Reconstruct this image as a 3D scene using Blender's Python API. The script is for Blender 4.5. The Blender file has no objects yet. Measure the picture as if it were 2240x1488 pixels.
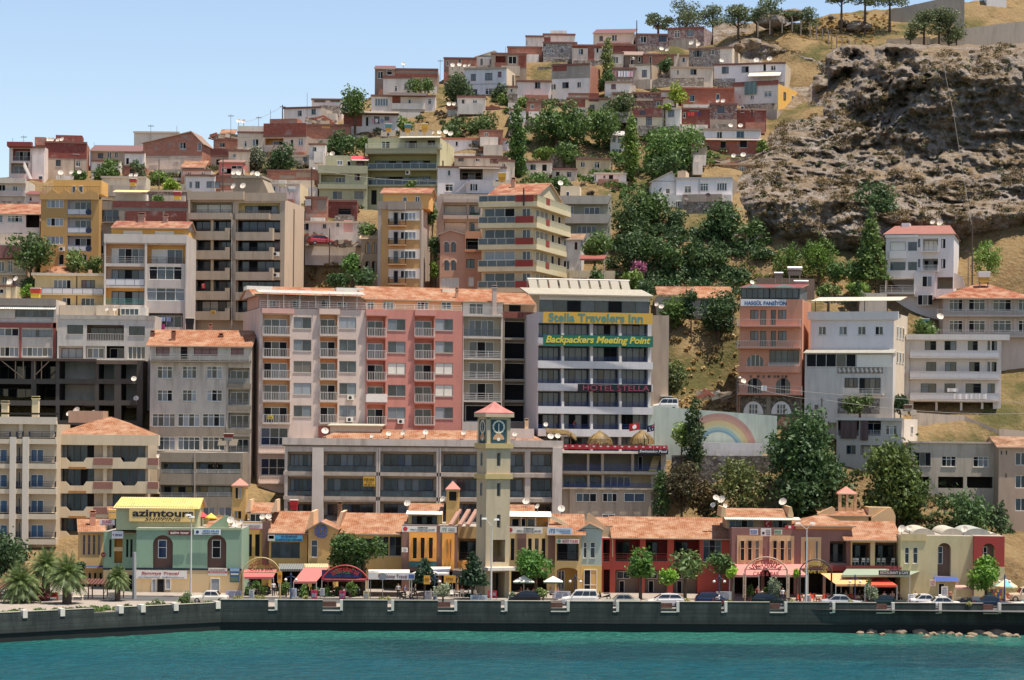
import bpy, math, random
import numpy as np
from mathutils import Vector, noise, Matrix
random.seed(7); NR=np.random.default_rng(7)
SC=bpy.context.scene; COL=SC.collection
# ---------------------------------------------------------------- camera, sky, sun, exposure
F=5070.0; HC=23.0; ROLL=0.011; HYP=186.0           # focal length in photo pixels, eye height, roll, horizon
cd=bpy.data.cameras.new('camera'); cam=bpy.data.objects.new('camera',cd); COL.objects.link(cam)
cd.sensor_width=36; cd.lens=F/2240*36; cd.clip_end=6000; cd.clip_start=1
cd.shift_y=HYP/2240; cd.shift_x=ROLL*HYP/2240
cam.location=(0,0,HC)
cam.rotation_euler=(Matrix.Rotation(math.radians(90),4,'X')@Matrix.Rotation(ROLL,4,'Z')).to_euler()
SC.camera=cam
SUN=Vector((0.27,-0.10,0.95)).normalized()
w=bpy.data.worlds.new('World'); SC.world=w; w.use_nodes=True
nt=w.node_tree; bg=nt.nodes['Background']; sky=nt.nodes.new('ShaderNodeTexSky'); sky.sky_type='NISHITA'
sky.sun_disc=False; sky.sun_elevation=math.asin(SUN.z); sky.sun_rotation=math.atan2(SUN.x,SUN.y)
sky.air_density=1.0; sky.dust_density=0.4; sky.ozone_density=1.0; sky.altitude=0
hs=nt.nodes.new('ShaderNodeHueSaturation'); hs.inputs['Saturation'].default_value=1.0; nt.links.new(sky.outputs[0],hs.inputs['Color']); mx=nt.nodes.new('ShaderNodeMixRGB'); mx.blend_type='MULTIPLY'; mx.inputs[0].default_value=1; mx.inputs[2].default_value=(1.0,.95,.95,1); nt.links.new(hs.outputs[0],mx.inputs[1]); nt.links.new(mx.outputs[0],bg.inputs[0]); bg.inputs[1].default_value=0.077
sl=bpy.data.lights.new('sun','SUN'); sl.energy=3.1; sl.angle=math.radians(0.5); sl.color=(1,0.94,0.85)
so=bpy.data.objects.new('sun',sl); COL.objects.link(so); so.rotation_euler=SUN.to_track_quat('Z','Y').to_euler()
SC.view_settings.view_transform='Standard'; SC.view_settings.look='None'; SC.view_settings.exposure=1.18; SC.view_settings.gamma=1
# ---------------------------------------------------------------- photo pixel -> place
def un(px,py):
    dx=px-1120; dy=py-744
    return dx+ROLL*dy, dy-ROLL*dx-HYP
def P(px,py,Y):
    a,b=un(px,py); return Vector((a/F*Y,Y,HC-b/F*Y))
def Z(px,py,Y): return HC-un(px,py)[1]/F*Y
PROF=[(1325,259),(1295,285),(1120,298),(960,312),(640,338),(450,358),(300,385),(200,405),(80,430),(-60,462)]
def Yb(py):
    for (a,ya),(b,yb) in zip(PROF,PROF[1:]):
        if py>=b: return ya+(yb-ya)*(a-py)/(a-b) if py<a else ya
    return 462
GZ=2.6
PY=np.array([y for p,y in PROF]); PZ=np.array([HC+(930-p)/F*y for p,y in PROF]); PZ[0]=PZ[1]=GZ
CRX=[-700,0,200,450,620,800,1000,1150,1300,1560,1620,1760,1900,2240,2900]
CRP=[470,415,385,345,300,255,195,150,118,92,70,34,14,-20,-60]
def terr0(X,Y):
    X=np.asarray(X,float);Y=np.asarray(Y,float)
    z=np.interp(Y,PY,PZ)
    px=1120+X/Y*F; cp=np.interp(px,CRX,CRP); cy=np.interp(-cp,[-p for p,y in PROF],PY); cz=HC+(930-cp)/F*cy
    hi=cz+np.maximum(Y-cy,0)*0.03
    return np.where(Y>cy,np.minimum(z,hi),z)
TP=[]      # terrain hints (X,Y,z)
TC=[None,0]
def terr(X,Y):
    X=np.asarray(X,float);Y=np.asarray(Y,float); sh=X.shape; x=X.ravel(); y=Y.ravel(); z=terr0(x,y)
    if TC[1]!=len(TP): a=np.array(TP); TC[0]=(a[:,0],a[:,1],a[:,2]-terr0(a[:,0],a[:,1])); TC[1]=len(TP)
    a,b,c=TC[0]
    for i in range(0,len(x),3000):
        w=np.exp(-((x[i:i+3000,None]-a)/5.0)**2-((y[i:i+3000,None]-b)/4.0)**2); z[i:i+3000]+=(w@c)/(w.sum(1)+.35)
    return z.reshape(sh)
# ---------------------------------------------------------------- materials
def lin(h,k=1.0):
    h=h.lstrip('#'); r=[int(h[i:i+2],16)/255 for i in (0,2,4)]
    return tuple(min(.86,k*(c/12.92 if c<=.04045 else ((c+.055)/1.055)**2.4)) for c in r)+(1,)
def paintc(h,k=1.0,s=.8):
    c=lin(h,1)[:3]; g=sum(c)/3; return tuple(min(.85,k*(g+(x-g)*s)*w) for x,w in zip(c,(1.17,1.06,.95)))+(1,)
MATS={}
class NT:
    def __init__(s,name):
        s.m=bpy.data.materials.new(name); s.m.use_nodes=True; s.t=s.m.node_tree; s.b=s.t.nodes['Principled BSDF']
    def n(s,t,**k):
        o=s.t.nodes.new('ShaderNode'+t)
        for a,v in k.items():
            if a in o.inputs: o.inputs[a].default_value=v
            else: setattr(o,a,v)
        return o
    def l(s,a,b): s.t.links.new(a,b)
    def mix(s,f,a,b,mode='MIX'):
        o=s.n('MixRGB',blend_type=mode)
        for i,v in ((0,f),(1,a),(2,b)):
            if hasattr(v,'is_linked') or hasattr(v,'links'): s.l(v,o.inputs[i])
            else: o.inputs[i].default_value=v
        return o.outputs[0]
    def noise(s,vec,scale,det=5,w=None,rough=.6):
        o=s.n('TexNoise',noise_dimensions='4D'); o.inputs['Scale'].default_value=scale; o.inputs['Detail'].default_value=det; o.inputs['Roughness'].default_value=rough
        if vec is not None: s.l(vec,o.inputs['Vector'])
        if w is not None: s.l(w,o.inputs['W'])
        return o.outputs['Fac']
    def ramp(s,f,a,b,ca=(0,0,0,1),cb=(1,1,1,1)):
        o=s.n('ValToRGB'); e=o.color_ramp.elements; e[0].position=a;e[1].position=b;e[0].color=ca;e[1].color=cb
        s.l(f,o.inputs[0]); return o.outputs[0]
    def math(s,op,a,b=None):
        o=s.n('Math',operation=op)
        for i,v in ((0,a),(1,b)):
            if v is None: continue
            if hasattr(v,'links'): s.l(v,o.inputs[i])
            else: o.inputs[i].default_value=v
        return o.outputs[0]
    def obj(s,sc=(1,1,1)):
        t=s.n('TexCoord'); mp=s.n('Mapping'); mp.inputs['Scale'].default_value=sc; s.l(t.outputs['Object'],mp.inputs[0]); return mp.outputs[0]
    def rnd(s):
        o=s.n('ObjectInfo'); return s.math('MULTIPLY',o.outputs['Random'],60)
def done(k,t): MATS[k]=t.m; return t.m
def wall(hexc,grime=.5):
    k=('wall',hexc,grime)
    if k in MATS: return MATS[k]
    t=NT('plaster_'+hexc); base=paintc(hexc,1.04); r=t.rnd()
    st=t.noise(t.obj((1,1,.16)),1.3,6,r); pt=t.noise(t.obj(),.35,5,r); fn=t.noise(t.obj(),3.5,4,r)
    dk=tuple(c*.5+x for c,x in zip(base[:3],(.02,.015,.01)))+(1,)
    pale=tuple(c*.74+.03 for c in base[:3])+(1,)
    c=t.mix(t.math('MULTIPLY',t.ramp(pt,.42,.62),.55*grime),base,pale)
    c=t.mix(t.math('MULTIPLY',t.ramp(st,.48,.72),.95*grime),c,dk)
    c=t.mix(t.math('MULTIPLY',t.ramp(fn,.5,.8),.25),c,pale)
    t.l(c,t.b.inputs['Base Color']); t.b.inputs['Roughness'].default_value=.9; t.b.inputs['Specular IOR Level'].default_value=.2
    return done(k,t)
def flat(hexc,rough=.6,metal=0,k=.95,spec=.4):
    kk=('flat',hexc,rough,metal)
    if kk in MATS: return MATS[kk]
    t=NT('paint_'+hexc); base=paintc(hexc,k,.88); f=t.noise(t.obj(),2.2,4,t.rnd())
    t.l(t.mix(t.math('MULTIPLY',t.ramp(f,.45,.75),.3),base,tuple(c*.7 for c in base[:3])+(1,)),t.b.inputs['Base Color'])
    t.b.inputs['Roughness'].default_value=rough; t.b.inputs['Metallic'].default_value=metal; t.b.inputs['Specular IOR Level'].default_value=spec
    return done(kk,t)
def brick(hexc='a8452f',stain=.5,mort='8c8078'):
    k=('brick',hexc,stain)
    if k in MATS: return MATS[k]
    t=NT('brick_'+hexc); v=t.obj(); sx=t.n('SeparateXYZ'); t.l(v,sx.inputs[0]); cx=t.n('CombineXYZ'); t.l(t.math('ADD',sx.outputs[0],sx.outputs[1]),cx.inputs[0]); t.l(sx.outputs[2],cx.inputs[1])
    b=t.n('TexBrick'); b.inputs['Scale'].default_value=1; b.inputs['Brick Width'].default_value=.34; b.inputs['Row Height'].default_value=.22; b.inputs['Mortar Size'].default_value=.018
    a=paintc(hexc,1.0,.74); b.inputs['Color1'].default_value=a; b.inputs['Color2'].default_value=tuple(c*.72 for c in a[:3])+(1,); b.inputs['Mortar'].default_value=lin(mort,.6); t.l(cx.outputs[0],b.inputs['Vector'])
    r=t.rnd(); p=t.noise(v,.5,6,r); c=t.mix(t.math('MULTIPLY',t.ramp(p,.56,.62),stain),b.outputs[0],lin('a89a8c',.85))
    q=t.noise(v,1.6,5,r); c=t.mix(t.math('MULTIPLY',t.ramp(q,.5,.75),.45),c,tuple(x*.55 for x in a[:3])+(1,))
    t.l(c,t.b.inputs['Base Color']); t.b.inputs['Roughness'].default_value=.95; t.b.inputs['Specular IOR Level'].default_value=.1
    return done(k,t)
def stone(a='a08c80',b='6a5a50',sc=2.2):
    k=('stone',a,b)
    if k in MATS: return MATS[k]
    t=NT('stone_'+a); v=t.obj((1,1,1.4)); vo=t.n('TexVoronoi'); vo.inputs['Scale'].default_value=sc; t.l(v,vo.inputs['Vector'])
    c=t.mix(t.ramp(vo.outputs['Color'],.2,.8),lin(a,.9),lin(b,.9)); f=t.noise(v,1.2,6,t.rnd()); c=t.mix(t.math('MULTIPLY',t.ramp(f,.5,.62),.7),c,lin('c4b8ac',.8))
    vd=t.n('TexVoronoi',feature='DISTANCE_TO_EDGE'); vd.inputs['Scale'].default_value=sc; t.l(v,vd.inputs['Vector']); c=t.mix(t.ramp(vd.outputs['Distance'],.02,.07),lin('5a5048',.6),c)
    t.l(c,t.b.inputs['Base Color']); t.b.inputs['Roughness'].default_value=.95; return done(k,t)
def tile(hexc='cf8e66'):
    k=('tile',hexc)
    if k in MATS: return MATS[k]
    t=NT('roof_tiles_'+hexc); uv=t.n('TexCoord').outputs['UV']
    b=t.n('TexBrick'); b.offset=0; b.inputs['Scale'].default_value=1; b.inputs['Brick Width'].default_value=.26; b.inputs['Row Height'].default_value=.36; b.inputs['Mortar Size'].default_value=.035; b.inputs['Mortar Smooth'].default_value=.6
    a=lin(hexc,.62); b.inputs['Color1'].default_value=a; b.inputs['Color2'].default_value=tuple(x*y for x,y in zip(a[:3],(.7,.58,.5)))+(1,); b.inputs['Mortar'].default_value=tuple(x*.3 for x in a[:3])+(1,); t.l(uv,b.inputs['Vector'])
    r=t.rnd(); p=t.noise(t.obj(),.7,6,r); c=t.mix(t.math('MULTIPLY',t.ramp(p,.4,.66),.75),b.outputs[0],lin('deb492',.6)); q=t.noise(t.obj(),2.5,4,r); c=t.mix(t.math('MULTIPLY',t.ramp(q,.55,.75),.6),c,lin('6e5040',.5))
    t.l(c,t.b.inputs['Base Color']); t.b.inputs['Roughness'].default_value=.9; t.b.inputs['Specular IOR Level'].default_value=.15
    wv=t.n('TexWave',wave_type='BANDS',bands_direction='Y',wave_profile='SAW'); wv.inputs['Scale'].default_value=.44; t.l(uv,wv.inputs['Vector']); bp=t.n('Bump'); bp.inputs['Strength'].default_value=.6; bp.inputs['Distance'].default_value=.1; t.l(wv.outputs['Fac'],bp.inputs['Height']); t.l(bp.outputs[0],t.b.inputs['Normal'])
    return done(k,t)
def corr(hexc='d8d2c0'):
    k=('corr',hexc)
    if k in MATS: return MATS[k]
    t=NT('corrugated_'+hexc); a=lin(hexc,.8); wv=t.n('TexWave',wave_type='BANDS',bands_direction='X'); wv.inputs['Scale'].default_value=1.1; t.l(t.obj(),wv.inputs['Vector'])
    c=t.mix(wv.outputs['Fac'],tuple(x*.72 for x in a[:3])+(1,),a); f=t.noise(t.obj(),1.5,5,t.rnd()); c=t.mix(t.math('MULTIPLY',t.ramp(f,.5,.7),.5),c,lin('8a7a60',.7)); t.l(c,t.b.inputs['Base Color']); t.b.inputs['Roughness'].default_value=.8
    bp=t.n('Bump'); bp.inputs['Distance'].default_value=.05; t.l(wv.outputs['Fac'],bp.inputs['Height']); t.l(bp.outputs[0],t.b.inputs['Normal']); return done(k,t)
def glass(hexc='39464f'):
    k=('glass',hexc)
    if k in MATS: return MATS[k]
    t=NT('window_glass_'+hexc); a=lin(hexc,.6); f=t.noise(t.obj((1,1,.5)),.8,3,t.rnd()); t.l(t.mix(t.ramp(f,.4,.65),a,tuple(c*.45 for c in a[:3])+(1,)),t.b.inputs['Base Color']); t.b.inputs['Roughness'].default_value=.07; t.b.inputs['Specular IOR Level'].default_value=.6
    return done(k,t)
def curtain(hexc='9aa2a8'):
    k=('curt',hexc)
    if k in MATS: return MATS[k]
    t=NT('curtained_glass_'+hexc); a=lin(hexc,.62); wv=t.n('TexWave',wave_type='BANDS',bands_direction='X'); wv.inputs['Scale'].default_value=2.2; wv.inputs['Distortion'].default_value=3; t.l(t.obj((1,0,.1)),wv.inputs['Vector'])
    t.l(t.mix(wv.outputs['Fac'],tuple(c*.6 for c in a[:3])+(1,),a),t.b.inputs['Base Color']); t.b.inputs['Roughness'].default_value=.1; t.b.inputs['Specular IOR Level'].default_value=.5; return done(k,t)
def leafm(hexc,dry='#8a8a50',amt=.2):
    k=('leaf',hexc)
    if k in MATS: return MATS[k]
    t=NT('foliage_'+hexc); a=lin(hexc,1.45); r=t.rnd(); f=t.noise(t.obj(),.9,3,r); g=t.noise(t.obj(),6,2,r)
    c=t.mix(t.ramp(f,.35,.65),tuple(x*.6 for x in a[:3])+(1,),tuple(x*y for x,y in zip(a[:3],(1.3,1.2,1.0)))+(1,)); c=t.mix(t.math('MULTIPLY',t.ramp(g,.55,.75),amt),c,lin(dry,.7))
    t.l(c,t.b.inputs['Base Color']); t.b.inputs['Roughness'].default_value=.55; t.b.inputs['Specular IOR Level'].default_value=.35
    tr=t.n('BsdfTranslucent'); t.l(c,tr.inputs[0]); mx=t.n('MixShader'); mx.inputs[0].default_value=.25; t.l(t.b.outputs[0],mx.inputs[1]); t.l(tr.outputs[0],mx.inputs[2]); t.l(mx.outputs[0],t.t.nodes['Material Output'].inputs[0]); return done(k,t)
DARK=flat('14161a',.9); CONC=wall('9a948a',.8)
G1=glass(); G2=glass('55636c'); C1=curtain(); C2=curtain('c8ccd0'); C3=curtain('8c8478'); BL=flat('dcdcd4',.7)
def M(x):
    if not isinstance(x,str): return x
    if ':' in x:
        k,a=x.split(':',1); a=a.split(',')
        return {'w':wall,'f':flat,'b':brick,'s':stone,'t':tile,'c':corr,'g':glass,'l':leafm}[k](a[0],*[float(v) if '.' in v else v for v in a[1:]]) if a[0] else {'w':wall,'b':brick,'s':stone,'t':tile,'c':corr,'g':glass}[k]()
    return wall(x)
# ---------------------------------------------------------------- mesh builder and tagging
class MB:
    def __init__(s): s.v=[];s.f=[];s.k=[];s.mats=[];s.uv={}
    def mi(s,m):
        m=M(m)
        if m not in s.mats: s.mats.append(m)
        return s.mats.index(m)
    def poly(s,pts,m,uv=None):
        b=len(s.v); s.v+= [tuple(p) for p in pts]; s.f.append(tuple(range(b,b+len(pts)))); s.k.append(s.mi(m))
        if uv: s.uv[len(s.f)-1]=uv
    def box(s,x0,x1,y0,y1,z0,z1,m):
        b=len(s.v); s.v+=[(x,y,z) for z in (z0,z1) for y in (y0,y1) for x in (x0,x1)]; i=s.mi(m)
        for q in ((0,2,3,1),(4,5,7,6),(0,1,5,4),(2,6,7,3),(0,4,6,2),(1,3,7,5)): s.f.append(tuple(b+j for j in q)); s.k.append(i)
    def hexa(s,p,m):   # 8 points: 4 bottom ring, 4 top ring
        b=len(s.v); s.v+=[tuple(q) for q in p]; i=s.mi(m)
        for q in ((3,2,1,0),(4,5,6,7),(0,1,5,4),(1,2,6,5),(2,3,7,6),(3,0,4,7)): s.f.append(tuple(b+j for j in q)); s.k.append(i)
    def tube(s,pts,rs,m,n=6,cap=True):
        pts=[Vector(p) for p in pts]
        if not hasattr(rs,'__len__'): rs=[rs]*len(pts)
        b=len(s.v); i=s.mi(m)
        for j,p in enumerate(pts):
            d=(pts[min(j+1,len(pts)-1)]-pts[max(j-1,0)]).normalized(); u=d.cross(Vector((0.13,.97,.2))).normalized(); w=d.cross(u)
            for q in range(n): a=2*math.pi*q/n; s.v.append(tuple(p+(u*math.cos(a)+w*math.sin(a))*rs[j]))
        for j in range(len(pts)-1):
            for q in range(n): s.f.append((b+j*n+q,b+j*n+(q+1)%n,b+(j+1)*n+(q+1)%n,b+(j+1)*n+q)); s.k.append(i)
        if cap:
            s.f.append(tuple(b+q for q in range(n))[::-1]); s.k.append(i); s.f.append(tuple(b+(len(pts)-1)*n+q for q in range(n))); s.k.append(i)
    def lathe(s,prof,m,n=16,c=(0,0,0)):
        b=len(s.v); i=s.mi(m)
        for r,z in prof:
            for q in range(n): a=2*math.pi*q/n; s.v.append((c[0]+r*math.cos(a),c[1]+r*math.sin(a),c[2]+z))
        for j in range(len(prof)-1):
            for q in range(n): s.f.append((b+j*n+q,b+j*n+(q+1)%n,b+(j+1)*n+(q+1)%n,b+(j+1)*n+q)); s.k.append(i)
    def prism(s,pts,d0,d1,m):   # outline in the x-z plane given thickness along y
        a=[(x,d0,z) for x,z in pts]; c=[(x,d1,z) for x,z in pts]; s.poly(a,m); s.poly(c[::-1],m); n=len(pts)
        for j in range(n): k=(j+1)%n; s.poly([a[k],a[j],c[j],c[k]],m)
    def mesh(s,name,smooth=False):
        me=bpy.data.meshes.new(name); me.from_pydata(s.v,[],s.f)
        for m in s.mats: me.materials.append(m)
        me.polygons.foreach_set('material_index',s.k)
        if s.uv:
            ul=me.uv_layers.new(name='UVMap').data
            for fi,uvs in s.uv.items():
                st=me.polygons[fi].loop_start
                for j,u in enumerate(uvs): ul[st+j].uv=u
        if smooth: me.polygons.foreach_set('use_smooth',[True]*len(s.f))
        me.update(); return me
    def build(s,name,parent=None,smooth=False,loc=None,rz=0):
        return link(name,s.mesh(name,smooth),parent,loc,rz)
def link(name,me,parent=None,loc=None,rz=0):
    o=bpy.data.objects.new(name,me); COL.objects.link(o); o.parent=parent
    if loc is not None: o.location=loc
    if rz: o.rotation_euler=(0,0,rz)
    return o
def tag(o,label,cat,grp=None,kind=None):
    if label: o['label']=label
    if cat: o['category']=cat
    if grp: o['group']=grp
    if kind: o['kind']=kind
    return o
def thing(name,label,cat,loc,rz=0,grp=None,scale=1):
    o=link(name,None,None,loc,rz); o.scale=(scale,)*3 if not hasattr(scale,'__len__') else scale; return tag(o,label,cat,grp)
def copytree(o,parent=None):
    c=o.copy(); COL.objects.link(c); c.parent=parent
    for ch in list(o.children): copytree(ch,c)
    return c
ORD=['leftmost','second','third','fourth','fifth','sixth','seventh','eighth','ninth','tenth','eleventh','twelfth','thirteenth','fourteenth','fifteenth']
def ordw(i,n):
    if n==1: return 'single'
    if n==2: return ('left one of two','right one of two')[i]
    if i==0: return 'leftmost'
    if i==n-1: return 'rightmost'
    return (ORD[i] if i<15 else str(i+1)+'th')+' from the left'
# ---------------------------------------------------------------- buildings
FR={'w':'f:e6e6e2','d':'f:2a2622','b':'f:5a4034','g':'f:8a8c8a','m':'f:6a2a26','u':'f:7ab0c8','k':'f:4a5a50'}
PANE={'g':G1,'h':G2,'c':C1,'l':C2,'t':C3,'d':DARK,'b':BL,'u':glass('3d78a8'),'p':curtain('564c80'),'y':flat('d0a860'),'n':glass('24406a'),'r':curtain('a06a70')}
WC={}
def winmesh(w,h,n,c,f,tr,ft=.07):
    k=(round(w,2),round(h,2),n,c,f,tr)
    if k not in WC:
        a=MB();fm=FR.get(f,f)
        a.box(0,w,-.05,.03,0,ft,fm);a.box(0,w,-.05,.03,h-ft,h,fm);a.box(0,ft,-.05,.03,ft,h-ft,fm);a.box(w-ft,w,-.05,.03,ft,h-ft,fm)
        for i in range(1,n): x=w*i/n; a.box(x-ft*.5,x+ft*.5,-.045,.025,ft,h-ft,fm)
        if tr: a.box(ft,w-ft,-.04,.02,h*(1-tr)-ft*.4,h*(1-tr)+ft*.4,fm)
        p=MB()
        for i in range(n):
            m=PANE[c[i%len(c)]]; x0=w*i/n;x1=w*(i+1)/n; p.poly([(x0,0,0),(x1,0,0),(x1,0,h),(x0,0,h)],m)
        WC[k]=(a.mesh('window'),p.mesh('pane'))
    return WC[k]
def rail(b,s0,s1,d,h0,h1,kind,m):
    if s1<s0: s0,s1=s1,s0
    t=.05
    if kind=='s': b.box(s0,s1,d,d+.1,h0,h1,m); return
    b.box(s0,s1,d,d+t,h1-t,h1,m)
    if kind=='v':
        b.box(s0,s1,d,d+t,h0+.04,h0+.09,m); n=max(2,int((s1-s0)/.22))
        for i in range(n+1): x=s0+(s1-s0-.035)*i/n; b.box(x,x+.035,d+.01,d+.04,h0,h1-t,m)
    else:
        n=max(1,int((s1-s0)/1.3))
        for i in range(n+1): x=s0+(s1-s0-t)*i/n; b.box(x,x+t,d+.005,d+t-.005,h0,h1-t,m)
        if kind=='h':
            for q in (.15,.38,.62): z=h0+(h1-h0)*q; b.box(s0,s1,d+.01,d+.04,z,z+.05,m)
        if kind=='g': b.poly([(s0,d+.02,h0+.05),(s1,d+.02,h0+.05),(s1,d+.02,h1-t),(s0,d+.02,h1-t)],G2)
        if kind=='p': b.box(s0,s1,d+.015,d+.035,h0+.05,h1-t,'f:c8ccd4')
class B:
    ALL=[]
    def __init__(s,name,label,x0,x1,yt,yb,Y=None,D=8,m='w:d8d4cc',rs=0,ls=0,yaw=None,mr=None,cat='building',grp=None,found=4,top=True,mt=None):
        s.Y=Yy=Y or Yb(yb); xm=(x0+x1)/2; ym=(yt+yb)/2; s.D=D; s.m=M(m); s.mr=M(mr) if mr else s.m; s.found=found; s.top=top; s.mt=mt or CONC
        tx=un(xm,ym)[0]/F; s.X=tx*Yy
        if yaw is None:
            tr=un(x1,ym)[0]/F; tl=un(x0,ym)[0]/F
            if rs: yaw=math.atan(-tr-rs*Yy/(F*D))
            elif ls: yaw=math.atan(-tl+ls*Yy/(F*D))
            else: yaw=0
        else: yaw=math.radians(yaw)
        s.cut=.12 if rs>14 else .4; s.a=yaw; s.ca,s.sa=math.cos(yaw),math.sin(yaw)
        s.zb=s.ZZ(xm,yb); s.s0=s.S(x0,ym); s.s1=s.S(x1,ym); s.h=s.ZZ(xm,yt)-s.zb; s.holes=[]; s.arch=[]; s.box_=(x0,x1,yt,yb)
        s.o=thing(name,label,cat,(s.X,Yy,s.zb),yaw,grp); s.parts=[]; B.ALL.append(s); s.extra=[]
    def tx(s,px,py): return un(px,py)[0]/F
    def S(s,px,py,d=0):
        t=s.tx(px,py); X0=s.X-s.sa*d; Y0=s.Y+s.ca*d
        return (t*Y0-X0)/(s.ca-t*s.sa)
    def ZZ(s,px,py,d=0): return HC-un(px,py)[1]/F*(s.Y+s.S(px,py,d)*s.sa+s.ca*d)
    def H(s,px,py,d=0): return s.ZZ(px,py,d)-s.zb
    def R(s,x0,y0,x1,y1,d=0):
        cx,cy=(x0+x1)/2,(y0+y1)/2; return s.S(x0,cy,d),s.S(x1,cy,d),s.H(cx,y1,d),s.H(cx,y0,d)
    def win(s,x0,y0,x1,y1,n=2,c=None,f='w',tr=0,deep=.14,sill=1,arch=0,name='window'):
        a,b,h0,h1=s.R(x0,y0,x1,y1)
        if c is None: c=''.join(random.choice('gggghhcccldt') for _ in range(n))
        s.holes.append((a,b,h0,h1,deep+.06,DARK,s.m))
        if arch: s.arch.append((a,b,h1,arch))
        me=winmesh(b-a,h1-h0,n,c,f,tr); w=link(name,me[0],s.o,(a,deep,h0)); link('pane',me[1],w,(0,0,0))
        if sill:
            q=MB(); q.box(a-.06,b+.06,-.07,.0,h0-.09,h0-.01,'f:b8b4ac'); q.build('sill',w,loc=(-a,-deep,-h0))
        return w
    def grid(s,xs,ys,**k):
        for y0,y1 in ys:
            for x in xs: s.win(x[0],y0,x[1],y1,**k)
    def pwin(s,x0,y0,x1,y1,d=0,n=2,c=None,f='w',tr=0,name='window'):
        a,b,h0,h1=s.R(x0,y0,x1,y1,d)
        if c is None: c=''.join(random.choice('ggghhccldt') for _ in range(n))
        me=winmesh(b-a,h1-h0,n,c,f,tr); w=link(name,me[0],s.o,(a,d-.035,h0)); link('pane',me[1],w,(0,0,0)); return w
    def rwin(s,d0,d1,y0,y1,n=1,c=None,f='w',left=False):
        x=s.box_[0] if left else s.box_[1]; h0,h1=s.H(x,y1),s.H(x,y0)
        if c is None: c=random.choice('ghcdt')*n
        me=winmesh(d1-d0,h1-h0,n,c,f,0)
        w=link('window',me[0],s.o,(s.s1+.035,d0,h0),math.pi/2) if not left else link('window',me[0],s.o,(s.s0-.035,d1,h0),-math.pi/2); link('pane',me[1],w,(0,0,0))
    def log(s,x0,y0,x1,y1,back=None,d=1.3,rl='v',rc='f:dcdad4',rh=None,n=3,c=None,f='w',gx=(.06,.94),gt=.16,reveal=None,proj=0,slab=None):
        a,b,h0,h1=s.R(x0,y0,x1,y1); back=M(back) if back else s.m; w_=b-a; H_=h1-h0
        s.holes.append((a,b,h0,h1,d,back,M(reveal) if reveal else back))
        e=thing('balcony',None,None,(0,0,0)); e.parent=s.o
        if n:
            if c is None: c=''.join(random.choice('ggghhccld') for _ in range(n))
            g0=max(a+w_*gx[0],a+.05);g1=min(a+w_*gx[1],b-.05); me=winmesh(g1-g0,H_*(1-gt)-.04,n,c,f,0); g=link('glass_door',me[0],e,(g0,d-.06,h0+.04)); link('pane',me[1],g,(0,0,0))
        if rl!='x':
            r=MB(); hh=rh/F*s.Y if rh else min(1.0,H_*.36); dd=-proj if proj else .0
            rail(r,a+.02 if not proj else a-.05,b-.02 if not proj else b+.05,dd-.02 if proj else .03,h0+.02,h0+hh,rl,M(rc))
            if proj:
                for q in (a-.05,b):
                    if rl=='s': r.box(q,q+.05,-proj+.08,0,h0+.02,h0+hh,rc)
                    else:
                        r.box(q,q+.05,-proj+.03,0,h0+hh-.05,h0+hh,rc)
                        for k in range(5): y=-proj+.1+k*(proj-.1)/5; r.box(q,q+.04,y,y+.03,h0,h0+hh-.05,rc)
            r.build('railing',e)
        if proj:
            q=MB(); q.box(a-.08,b+.08,-proj-.03,-.003,h0-.14,h0+.02,slab or s.m); q.build('slab',e)
        return e
    def bal(s,x0,x1,yr,yf,proj=1.0,rl='v',rc='f:dcdad4',m=None,th=.16):
        a,b,h0,h1=s.R(x0,yr,x1,yf); e=thing('balcony',None,None,(0,0,0)); e.parent=s.o
        q=MB(); q.box(a,b,-proj,-.003,h0-th,h0,m or s.m); q.build('slab',e)
        if rl!='x':
            r=MB(); rail(r,a+.02,b-.02,-proj+.02,h0+.003,h1,rl,M(rc))
            for x in (a+.02,b-.07):
                if rl=='s': r.box(x,x+.05,-proj+.13,-.01,h0+.003,h1,rc)
                else:
                    r.box(x,x+.05,-proj+.08,-.01,h1-.05,h1,rc)
                    for k in range(4): y=-proj+.2+k*(proj-.2)/4; r.box(x,x+.04,y,y+.03,h0+.003,h1-.05,rc)
            r.build('railing',e)
        return e
    def band(s,x0,y0,x1,y1,m=None,proud=.1,name='trim',d=0,back=.04):
        a,b,h0,h1=s.R(x0,y0,x1,y1,d); q=MB(); q.box(a,b,d-proud,d+back,h0,h1,m or s.m); return q.build(name,s.o)
    def blk(s,x0,y0,x1,y1,d0=0,d1=3,m=None,name='upper_storey'):
        a,b,h0,h1=s.R(x0,y0,x1,y1,d0); q=MB(); q.box(a,b,d0,d1,h0,h1,m or s.m); return q.build(name,s.o)
    def shape(s,pts,m,d0=-.05,d1=.05,name='panel',dd=0):
        q=MB(); q.prism([(s.S(x,y,dd),s.H(x,y,dd)) for x,y in pts][::-1],d0+dd,d1+dd,m); return q.build(name,s.o)
    def gable(s,ye,yr,m='t:',over=.5,x0=None,x1=None,hip=0,d0=0,D=None,th=.14,wallm=None,hipl=None,name='roof',side=.3):
        D=D or s.D-d0; x0=x0 if x0 is not None else s.box_[0]; x1=x1 if x1 is not None else s.box_[1]; xc=(x0+x1)/2
        he=s.H(xc,ye,d0-over); hr=s.H(xc,yr,d0+D/2); a=s.S(x0,ye,d0)-side; b=s.S(x1,ye,d0)+side; m=M(m)
        L=hip/F*s.Y if hipl is None else hipl/F*s.Y; Rr=hip/F*s.Y
        f0,f1,r=d0-over,d0+D+over,d0+D/2; q=MB(); sl=math.hypot(r-f0,hr-he)
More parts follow.
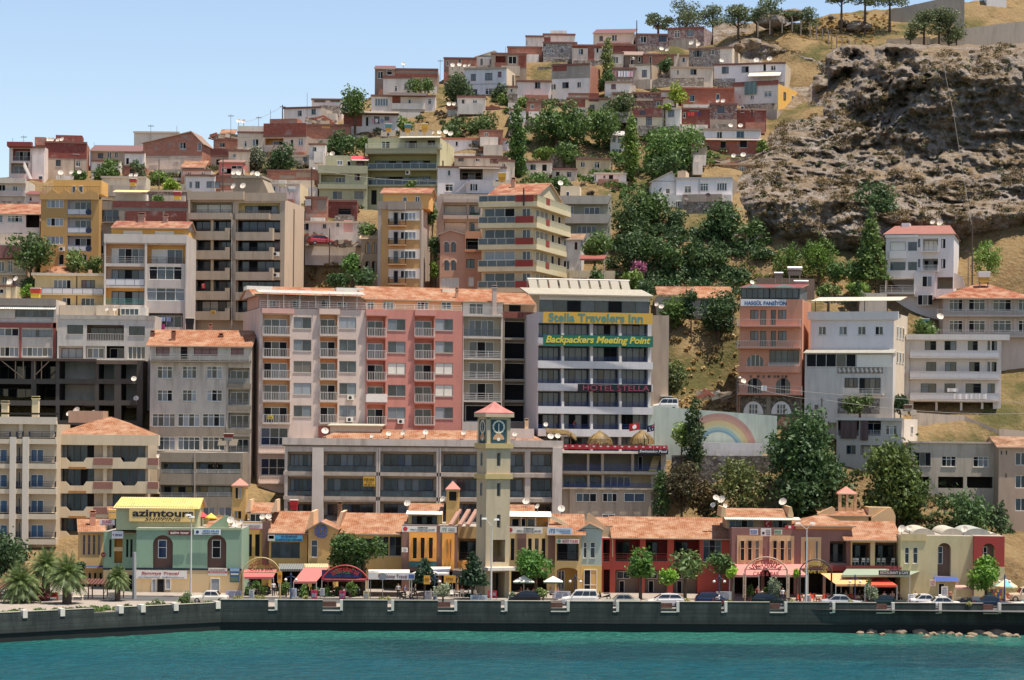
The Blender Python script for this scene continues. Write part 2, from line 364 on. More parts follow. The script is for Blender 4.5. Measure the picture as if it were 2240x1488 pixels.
        A,Bp,C,Dp=(a,f0,he),(b,f0,he),(b-Rr,r,hr),(a+L,r,hr); A2,B2=(a,f1,he),(b,f1,he)
        def pan(pts,w0,w1):
            q.poly(pts,m,[(pts[0][0] if 0 else w0[0],0),(w0[1],0),(w1[1],sl),(w1[0],sl)][:len(pts)])
        pan([A,Bp,C,Dp],(a,b),(a+L,b-Rr)); pan([B2,A2,Dp,C],(a,b),(a+Rr,b-L))
        if L>0: q.poly([A2,A,Dp],m,[(f1,0),(f0,0),(r,sl)])
        if Rr>0: q.poly([Bp,B2,C],m,[(f0,0),(f1,0),(r,sl)])
        lo=[(x,y,z-th) for x,y,z in (A,Bp,C,Dp,A2,B2)]; e=M('f:b09a84')
        q.poly([A,lo[0],lo[1],Bp],e); q.poly([B2,lo[5],lo[4],A2],e)
        q.poly([Bp,lo[1],lo[2],C],e); q.poly([C,lo[2],lo[5],B2],e); q.poly([A2,lo[4],lo[3],Dp],e); q.poly([Dp,lo[3],lo[0],A],e)
        q.poly([lo[0],lo[3],lo[2],lo[1]],e); q.poly([lo[5],lo[2],lo[3],lo[4]],e)
        o=q.build(name,s.o)
        if wallm is not False:
            g=MB(); wm=M(wallm) if wallm else s.m; hw=he+(hr-he)*over/(r-f0)-th*1.2
            if L<=0: g.poly([(a+side,d0,hw),(a+side,r,hr-th*1.3),(a+side,d0+D,hw)][::-1],wm)
            if Rr<=0: g.poly([(b-side,d0,hw),(b-side,r,hr-th*1.3),(b-side,d0+D,hw)],wm)
            if g.f: g.build('gable_wall',s.o)
        return o
    def mono(s,x0,x1,ye,yr,d0,d1,m='t:',th=.12,name='roof',side=0,yl=None):
        xc=(x0+x1)/2; h0=s.H(xc,ye,d0); h1=s.H(xc,yr,d1); a=s.S(x0,ye,d0)-side; b=s.S(x1,ye,d0)+side; q=MB(); sl=math.hypot(d1-d0,h1-h0)
        q.poly([(a,d0,h0),(b,d0,h0),(b,d1,h1),(a,d1,h1)],m,[(a,0),(b,0),(b,sl),(a,sl)])
        e='f:a89884' ; P8=[(a,d0,h0-th),(b,d0,h0-th),(b,d1,h1-th),(a,d1,h1-th)]; T=[(a,d0,h0),(b,d0,h0),(b,d1,h1),(a,d1,h1)]
        q.poly(P8[::-1],e)
        for j in range(4): k=(j+1)%4; q.poly([P8[j],P8[k],T[k],T[j]],e)
        return q.build(name,s.o)
    def gfront(s,x0,x1,ye,yr,xr=None,m='t:',over=.3,d1=None,wallm=None,th=.12):
        xr=xr or (x0+x1)/2; a,b,r=s.S(x0,ye),s.S(x1,ye),s.S(xr,yr); h0,h1,hr=s.H(x0,ye),s.H(x1,ye),s.H(xr,yr); d1=d1 or s.D; q=MB()
        e0=(a-over,h0-(hr-h0)*over/(r-a)); e1=(b+over,h1-(hr-h1)*over/(b-r)); l0=math.hypot(r-a,hr-h0)
        q.poly([(r,-over,hr),(e0[0],-over,e0[1]),(e0[0],d1,e0[1]),(r,d1,hr)][::-1],m,[(0,l0),(d1,l0),(d1,0),(0,0)][::1]); q.poly([(e1[0],-over,e1[1]),(r,-over,hr),(r,d1,hr),(e1[0],d1,e1[1])][::-1],m,[(d1,0),(d1,l0),(0,l0),(0,0)])
        for p,z in ((e0,0),(e1,0)): q.hexa([(p[0],-over,p[1]-th),(r,-over,hr-th),(r,-over+.15,hr-th),(p[0],-over+.15,p[1]-th),(p[0],-over,p[1]-.004),(r,-over,hr-.004),(r,-over+.15,hr-.004),(p[0],-over+.15,p[1]-.004)],'f:b8aa98')
        q.build('roof',s.o); g=MB(); g.poly([(a,0,min(h0,s.h)),(b,0,min(h1,s.h)),(b,0,h1),(r,0,hr-.02),(a,0,h0)],wallm or s.m); g.poly([(a,d1,h0),(r,d1,hr-.02),(b,d1,h1)],wallm or s.m); g.build('gable_wall',s.o)
    def chim(s,x,y0,y1,w=8,m='w:c8a890',d=2.0,cap=1):
        a,b,h0,h1=s.R(x-w/2,y0,x+w/2,y1,d); q=MB(); q.box(a,b,d,d+(b-a),h0-.6,h1,m)
        if cap: q.box(a-.08,b+.08,d-.08,d+(b-a)+.08,h1+.003,h1+.1,m); q.box(a+.05,b-.05,d+.05,d+(b-a)-.05,h1+.1,h1+.3,DARK); q.box(a-.04,b+.04,d-.04,d+(b-a)+.04,h1+.3,h1+.38,m)
        q.build('chimney',s.o)
    def ac(s,x,y,w=12):
        k=s.Y/F; W=w*k; a=s.S(x-w/2,y); h=s.H(x,y)-.32; q=MB(); q.box(a,a+W,-.42,-.08,h,h+.62,'f:dcdcd6'); 
        n=12; cx,cz=a+W*.42,h+.31; q.poly([(cx+.24*math.cos(t*2*math.pi/n),-.424,cz+.24*math.sin(t*2*math.pi/n)) for t in range(n)],'f:2c2e30'); q.box(a+.1,a+.16,-.4,0,h-.08,h-.003,'f:888888'); q.box(a+W-.16,a+W-.1,-.4,0,h-.08,h-.003,'f:888888'); q.build('air_conditioner',s.o)
    def pipe(s,x,y0,y1,m='f:a8a49c',r=.06,d=-.1):
        q=MB(); q.tube([(s.S(x,y1),d,s.H(x,y1)),(s.S(x,y0),d,s.H(x,y0))],r,m); q.build('drainpipe',s.o)
    def cloth(s,x0,y0,x1,y1,m,d=-.25):
        a,b,h0,h1=s.R(x0,y0,x1,y1); q=MB(); n=max(3,int((b-a)/.25)); pts=[(a+(b-a)*i/n,d+.06*math.sin(i*1.9)) for i in range(n+1)]
        for (xa,ya),(xb,yb) in zip(pts,pts[1:]): q.poly([(xa,ya,h0+random.uniform(0,.08)),(xb,yb,h0+random.uniform(0,.08)),(xb,yb,h1),(xa,ya,h1)],m)
        return q
    def finish(s):
        E=.04; W0,W1,Ht=s.s0,s.s1,s.h; q=MB(); m=s.m; base=-s.found
        H=[(max(a,W0+E),min(b,W1-E),max(h0,base+E),min(h1,Ht-E),d,mb,mr) for a,b,h0,h1,d,mb,mr in s.holes if b>W0+E and a<W1-E]
        xs=sorted({round(v,3) for h in H for v in h[:2]}|{round(W0,3),round(W1,3)}); zs=sorted({round(v,3) for h in H for v in h[2:4]}|{round(base,3),round(Ht,3)})
        for z0,z1 in zip(zs,zs[1:]):
            zc=(z0+z1)/2; run=None
            for x0,x1 in list(zip(xs,xs[1:]))+[(None,None)]:
                solid=x0 is not None and not any(a<(x0+x1)/2<b and c<zc<d for a,b,c,d,*_ in H)
                if solid: run=(run[0] if run else x0,x1)
                elif run: q.poly([(run[0],0,z0),(run[1],0,z0),(run[1],0,z1),(run[0],0,z1)],m); run=None
        for a,b,c,d,dp,mb,mr in H:
            q.poly([(a,dp,c),(b,dp,c),(b,dp,d),(a,dp,d)],mb)
            q.poly([(a,0,c),(a,dp,c),(a,dp,d),(a,0,d)],mr); q.poly([(b,dp,c),(b,0,c),(b,0,d),(b,dp,d)],mr); q.poly([(a,0,c),(b,0,c),(b,dp,c),(a,dp,c)],CONC if dp>.5 else mr); q.poly([(a,dp,d),(b,dp,d),(b,0,d),(a,0,d)],mr)
        for a,b,h,k in s.arch:
            r=(b-a)/2; c=(a+b)/2; n=8; ry=r*k; pts=[(c-r*math.cos(math.pi*i/(2*n)),h-ry+ry*math.sin(math.pi*i/(2*n))) for i in range(n+1)]
            for sg in (1,-1):
                for (x0,z0),(x1,z1) in zip(pts,pts[1:]):
                    X0,X1=(x0,x1) if sg==1 else (2*c-x0,2*c-x1); q.poly([(X0,.001,z0),(X1,.001,z1),(X1,.001,h+.002),(X0,.001,h+.002)],m); q.poly([(X0,0,z0),(X1,0,z1),(X1,.4,z1),(X0,.4,z0)],m)
        D=s.D; q.poly([(W1,0,base),(W1,D,base),(W1,D,Ht),(W1,0,Ht)],s.mr); q.poly([(W0,D,base),(W0,0,base),(W0,0,Ht),(W0,D,Ht)],s.mr); q.poly([(W1,D,base),(W0,D,base),(W0,D,Ht),(W1,D,Ht)],m)
        if s.top: q.poly([(W0,0,Ht),(W1,0,Ht),(W1,D,Ht),(W0,D,Ht)],s.mt)
        q.build('wall',s.o)
        x0,x1,yt,yb=s.box_
        n=max(1,int((W1-W0)/6))
        for i in range(n+1):
            t=W0+(W1-W0)*i/n; X,Yp=s.X+s.ca*t,s.Y+s.sa*t
            TP.append((X,Yp-.5,s.zb-.4))
            if s.cut<.2: TP.extend([(X-s.sa*q,Yp+s.ca*q,s.zb-.3) for q in (D*.35,D*.7)])
            TP.append((X-s.sa*D,Yp+s.ca*D,min(s.zb+D*s.cut,s.zb+Ht-1.0)))
# ---------------------------------------------------------------- signs
def textmesh(body,w,h,m,name='lettering',shear=0,bold=0.0,ext=.02,space=1.0):
    cu=bpy.data.curves.new(name,'FONT'); cu.body=body; cu.size=1; cu.extrude=.01; cu.shear=shear; cu.offset=bold; cu.align_x='CENTER'; cu.align_y='CENTER'; cu.space_character=space; cu.resolution_u=3
    o=bpy.data.objects.new(name,cu); COL.objects.link(o); dg=bpy.context.evaluated_depsgraph_get(); me=bpy.data.meshes.new_from_object(o.evaluated_get(dg)); bpy.data.objects.remove(o); bpy.data.curves.remove(cu)
    n=len(me.vertices); a=np.empty(n*3); me.vertices.foreach_get('co',a); a=a.reshape(n,3); lo,hi=a.min(0),a.max(0); c=(lo+hi)/2; sz=np.maximum(hi-lo,1e-6)
    b=np.empty_like(a); b[:,0]=(a[:,0]-c[0])*w/sz[0]; b[:,2]=(a[:,1]-c[1])*h/sz[1]; b[:,1]=-(a[:,2]-c[2])/sz[2]*ext
    me.vertices.foreach_set('co',b.ravel()); me.materials.clear(); me.materials.append(M(m)); me.update(); return me
def sign(label,x0,y0,x1,y1,Y,bg,texts,yaw=0,th=.08,name='sign',posts=0,cat='sign',frame=None):
    """texts: (string, cx, cy, w, h, colour, shear, bold) as fractions of the board"""
    c=P((x0+x1)/2,(y0+y1)/2,Y); k=Y/F; W,Hh=(x1-x0)*k,(y1-y0)*k
    o=thing(name,label,cat,c,math.radians(yaw)); q=MB()
    if bg: q.box(-W/2,W/2,-th,0,-Hh/2,Hh/2,bg)
    if frame:
        for a,b in ((-Hh/2-.05,-Hh/2),(Hh/2,Hh/2+.05)): q.box(-W/2-.05,W/2+.05,-th-.02,0,a,b,frame)
        for a,b in ((-W/2-.05,-W/2),(W/2,W/2+.05)): q.box(a,b,-th-.02,0,-Hh/2,Hh/2,frame)
    if posts:
        for x in (-W*.45,W*.45): q.box(x-.04,x+.04,-th*.8,-.01,-Hh/2-posts,-Hh/2-.002,'f:707070')
    if q.f: q.build('board',o)
    for t in texts:
        s,cx,cy,tw,thh,col,*r=t; sh=r[0] if r else 0; bo=r[1] if len(r)>1 else .0
        if s=='#':   # plain emblem or stripe block
            b=MB(); b.box(-W*tw/2,W*tw/2,-.016,0,-Hh*thh/2,Hh*thh/2,col); b.build('stripe',o,loc=(W*(cx-.5),-th-.003,Hh*(.5-cy)))
        elif s=='@o':
            b=MB(); b.poly([(W*tw/2*math.cos(i*math.pi/8),-.01,W*tw/2*math.sin(i*math.pi/8)) for i in range(16)],col); b.build('emblem',o,loc=(W*(cx-.5),-th-.006,Hh*(.5-cy)))
        else: link('lettering',textmesh(s,W*tw,Hh*thh,col,shear=sh,bold=bo),o,(W*(cx-.5),-th-.014,Hh*(.5-cy)))
    return o
R2=lambda y0,dy,n,h:[(y0+i*dy,y0+i*dy+h) for i in range(n)]
# ================================================================ waterfront arcade
def tall(b,xs,y0,y1,c='gd',f='d'):
    for x0,x1 in xs: b.win(x0,y0,x1,y1,n=1,c=random.choice(c),f=f,tr=.4,sill=0)
b=B('travel_office','green two storey travel office on the quay with two tall brown arches',298,528,1156,1310,275,11,'w:7fa58c,0.3')
b.band(296,1243,529,1247,'f:1e3038',.08); b.band(298,1247,528,1312,'w:c8b080,0.3',.03,'lower_wall')
b.shape([(298,1160),(528,1160),(528,1155),(298,1155)],'w:94a888,0.3',-.12,.3,'parapet')
for x0,x1,c in ((334,378,'n'),(453,495,'d')):
    a_,b_,h0,h1=b.R(x0,1171,x1,1243); b.holes.append((a_,b_,h0,h1,.55,M('w:6e5248,0.3'),b.m)); b.arch.append((a_,b_,h1,.95)); xm=(x0+x1)/2; b.pwin(xm-10,1181,xm+9,1221,.52,n=1,c=c,tr=.42)
b.pwin(343,1266,360,1307,-.04,n=1,c='d',f='g',name='door'); b.pwin(332,1266,342,1298,-.04,n=1,c='l'); b.pwin(362,1266,374,1290,-.04,n=1,c='l'); b.pwin(461,1265,481,1296,-.04,n=1,c='l',name='door')
b.blk(254,1108,432,1160,2.5,8,'w:a8b48c,0.3'); b.blk(282,1112,426,1142,2.42,2.49,'w:e0c88c,0.2','sign_panel')
b.gable(1112,1088,'c:f0d87c',.35,253,433,hip=0,hipl=10,d0=2.5,D=5.5,wallm='f:e8c000')
b.mono(448,497,1155,1131,1,7,'t:'); b.shape([(497,1156),(497,1129),(490,1129),(452,1156)],'w:8aa888,0.3',1,1.3,'parapet_gable')
b2=B('office_wing','green office wing with narrow slit windows left of the travel office',226,300,1163,1312,279,9,'w:7fa58c,0.3',found=3)
b2.band(225,1243,301,1247,'f:1e3038',.06); b2.band(226,1247,300,1312,'w:c8b080,0.3',.03,'lower_wall'); b2.holes.append(b2.R(250,1172,268,1232)+(1.2,M('w:c89a40,0.3'),M('w:c8a458,0.3'))); b2.band(249,1197,269,1206,'w:c8b080,0.3',.1,'balcony_wall')
tall(b2,[(276,281),(285,290),(239,244)],1180,1219); b2.mono(268,300,1166,1155,-.3,2,'t:'); b2.blk(254,1128,268,1165,1,5)
for x in (236,262,282): b2.pwin(x,1258,x+10,1306,-.04,n=1,c='d',f='d',name='door')
b3=B('corner_house','cream tile roofed corner house with four tall pink framed windows',174,228,1166,1318,283,9,'w:c4a468,0.3',ls=4)
b3.mono(170,232,1163,1135,-.5,5,'t:'); tall(b3,[(181,187),(192,198),(203,209),(214,220)],1170,1214,'gc','m:'and'f:b08078'); b3.mono(176,228,1241,1238,-1,.0,'f:2a3a6a',name='awning'); b3.chim(203,1123,1140,12,'w:c88a70',2); b3.blk(238,1115,256,1135,3,7,'w:d0a850')
for x in (180,192,204,216): b3.pwin(x,1252,x+8,1306,-.04,n=1,c='d',f='w:c4a468,0.3',name='door')
b3.mono(236,257,1120,1108,3,6,'t:')
b=B('cafe_building','yellow building with tall dark windows behind the arched cafe sign',526,590,1142,1300,283,9,'w:c8a050,0.3')
b.band(574,1140,592,1235,'w:7a5a52,0.3',.25,'pillar'); tall(b,[(533,539),(541,551),(558,568)],1169,1217,'d'); b.blk(545,1121,580,1146,2,7,'w:d8c07a,0.3'); b.pwin(547,1124,571,1144,1.98,n=2,c='gh'); b.mono(540,596,1122,1099,1.4,5,'t:')
for x in (538,596): b.shape([(x-4,1117),(x+4,1094),(x+8,1094),(x+8,1120),(x-4,1122)],'w:d8b890,0.2',1.2,5,'parapet_gable')
b.blk(508,1062,537,1170,3,5.4,'w:c0a058,0.3','bell_tower')
def cap(b,x0,x1,ye,yt,d0,d1,m='w:c07868,0.4',name='tower_roof'):
    a,c,_,h0=b.R(x0,ye,x1,ye+1,d0); h1=b.H((x0+x1)/2,yt,(d0+d1)/2); q=MB(); p=[(a,d0,h0),(c,d0,h0),(c,d1,h0),(a,d1,h0)]; t=((a+c)/2,(d0+d1)/2,h1)
    for i in range(4): q.poly([p[i],p[(i+1)%4],t],m)
    q.box(a,c,d0,d1,h0-.15,h0-.003,'f:b09080'); return q.build(name,b.o)
cap(b,506,539,1062,1046,2.8,5.6); b.pwin(514,1066,529,1092,2.98,n=2,c='dl',f='w:c0a058,0.3'); b.pwin(512,1117,529,1136,2.98,n=2,c='cd',f='w:c0a058,0.3')
b=B('press_club_building','tile roofed building under the blue press association sign',588,672,1166,1300,282,9,'w:c8a050,0.3')
b.mono(586,678,1166,1118,-.5,6.5,'t:'); b.win(593,1186,656,1221,n=3,c='ghg',f='k'); b.shape([(668,1163),(680,1119),(686,1119),(686,1170),(668,1170)],'w:d8b080,0.2',0,7,'parapet_gable'); b.band(588,1221,672,1234,'w:c8a050,0.3',.12)
b=B('at_sign_house','narrow yellow gable house bearing a big blue at symbol',674,736,1156,1300,281,9,'w:c0a058,0.3'); b.gfront(673,737,1156,1140,xr=702,d1=7); b.win(680,1181,695,1219,n=1,c='h',tr=.35)
b=B('long_tiled_shop','long low tile roofed shop building behind the big pine tree',734,890,1168,1300,284,9,'w:c0a058,0.3')
b.mono(731,892,1168,1122,-.6,6.5,'t:'); b.grid([(826,850),(852,878)],[(1174,1216)],n=2,f='k',tr=.5,c='gd'); b.grid([(740,770),(780,815)],[(1178,1216)],n=2,f='k'); b.shape([(731,1165),(745,1120),(752,1120),(738,1168)],'w:d8b890,0.2',-.3,6.5,'parapet_gable'); b.chim(743,1104,1140,9,'w:8a6a50',5)
b=B('veterans_club','brown club building with bright orange window panels and a white roof awning',879,1000,1149,1302,281,10,'w:7e5e56,0.35')
b.band(895,1165,955,1228,'w:e8a020,0.15',.12,'orange_panel'); b.band(967,1166,994,1246,'w:e8a020,0.15',.12,'orange_panel')
for x in (902,919,937): b.pwin(x,1175,x+11,1223,-.13,n=1,c='d',f='w:e8a020,0.15')
for x in (976,984): b.pwin(x,1178,x+4,1224,-.13,n=1,c='d',f='w:e8a020,0.15')
b.blk(893,1118,966,1151,3,8,'w:d8c080,0.3'); b.pwin(901,1129,956,1149,2.98,n=5,c='gdgdg',f='d'); b.mono(888,967,1125,1117,.6,3,'f:f4f2ea',name='awning',th=.05); b.mono(893,969,1118,1101,2.6,6.5,'t:'); b.band(895,1229,955,1240,'f:2a6a70',.1)
b.blk(976,1070,1004,1152,2.6,4.4,'w:d0a858,0.3','bell_tower'); cap(b,974,1006,1070,1052,2.4,4.6); b.pwin(981,1074,1000,1097,2.58,n=1,c='d',f='w:d0a858,0.3')
for i,x in enumerate((985,1005,1022)):
    q=MB(); q.hexa([(b.S(x,1153)-.2,-.1,b.H(x,1153)),(b.S(x,1153)+.25,-.1,b.H(x,1153)),(b.S(x+19,1122)+.25,3,b.H(x+19,1122)),(b.S(x+19,1122)-.2,3,b.H(x+19,1122)),(b.S(x,1153)-.2,-.1,b.H(x,1153)+.35),(b.S(x,1153)+.25,-.1,b.H(x,1153)+.35),(b.S(x+19,1122)+.25,3,b.H(x+19,1122)+.35),(b.S(x+19,1122)-.2,3,b.H(x+19,1122)+.35)],'w:9a7466,0.3'); q.build('pergola_beam',b.o)
b=B('arcade_link','cream recessed arcade bay between the club building and the clock tower',1000,1046,1152,1302,284,8,'w:b89a60,0.3'); b.log(1003,1178,1042,1226,back='w:a88c60,0.3',d=1.5,rl='h',rc='f:4a3a30',n=2,c='dg',f='d'); b.band(1000,1228,1046,1244,'w:e0a030,0.2',.12)
# clock tower
b=B('clock_tower','tall square beige clock tower with a faded red pyramid roof',1063,1115,978,1310,272,3.05,'w:b2a688,0.45',ls=23,cat='tower',found=1)
for y in (1037,):
    a_,c_,h0,h1=b.R(1040,y,1116,y+11); q=MB(); q.box(b.s0-.25,b.s1+.25,-.25,b.D+.25,h0,h1,'w:b8a468,0.4'); q.build('cornice',b.o)
a_,c_,h0,h1=b.R(1040,970,1116,981); q=MB(); q.box(b.s0-.25,b.s1+.25,-.25,b.D+.25,h0,h1,'w:b8a468,0.4'); q.build('cornice',b.o)
h2=b.R(1040,913,1116,970)[3]; q=MB(); t=.42
q.box(b.s0+.15,b.s1-.15,.15,b.D-.15,h1-.1,h2,'w:a89a70,0.3')
for x in (b.s0+.02,b.s1-.02-t):
    for y in (.02,b.D-.02-t): q.box(x,x+t,y,y+t,h1-.1,h2,'w:b2a688,0.4')
q.box(b.s0+.02,b.s1-.02,.02,b.D-.02,h2-.25,h2+.02,'w:b2a688,0.4'); q.build('belfry',b.o)
h3=b.H(1079,903); ht=b.H(1079,878,2); q=MB(); q.box(b.s0-.3,b.s1+.3,-.3,b.D+.3,h2+.022,h3,'w:b8a888,0.4'); p=[(b.s0-.32,-.32),(b.s1+.32,-.32),(b.s1+.32,b.D+.32),(b.s0-.32,b.D+.32)]; cx,cy=(b.s0+b.s1)/2,b.D/2
for i in range(4):
    (x0,y0),(x1,y1)=p[i],p[(i+1)%4]; mx=lambda x,c,k:c+(x-c)*k; hm=h3+(ht-h3)*.42
    A_,B_=(x0,y0,h3+.003),(x1,y1,h3+.003); C_,D_=(mx(x1,cx,.5),mx(y1,cy,.5),hm),(mx(x0,cx,.5),mx(y0,cy,.5),hm); q.poly([A_,B_,C_,D_],'w:b87068,0.7'); q.poly([D_,C_,(cx,cy,ht)],'w:b87068,0.7')
q.build('tower_roof',b.o)
def clockface(par,loc,rz,w,h):
    e=link('clock_face',None,par,loc,rz); q=MB(); q.box(-w/2,w/2,-.04,0,-h/2,h/2,'f:1f4a58'); zc=h*.2; R_=min(w*.44,h*.3)
    for k in range(12):
        a0,a1=(k+.06)*math.pi/6,(k+.94)*math.pi/6; q.poly([(r*math.sin(a),-.055,zc+r*math.cos(a)) for r,a in ((R_,a0),(R_,(a0+a1)/2),(R_,a1),(R_*.74,a1),(R_*.74,(a0+a1)/2),(R_*.74,a0))],'f:dcd8c0')
    zb=-h*.34
    for k in range(7):
        a0,a1=(k+.05)*math.pi/7,(k+.95)*math.pi/7; q.poly([(r*math.cos(a),-.055,zb+r*math.sin(a)) for r,a in ((R_*.9,a0),(R_*.9,(a0+a1)/2),(R_*.9,a1),(R_*.3,a1),(R_*.3,a0))],'f:d0a070')
    q.poly([(R_*.28*math.cos(k*math.pi/6),-.06,zb+.05+R_*.28*math.sin(k*math.pi/6)) for k in range(12)],'f:e0dcd0'); q.build('dial',e)
    q=MB(); q.box(-.05,.05,-.085,-.07,zc-R_*.95,zc+R_*.1,'f:dcd8c8'); q.box(-.06,.06,-.085,-.07,zc-.1,zc+R_*.5,'f:dcd8c8'); q.build('hand',e); return e
hc=(h1+h2)/2-.15; clockface(b.o,((b.s0+b.s1)/2,.1,hc),0,(b.s1-b.s0)*.6,(h2-h1)*.9); clockface(b.o,(b.s0+.1,b.D/2,hc),-math.pi/2,b.D*.6,(h2-h1)*.9)
for y in (991,1057,1126): b.win(1087,y,1095,y+29,n=1,c='g',f='g',deep=.3,sill=0); b.rwin(b.D*.42,b.D*.58,y,y+29,left=True,c='g',f='g')
b.holes.append(b.R(1078,1181,1105,1230)+(2.2,M('w:a89060,0.3'),b.m)); b.holes.append(b.R(1076,1252,1104,1309)+(2.2,M('w:6a5a40,0.3'),b.m)); b.pwin(1085,1255,1096,1307,2.15,n=1,c='d',f='d',name='door')
q=MB(); rail(q,b.S(1078,1220),b.S(1105,1220),.05,b.H(1090,1230),b.H(1090,1218),'h',M('f:4a3a30')); q.build('railing',b.o)
a_,c_,h0,h1=b.R(1062,1240,1122,1247); q=MB(); q.box(b.s0-.2,b.s1+.7,-1.3,-.003,h0,h1,'w:d8d4c8,0.4'); q.build('canopy',b.o)
b=B('club_annex','cream and brown building with slit windows and white roof awning right of the clock tower',1110,1216,1153,1302,281,10,'w:c8b078,0.3')
for x0,x1 in ((1132,1151),(1199,1216)): b.band(x0,1155,x1,1240,'w:7e5e56,0.35',.25,'pillar')
tall(b,[(1117,1125),(1155,1163),(1170,1178),(1185,1193)],1178,1226,'dt'); b.blk(1108,1122,1203,1155,3,8,'w:d8a040,0.3'); b.pwin(1119,1134,1136,1152,2.98,n=1,c='d'); b.pwin(1139,1134,1150,1152,2.98,n=1,c='d'); b.pwin(1153,1134,1170,1152,2.98,n=1,c='t'); b.mono(1104,1206,1130,1119,.3,3,'f:f4f2ea',name='awning',th=.05); b.mono(1106,1170,1119,1104,3,6.5,'t:')
for x in (1140,1172,1200): b.pipe(x,1128,1152,'f:dcdad4',.05,.6)
b=B('tours_office','cream arcaded office with a shaded balcony under the Aldo Tours sign',1214,1270,1168,1302,280,10,'w:c8aa68,0.3')
b.mono(1196,1282,1170,1124,-.5,7,'t:'); b.log(1218,1178,1266,1227,back='w:8a8070,0.3',d=2,rl='h',rc='f:3a3430',n=2,c='dg',f='d'); b.holes.append(b.R(1218,1242,1263,1300)+(2.5,M('w:b89850,0.3'),b.m)); b.arch.append(b.R(1218,1242,1263,1300)[:2]+(b.R(1218,1242,1263,1300)[3],.35)); b.pwin(1220,1248,1235,1290,2.45,n=2,c='hg'); b.shape([(1196,1130),(1200,1122),(1270,1162),(1270,1170)],'w:d8c8a0,0.2',-.2,.2,'parapet_gable',3)
b=B('blue_gable_house','small pale blue gable house between the cream arcade and the red building',1270,1316,1156,1302,281,9,'w:9ab0aa,0.25'); b.gfront(1268,1317,1157,1144,xr=1290,d1=8); b.grid([(1276,1284),(1291,1302)],[(1186,1221)],n=1,c='g',tr=.35); b.band(1270,1237,1316,1303,'w:c8a858,0.3',.05,'lower_wall'); b.pwin(1277,1246,1306,1294,-.06,n=2,c='dy',tr=.7)
b=B('red_arcade','long red arcade building with a broad orange tile roof and red pillars',1315,1604,1178,1304,282,11,'w:b0402c,0.35')
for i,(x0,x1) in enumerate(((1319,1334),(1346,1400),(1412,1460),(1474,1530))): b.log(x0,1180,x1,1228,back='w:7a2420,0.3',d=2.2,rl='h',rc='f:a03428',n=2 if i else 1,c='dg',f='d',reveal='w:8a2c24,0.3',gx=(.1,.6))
b.win(1538,1181,1578,1228,n=3,c='hdg',f='g',tr=.3); b.holes.append(b.R(1320,1246,1334,1302)+(2,M('w:5a3028,0.3'),b.m))
for x0,x1 in ((1346,1398),(1410,1458),(1472,1526)): b.holes.append(b.R(x0,1247,x1,1302)+(2,M('w:8a7a68,0.3'),b.m)); b.pwin(x0+3,1250,x1-20,1266,1.95,n=2,c='gg'); b.pwin(x0+8,1270,x0+20,1300,1.95,n=1,c='d',name='door')
b.mono(1337,1606,1178,1131,-.7,7,'t:'); b.shape([(1284,1125),(1290,1122),(1341,1166),(1341,1178),(1313,1178),(1284,1150)],'w:c0a880,0.3',-.3,.0,'parapet_gable',2.5); b.mono(1290,1340,1150,1131,3,7,'t:'); b.pipe(1340,1178,1218,'f:c8a878',.07,-.3)
b=B('restaurant_building','mauve brown restaurant building with cream slit window panels',1600,1742,1155,1304,279,10,'w:87615a,0.35')
for x0,x1 in ((1612,1668),(1683,1737)):
    b.band(x0,1172,x1,1238,'w:c8a878,0.3',.1,'cream_panel')
    for k in range(3): x=x0+7+k*16; b.pwin(x,1182,x+10,1227,-.11,n=1,c='d' if k<2 else 't',f='w:c8a878,0.3',tr=.4)
b.blk(1590,1130,1732,1157,2,8,'w:a89070,0.3'); b.pwin(1595,1138,1648,1155,1.98,n=4,c='ngdg',f='g'); b.pwin(1692,1138,1722,1155,1.98,n=3,c='gdg',f='g'); b.mono(1586,1752,1137,1131,.2,2,'c:e8e4d0',name='awning',th=.06); b.mono(1586,1734,1131,1112,1.6,7,'t:')
for x in (1585,1733): b.shape([(x-6,1132),(x-3,1110),(x+2,1110),(x+6,1126),(x+6,1134)],'w:c8a878,0.3',1.5,7,'parapet_gable')
b=B('hip_roof_restaurant','brown corner restaurant wing with low hipped tile roof and orange eaves band',1742,1862,1150,1304,279,9,'w:87615a,0.35')
b.band(1740,1150,1864,1158,'w:c89050,0.3',.2); b.gable(1150,1128,'t:',.5,1742,1866,hip=55); b.band(1752,1175,1796,1238,'w:c8a878,0.3',.1,'cream_panel')
for x,c in ((1759,'d'),(1771,'y'),(1783,'t')): b.pwin(x,1183,x+7,1228,-.11,n=1,c=c,f='w:c8a878,0.3')
b.log(1815,1184,1852,1232,back='w:8a7060,0.3',d=2.4,rl='h',rc='f:2c2422',n=3,c='dtd',f='d'); b.band(1812,1238,1862,1250,'w:a03c34,0.3',.1)
b=B('terrace_house','cream upper house with tile roof and gabled parapets behind the corner restaurant',1790,1915,1130,1200,291,9,'w:d0b47c,0.3'); b.mono(1792,1905,1128,1112,-.4,4,'t:'); b.win(1878,1140,1892,1160,n=1,c='g'); b.blk(1900,1110,1950,1150,0,6,'w:c8a878,0.3'); 
b.shape([(1905,1166),(1905,1133),(1942,1110),(1952,1114),(1958,1128),(1958,1166)],'w:c8a878,0.3',-.3,.1,'parapet_gable'); b.shape([(1787,1132),(1787,1124),(1820,1108),(1826,1112),(1826,1132)],'w:c8a878,0.3',-.3,.2,'parapet_gable',.5)
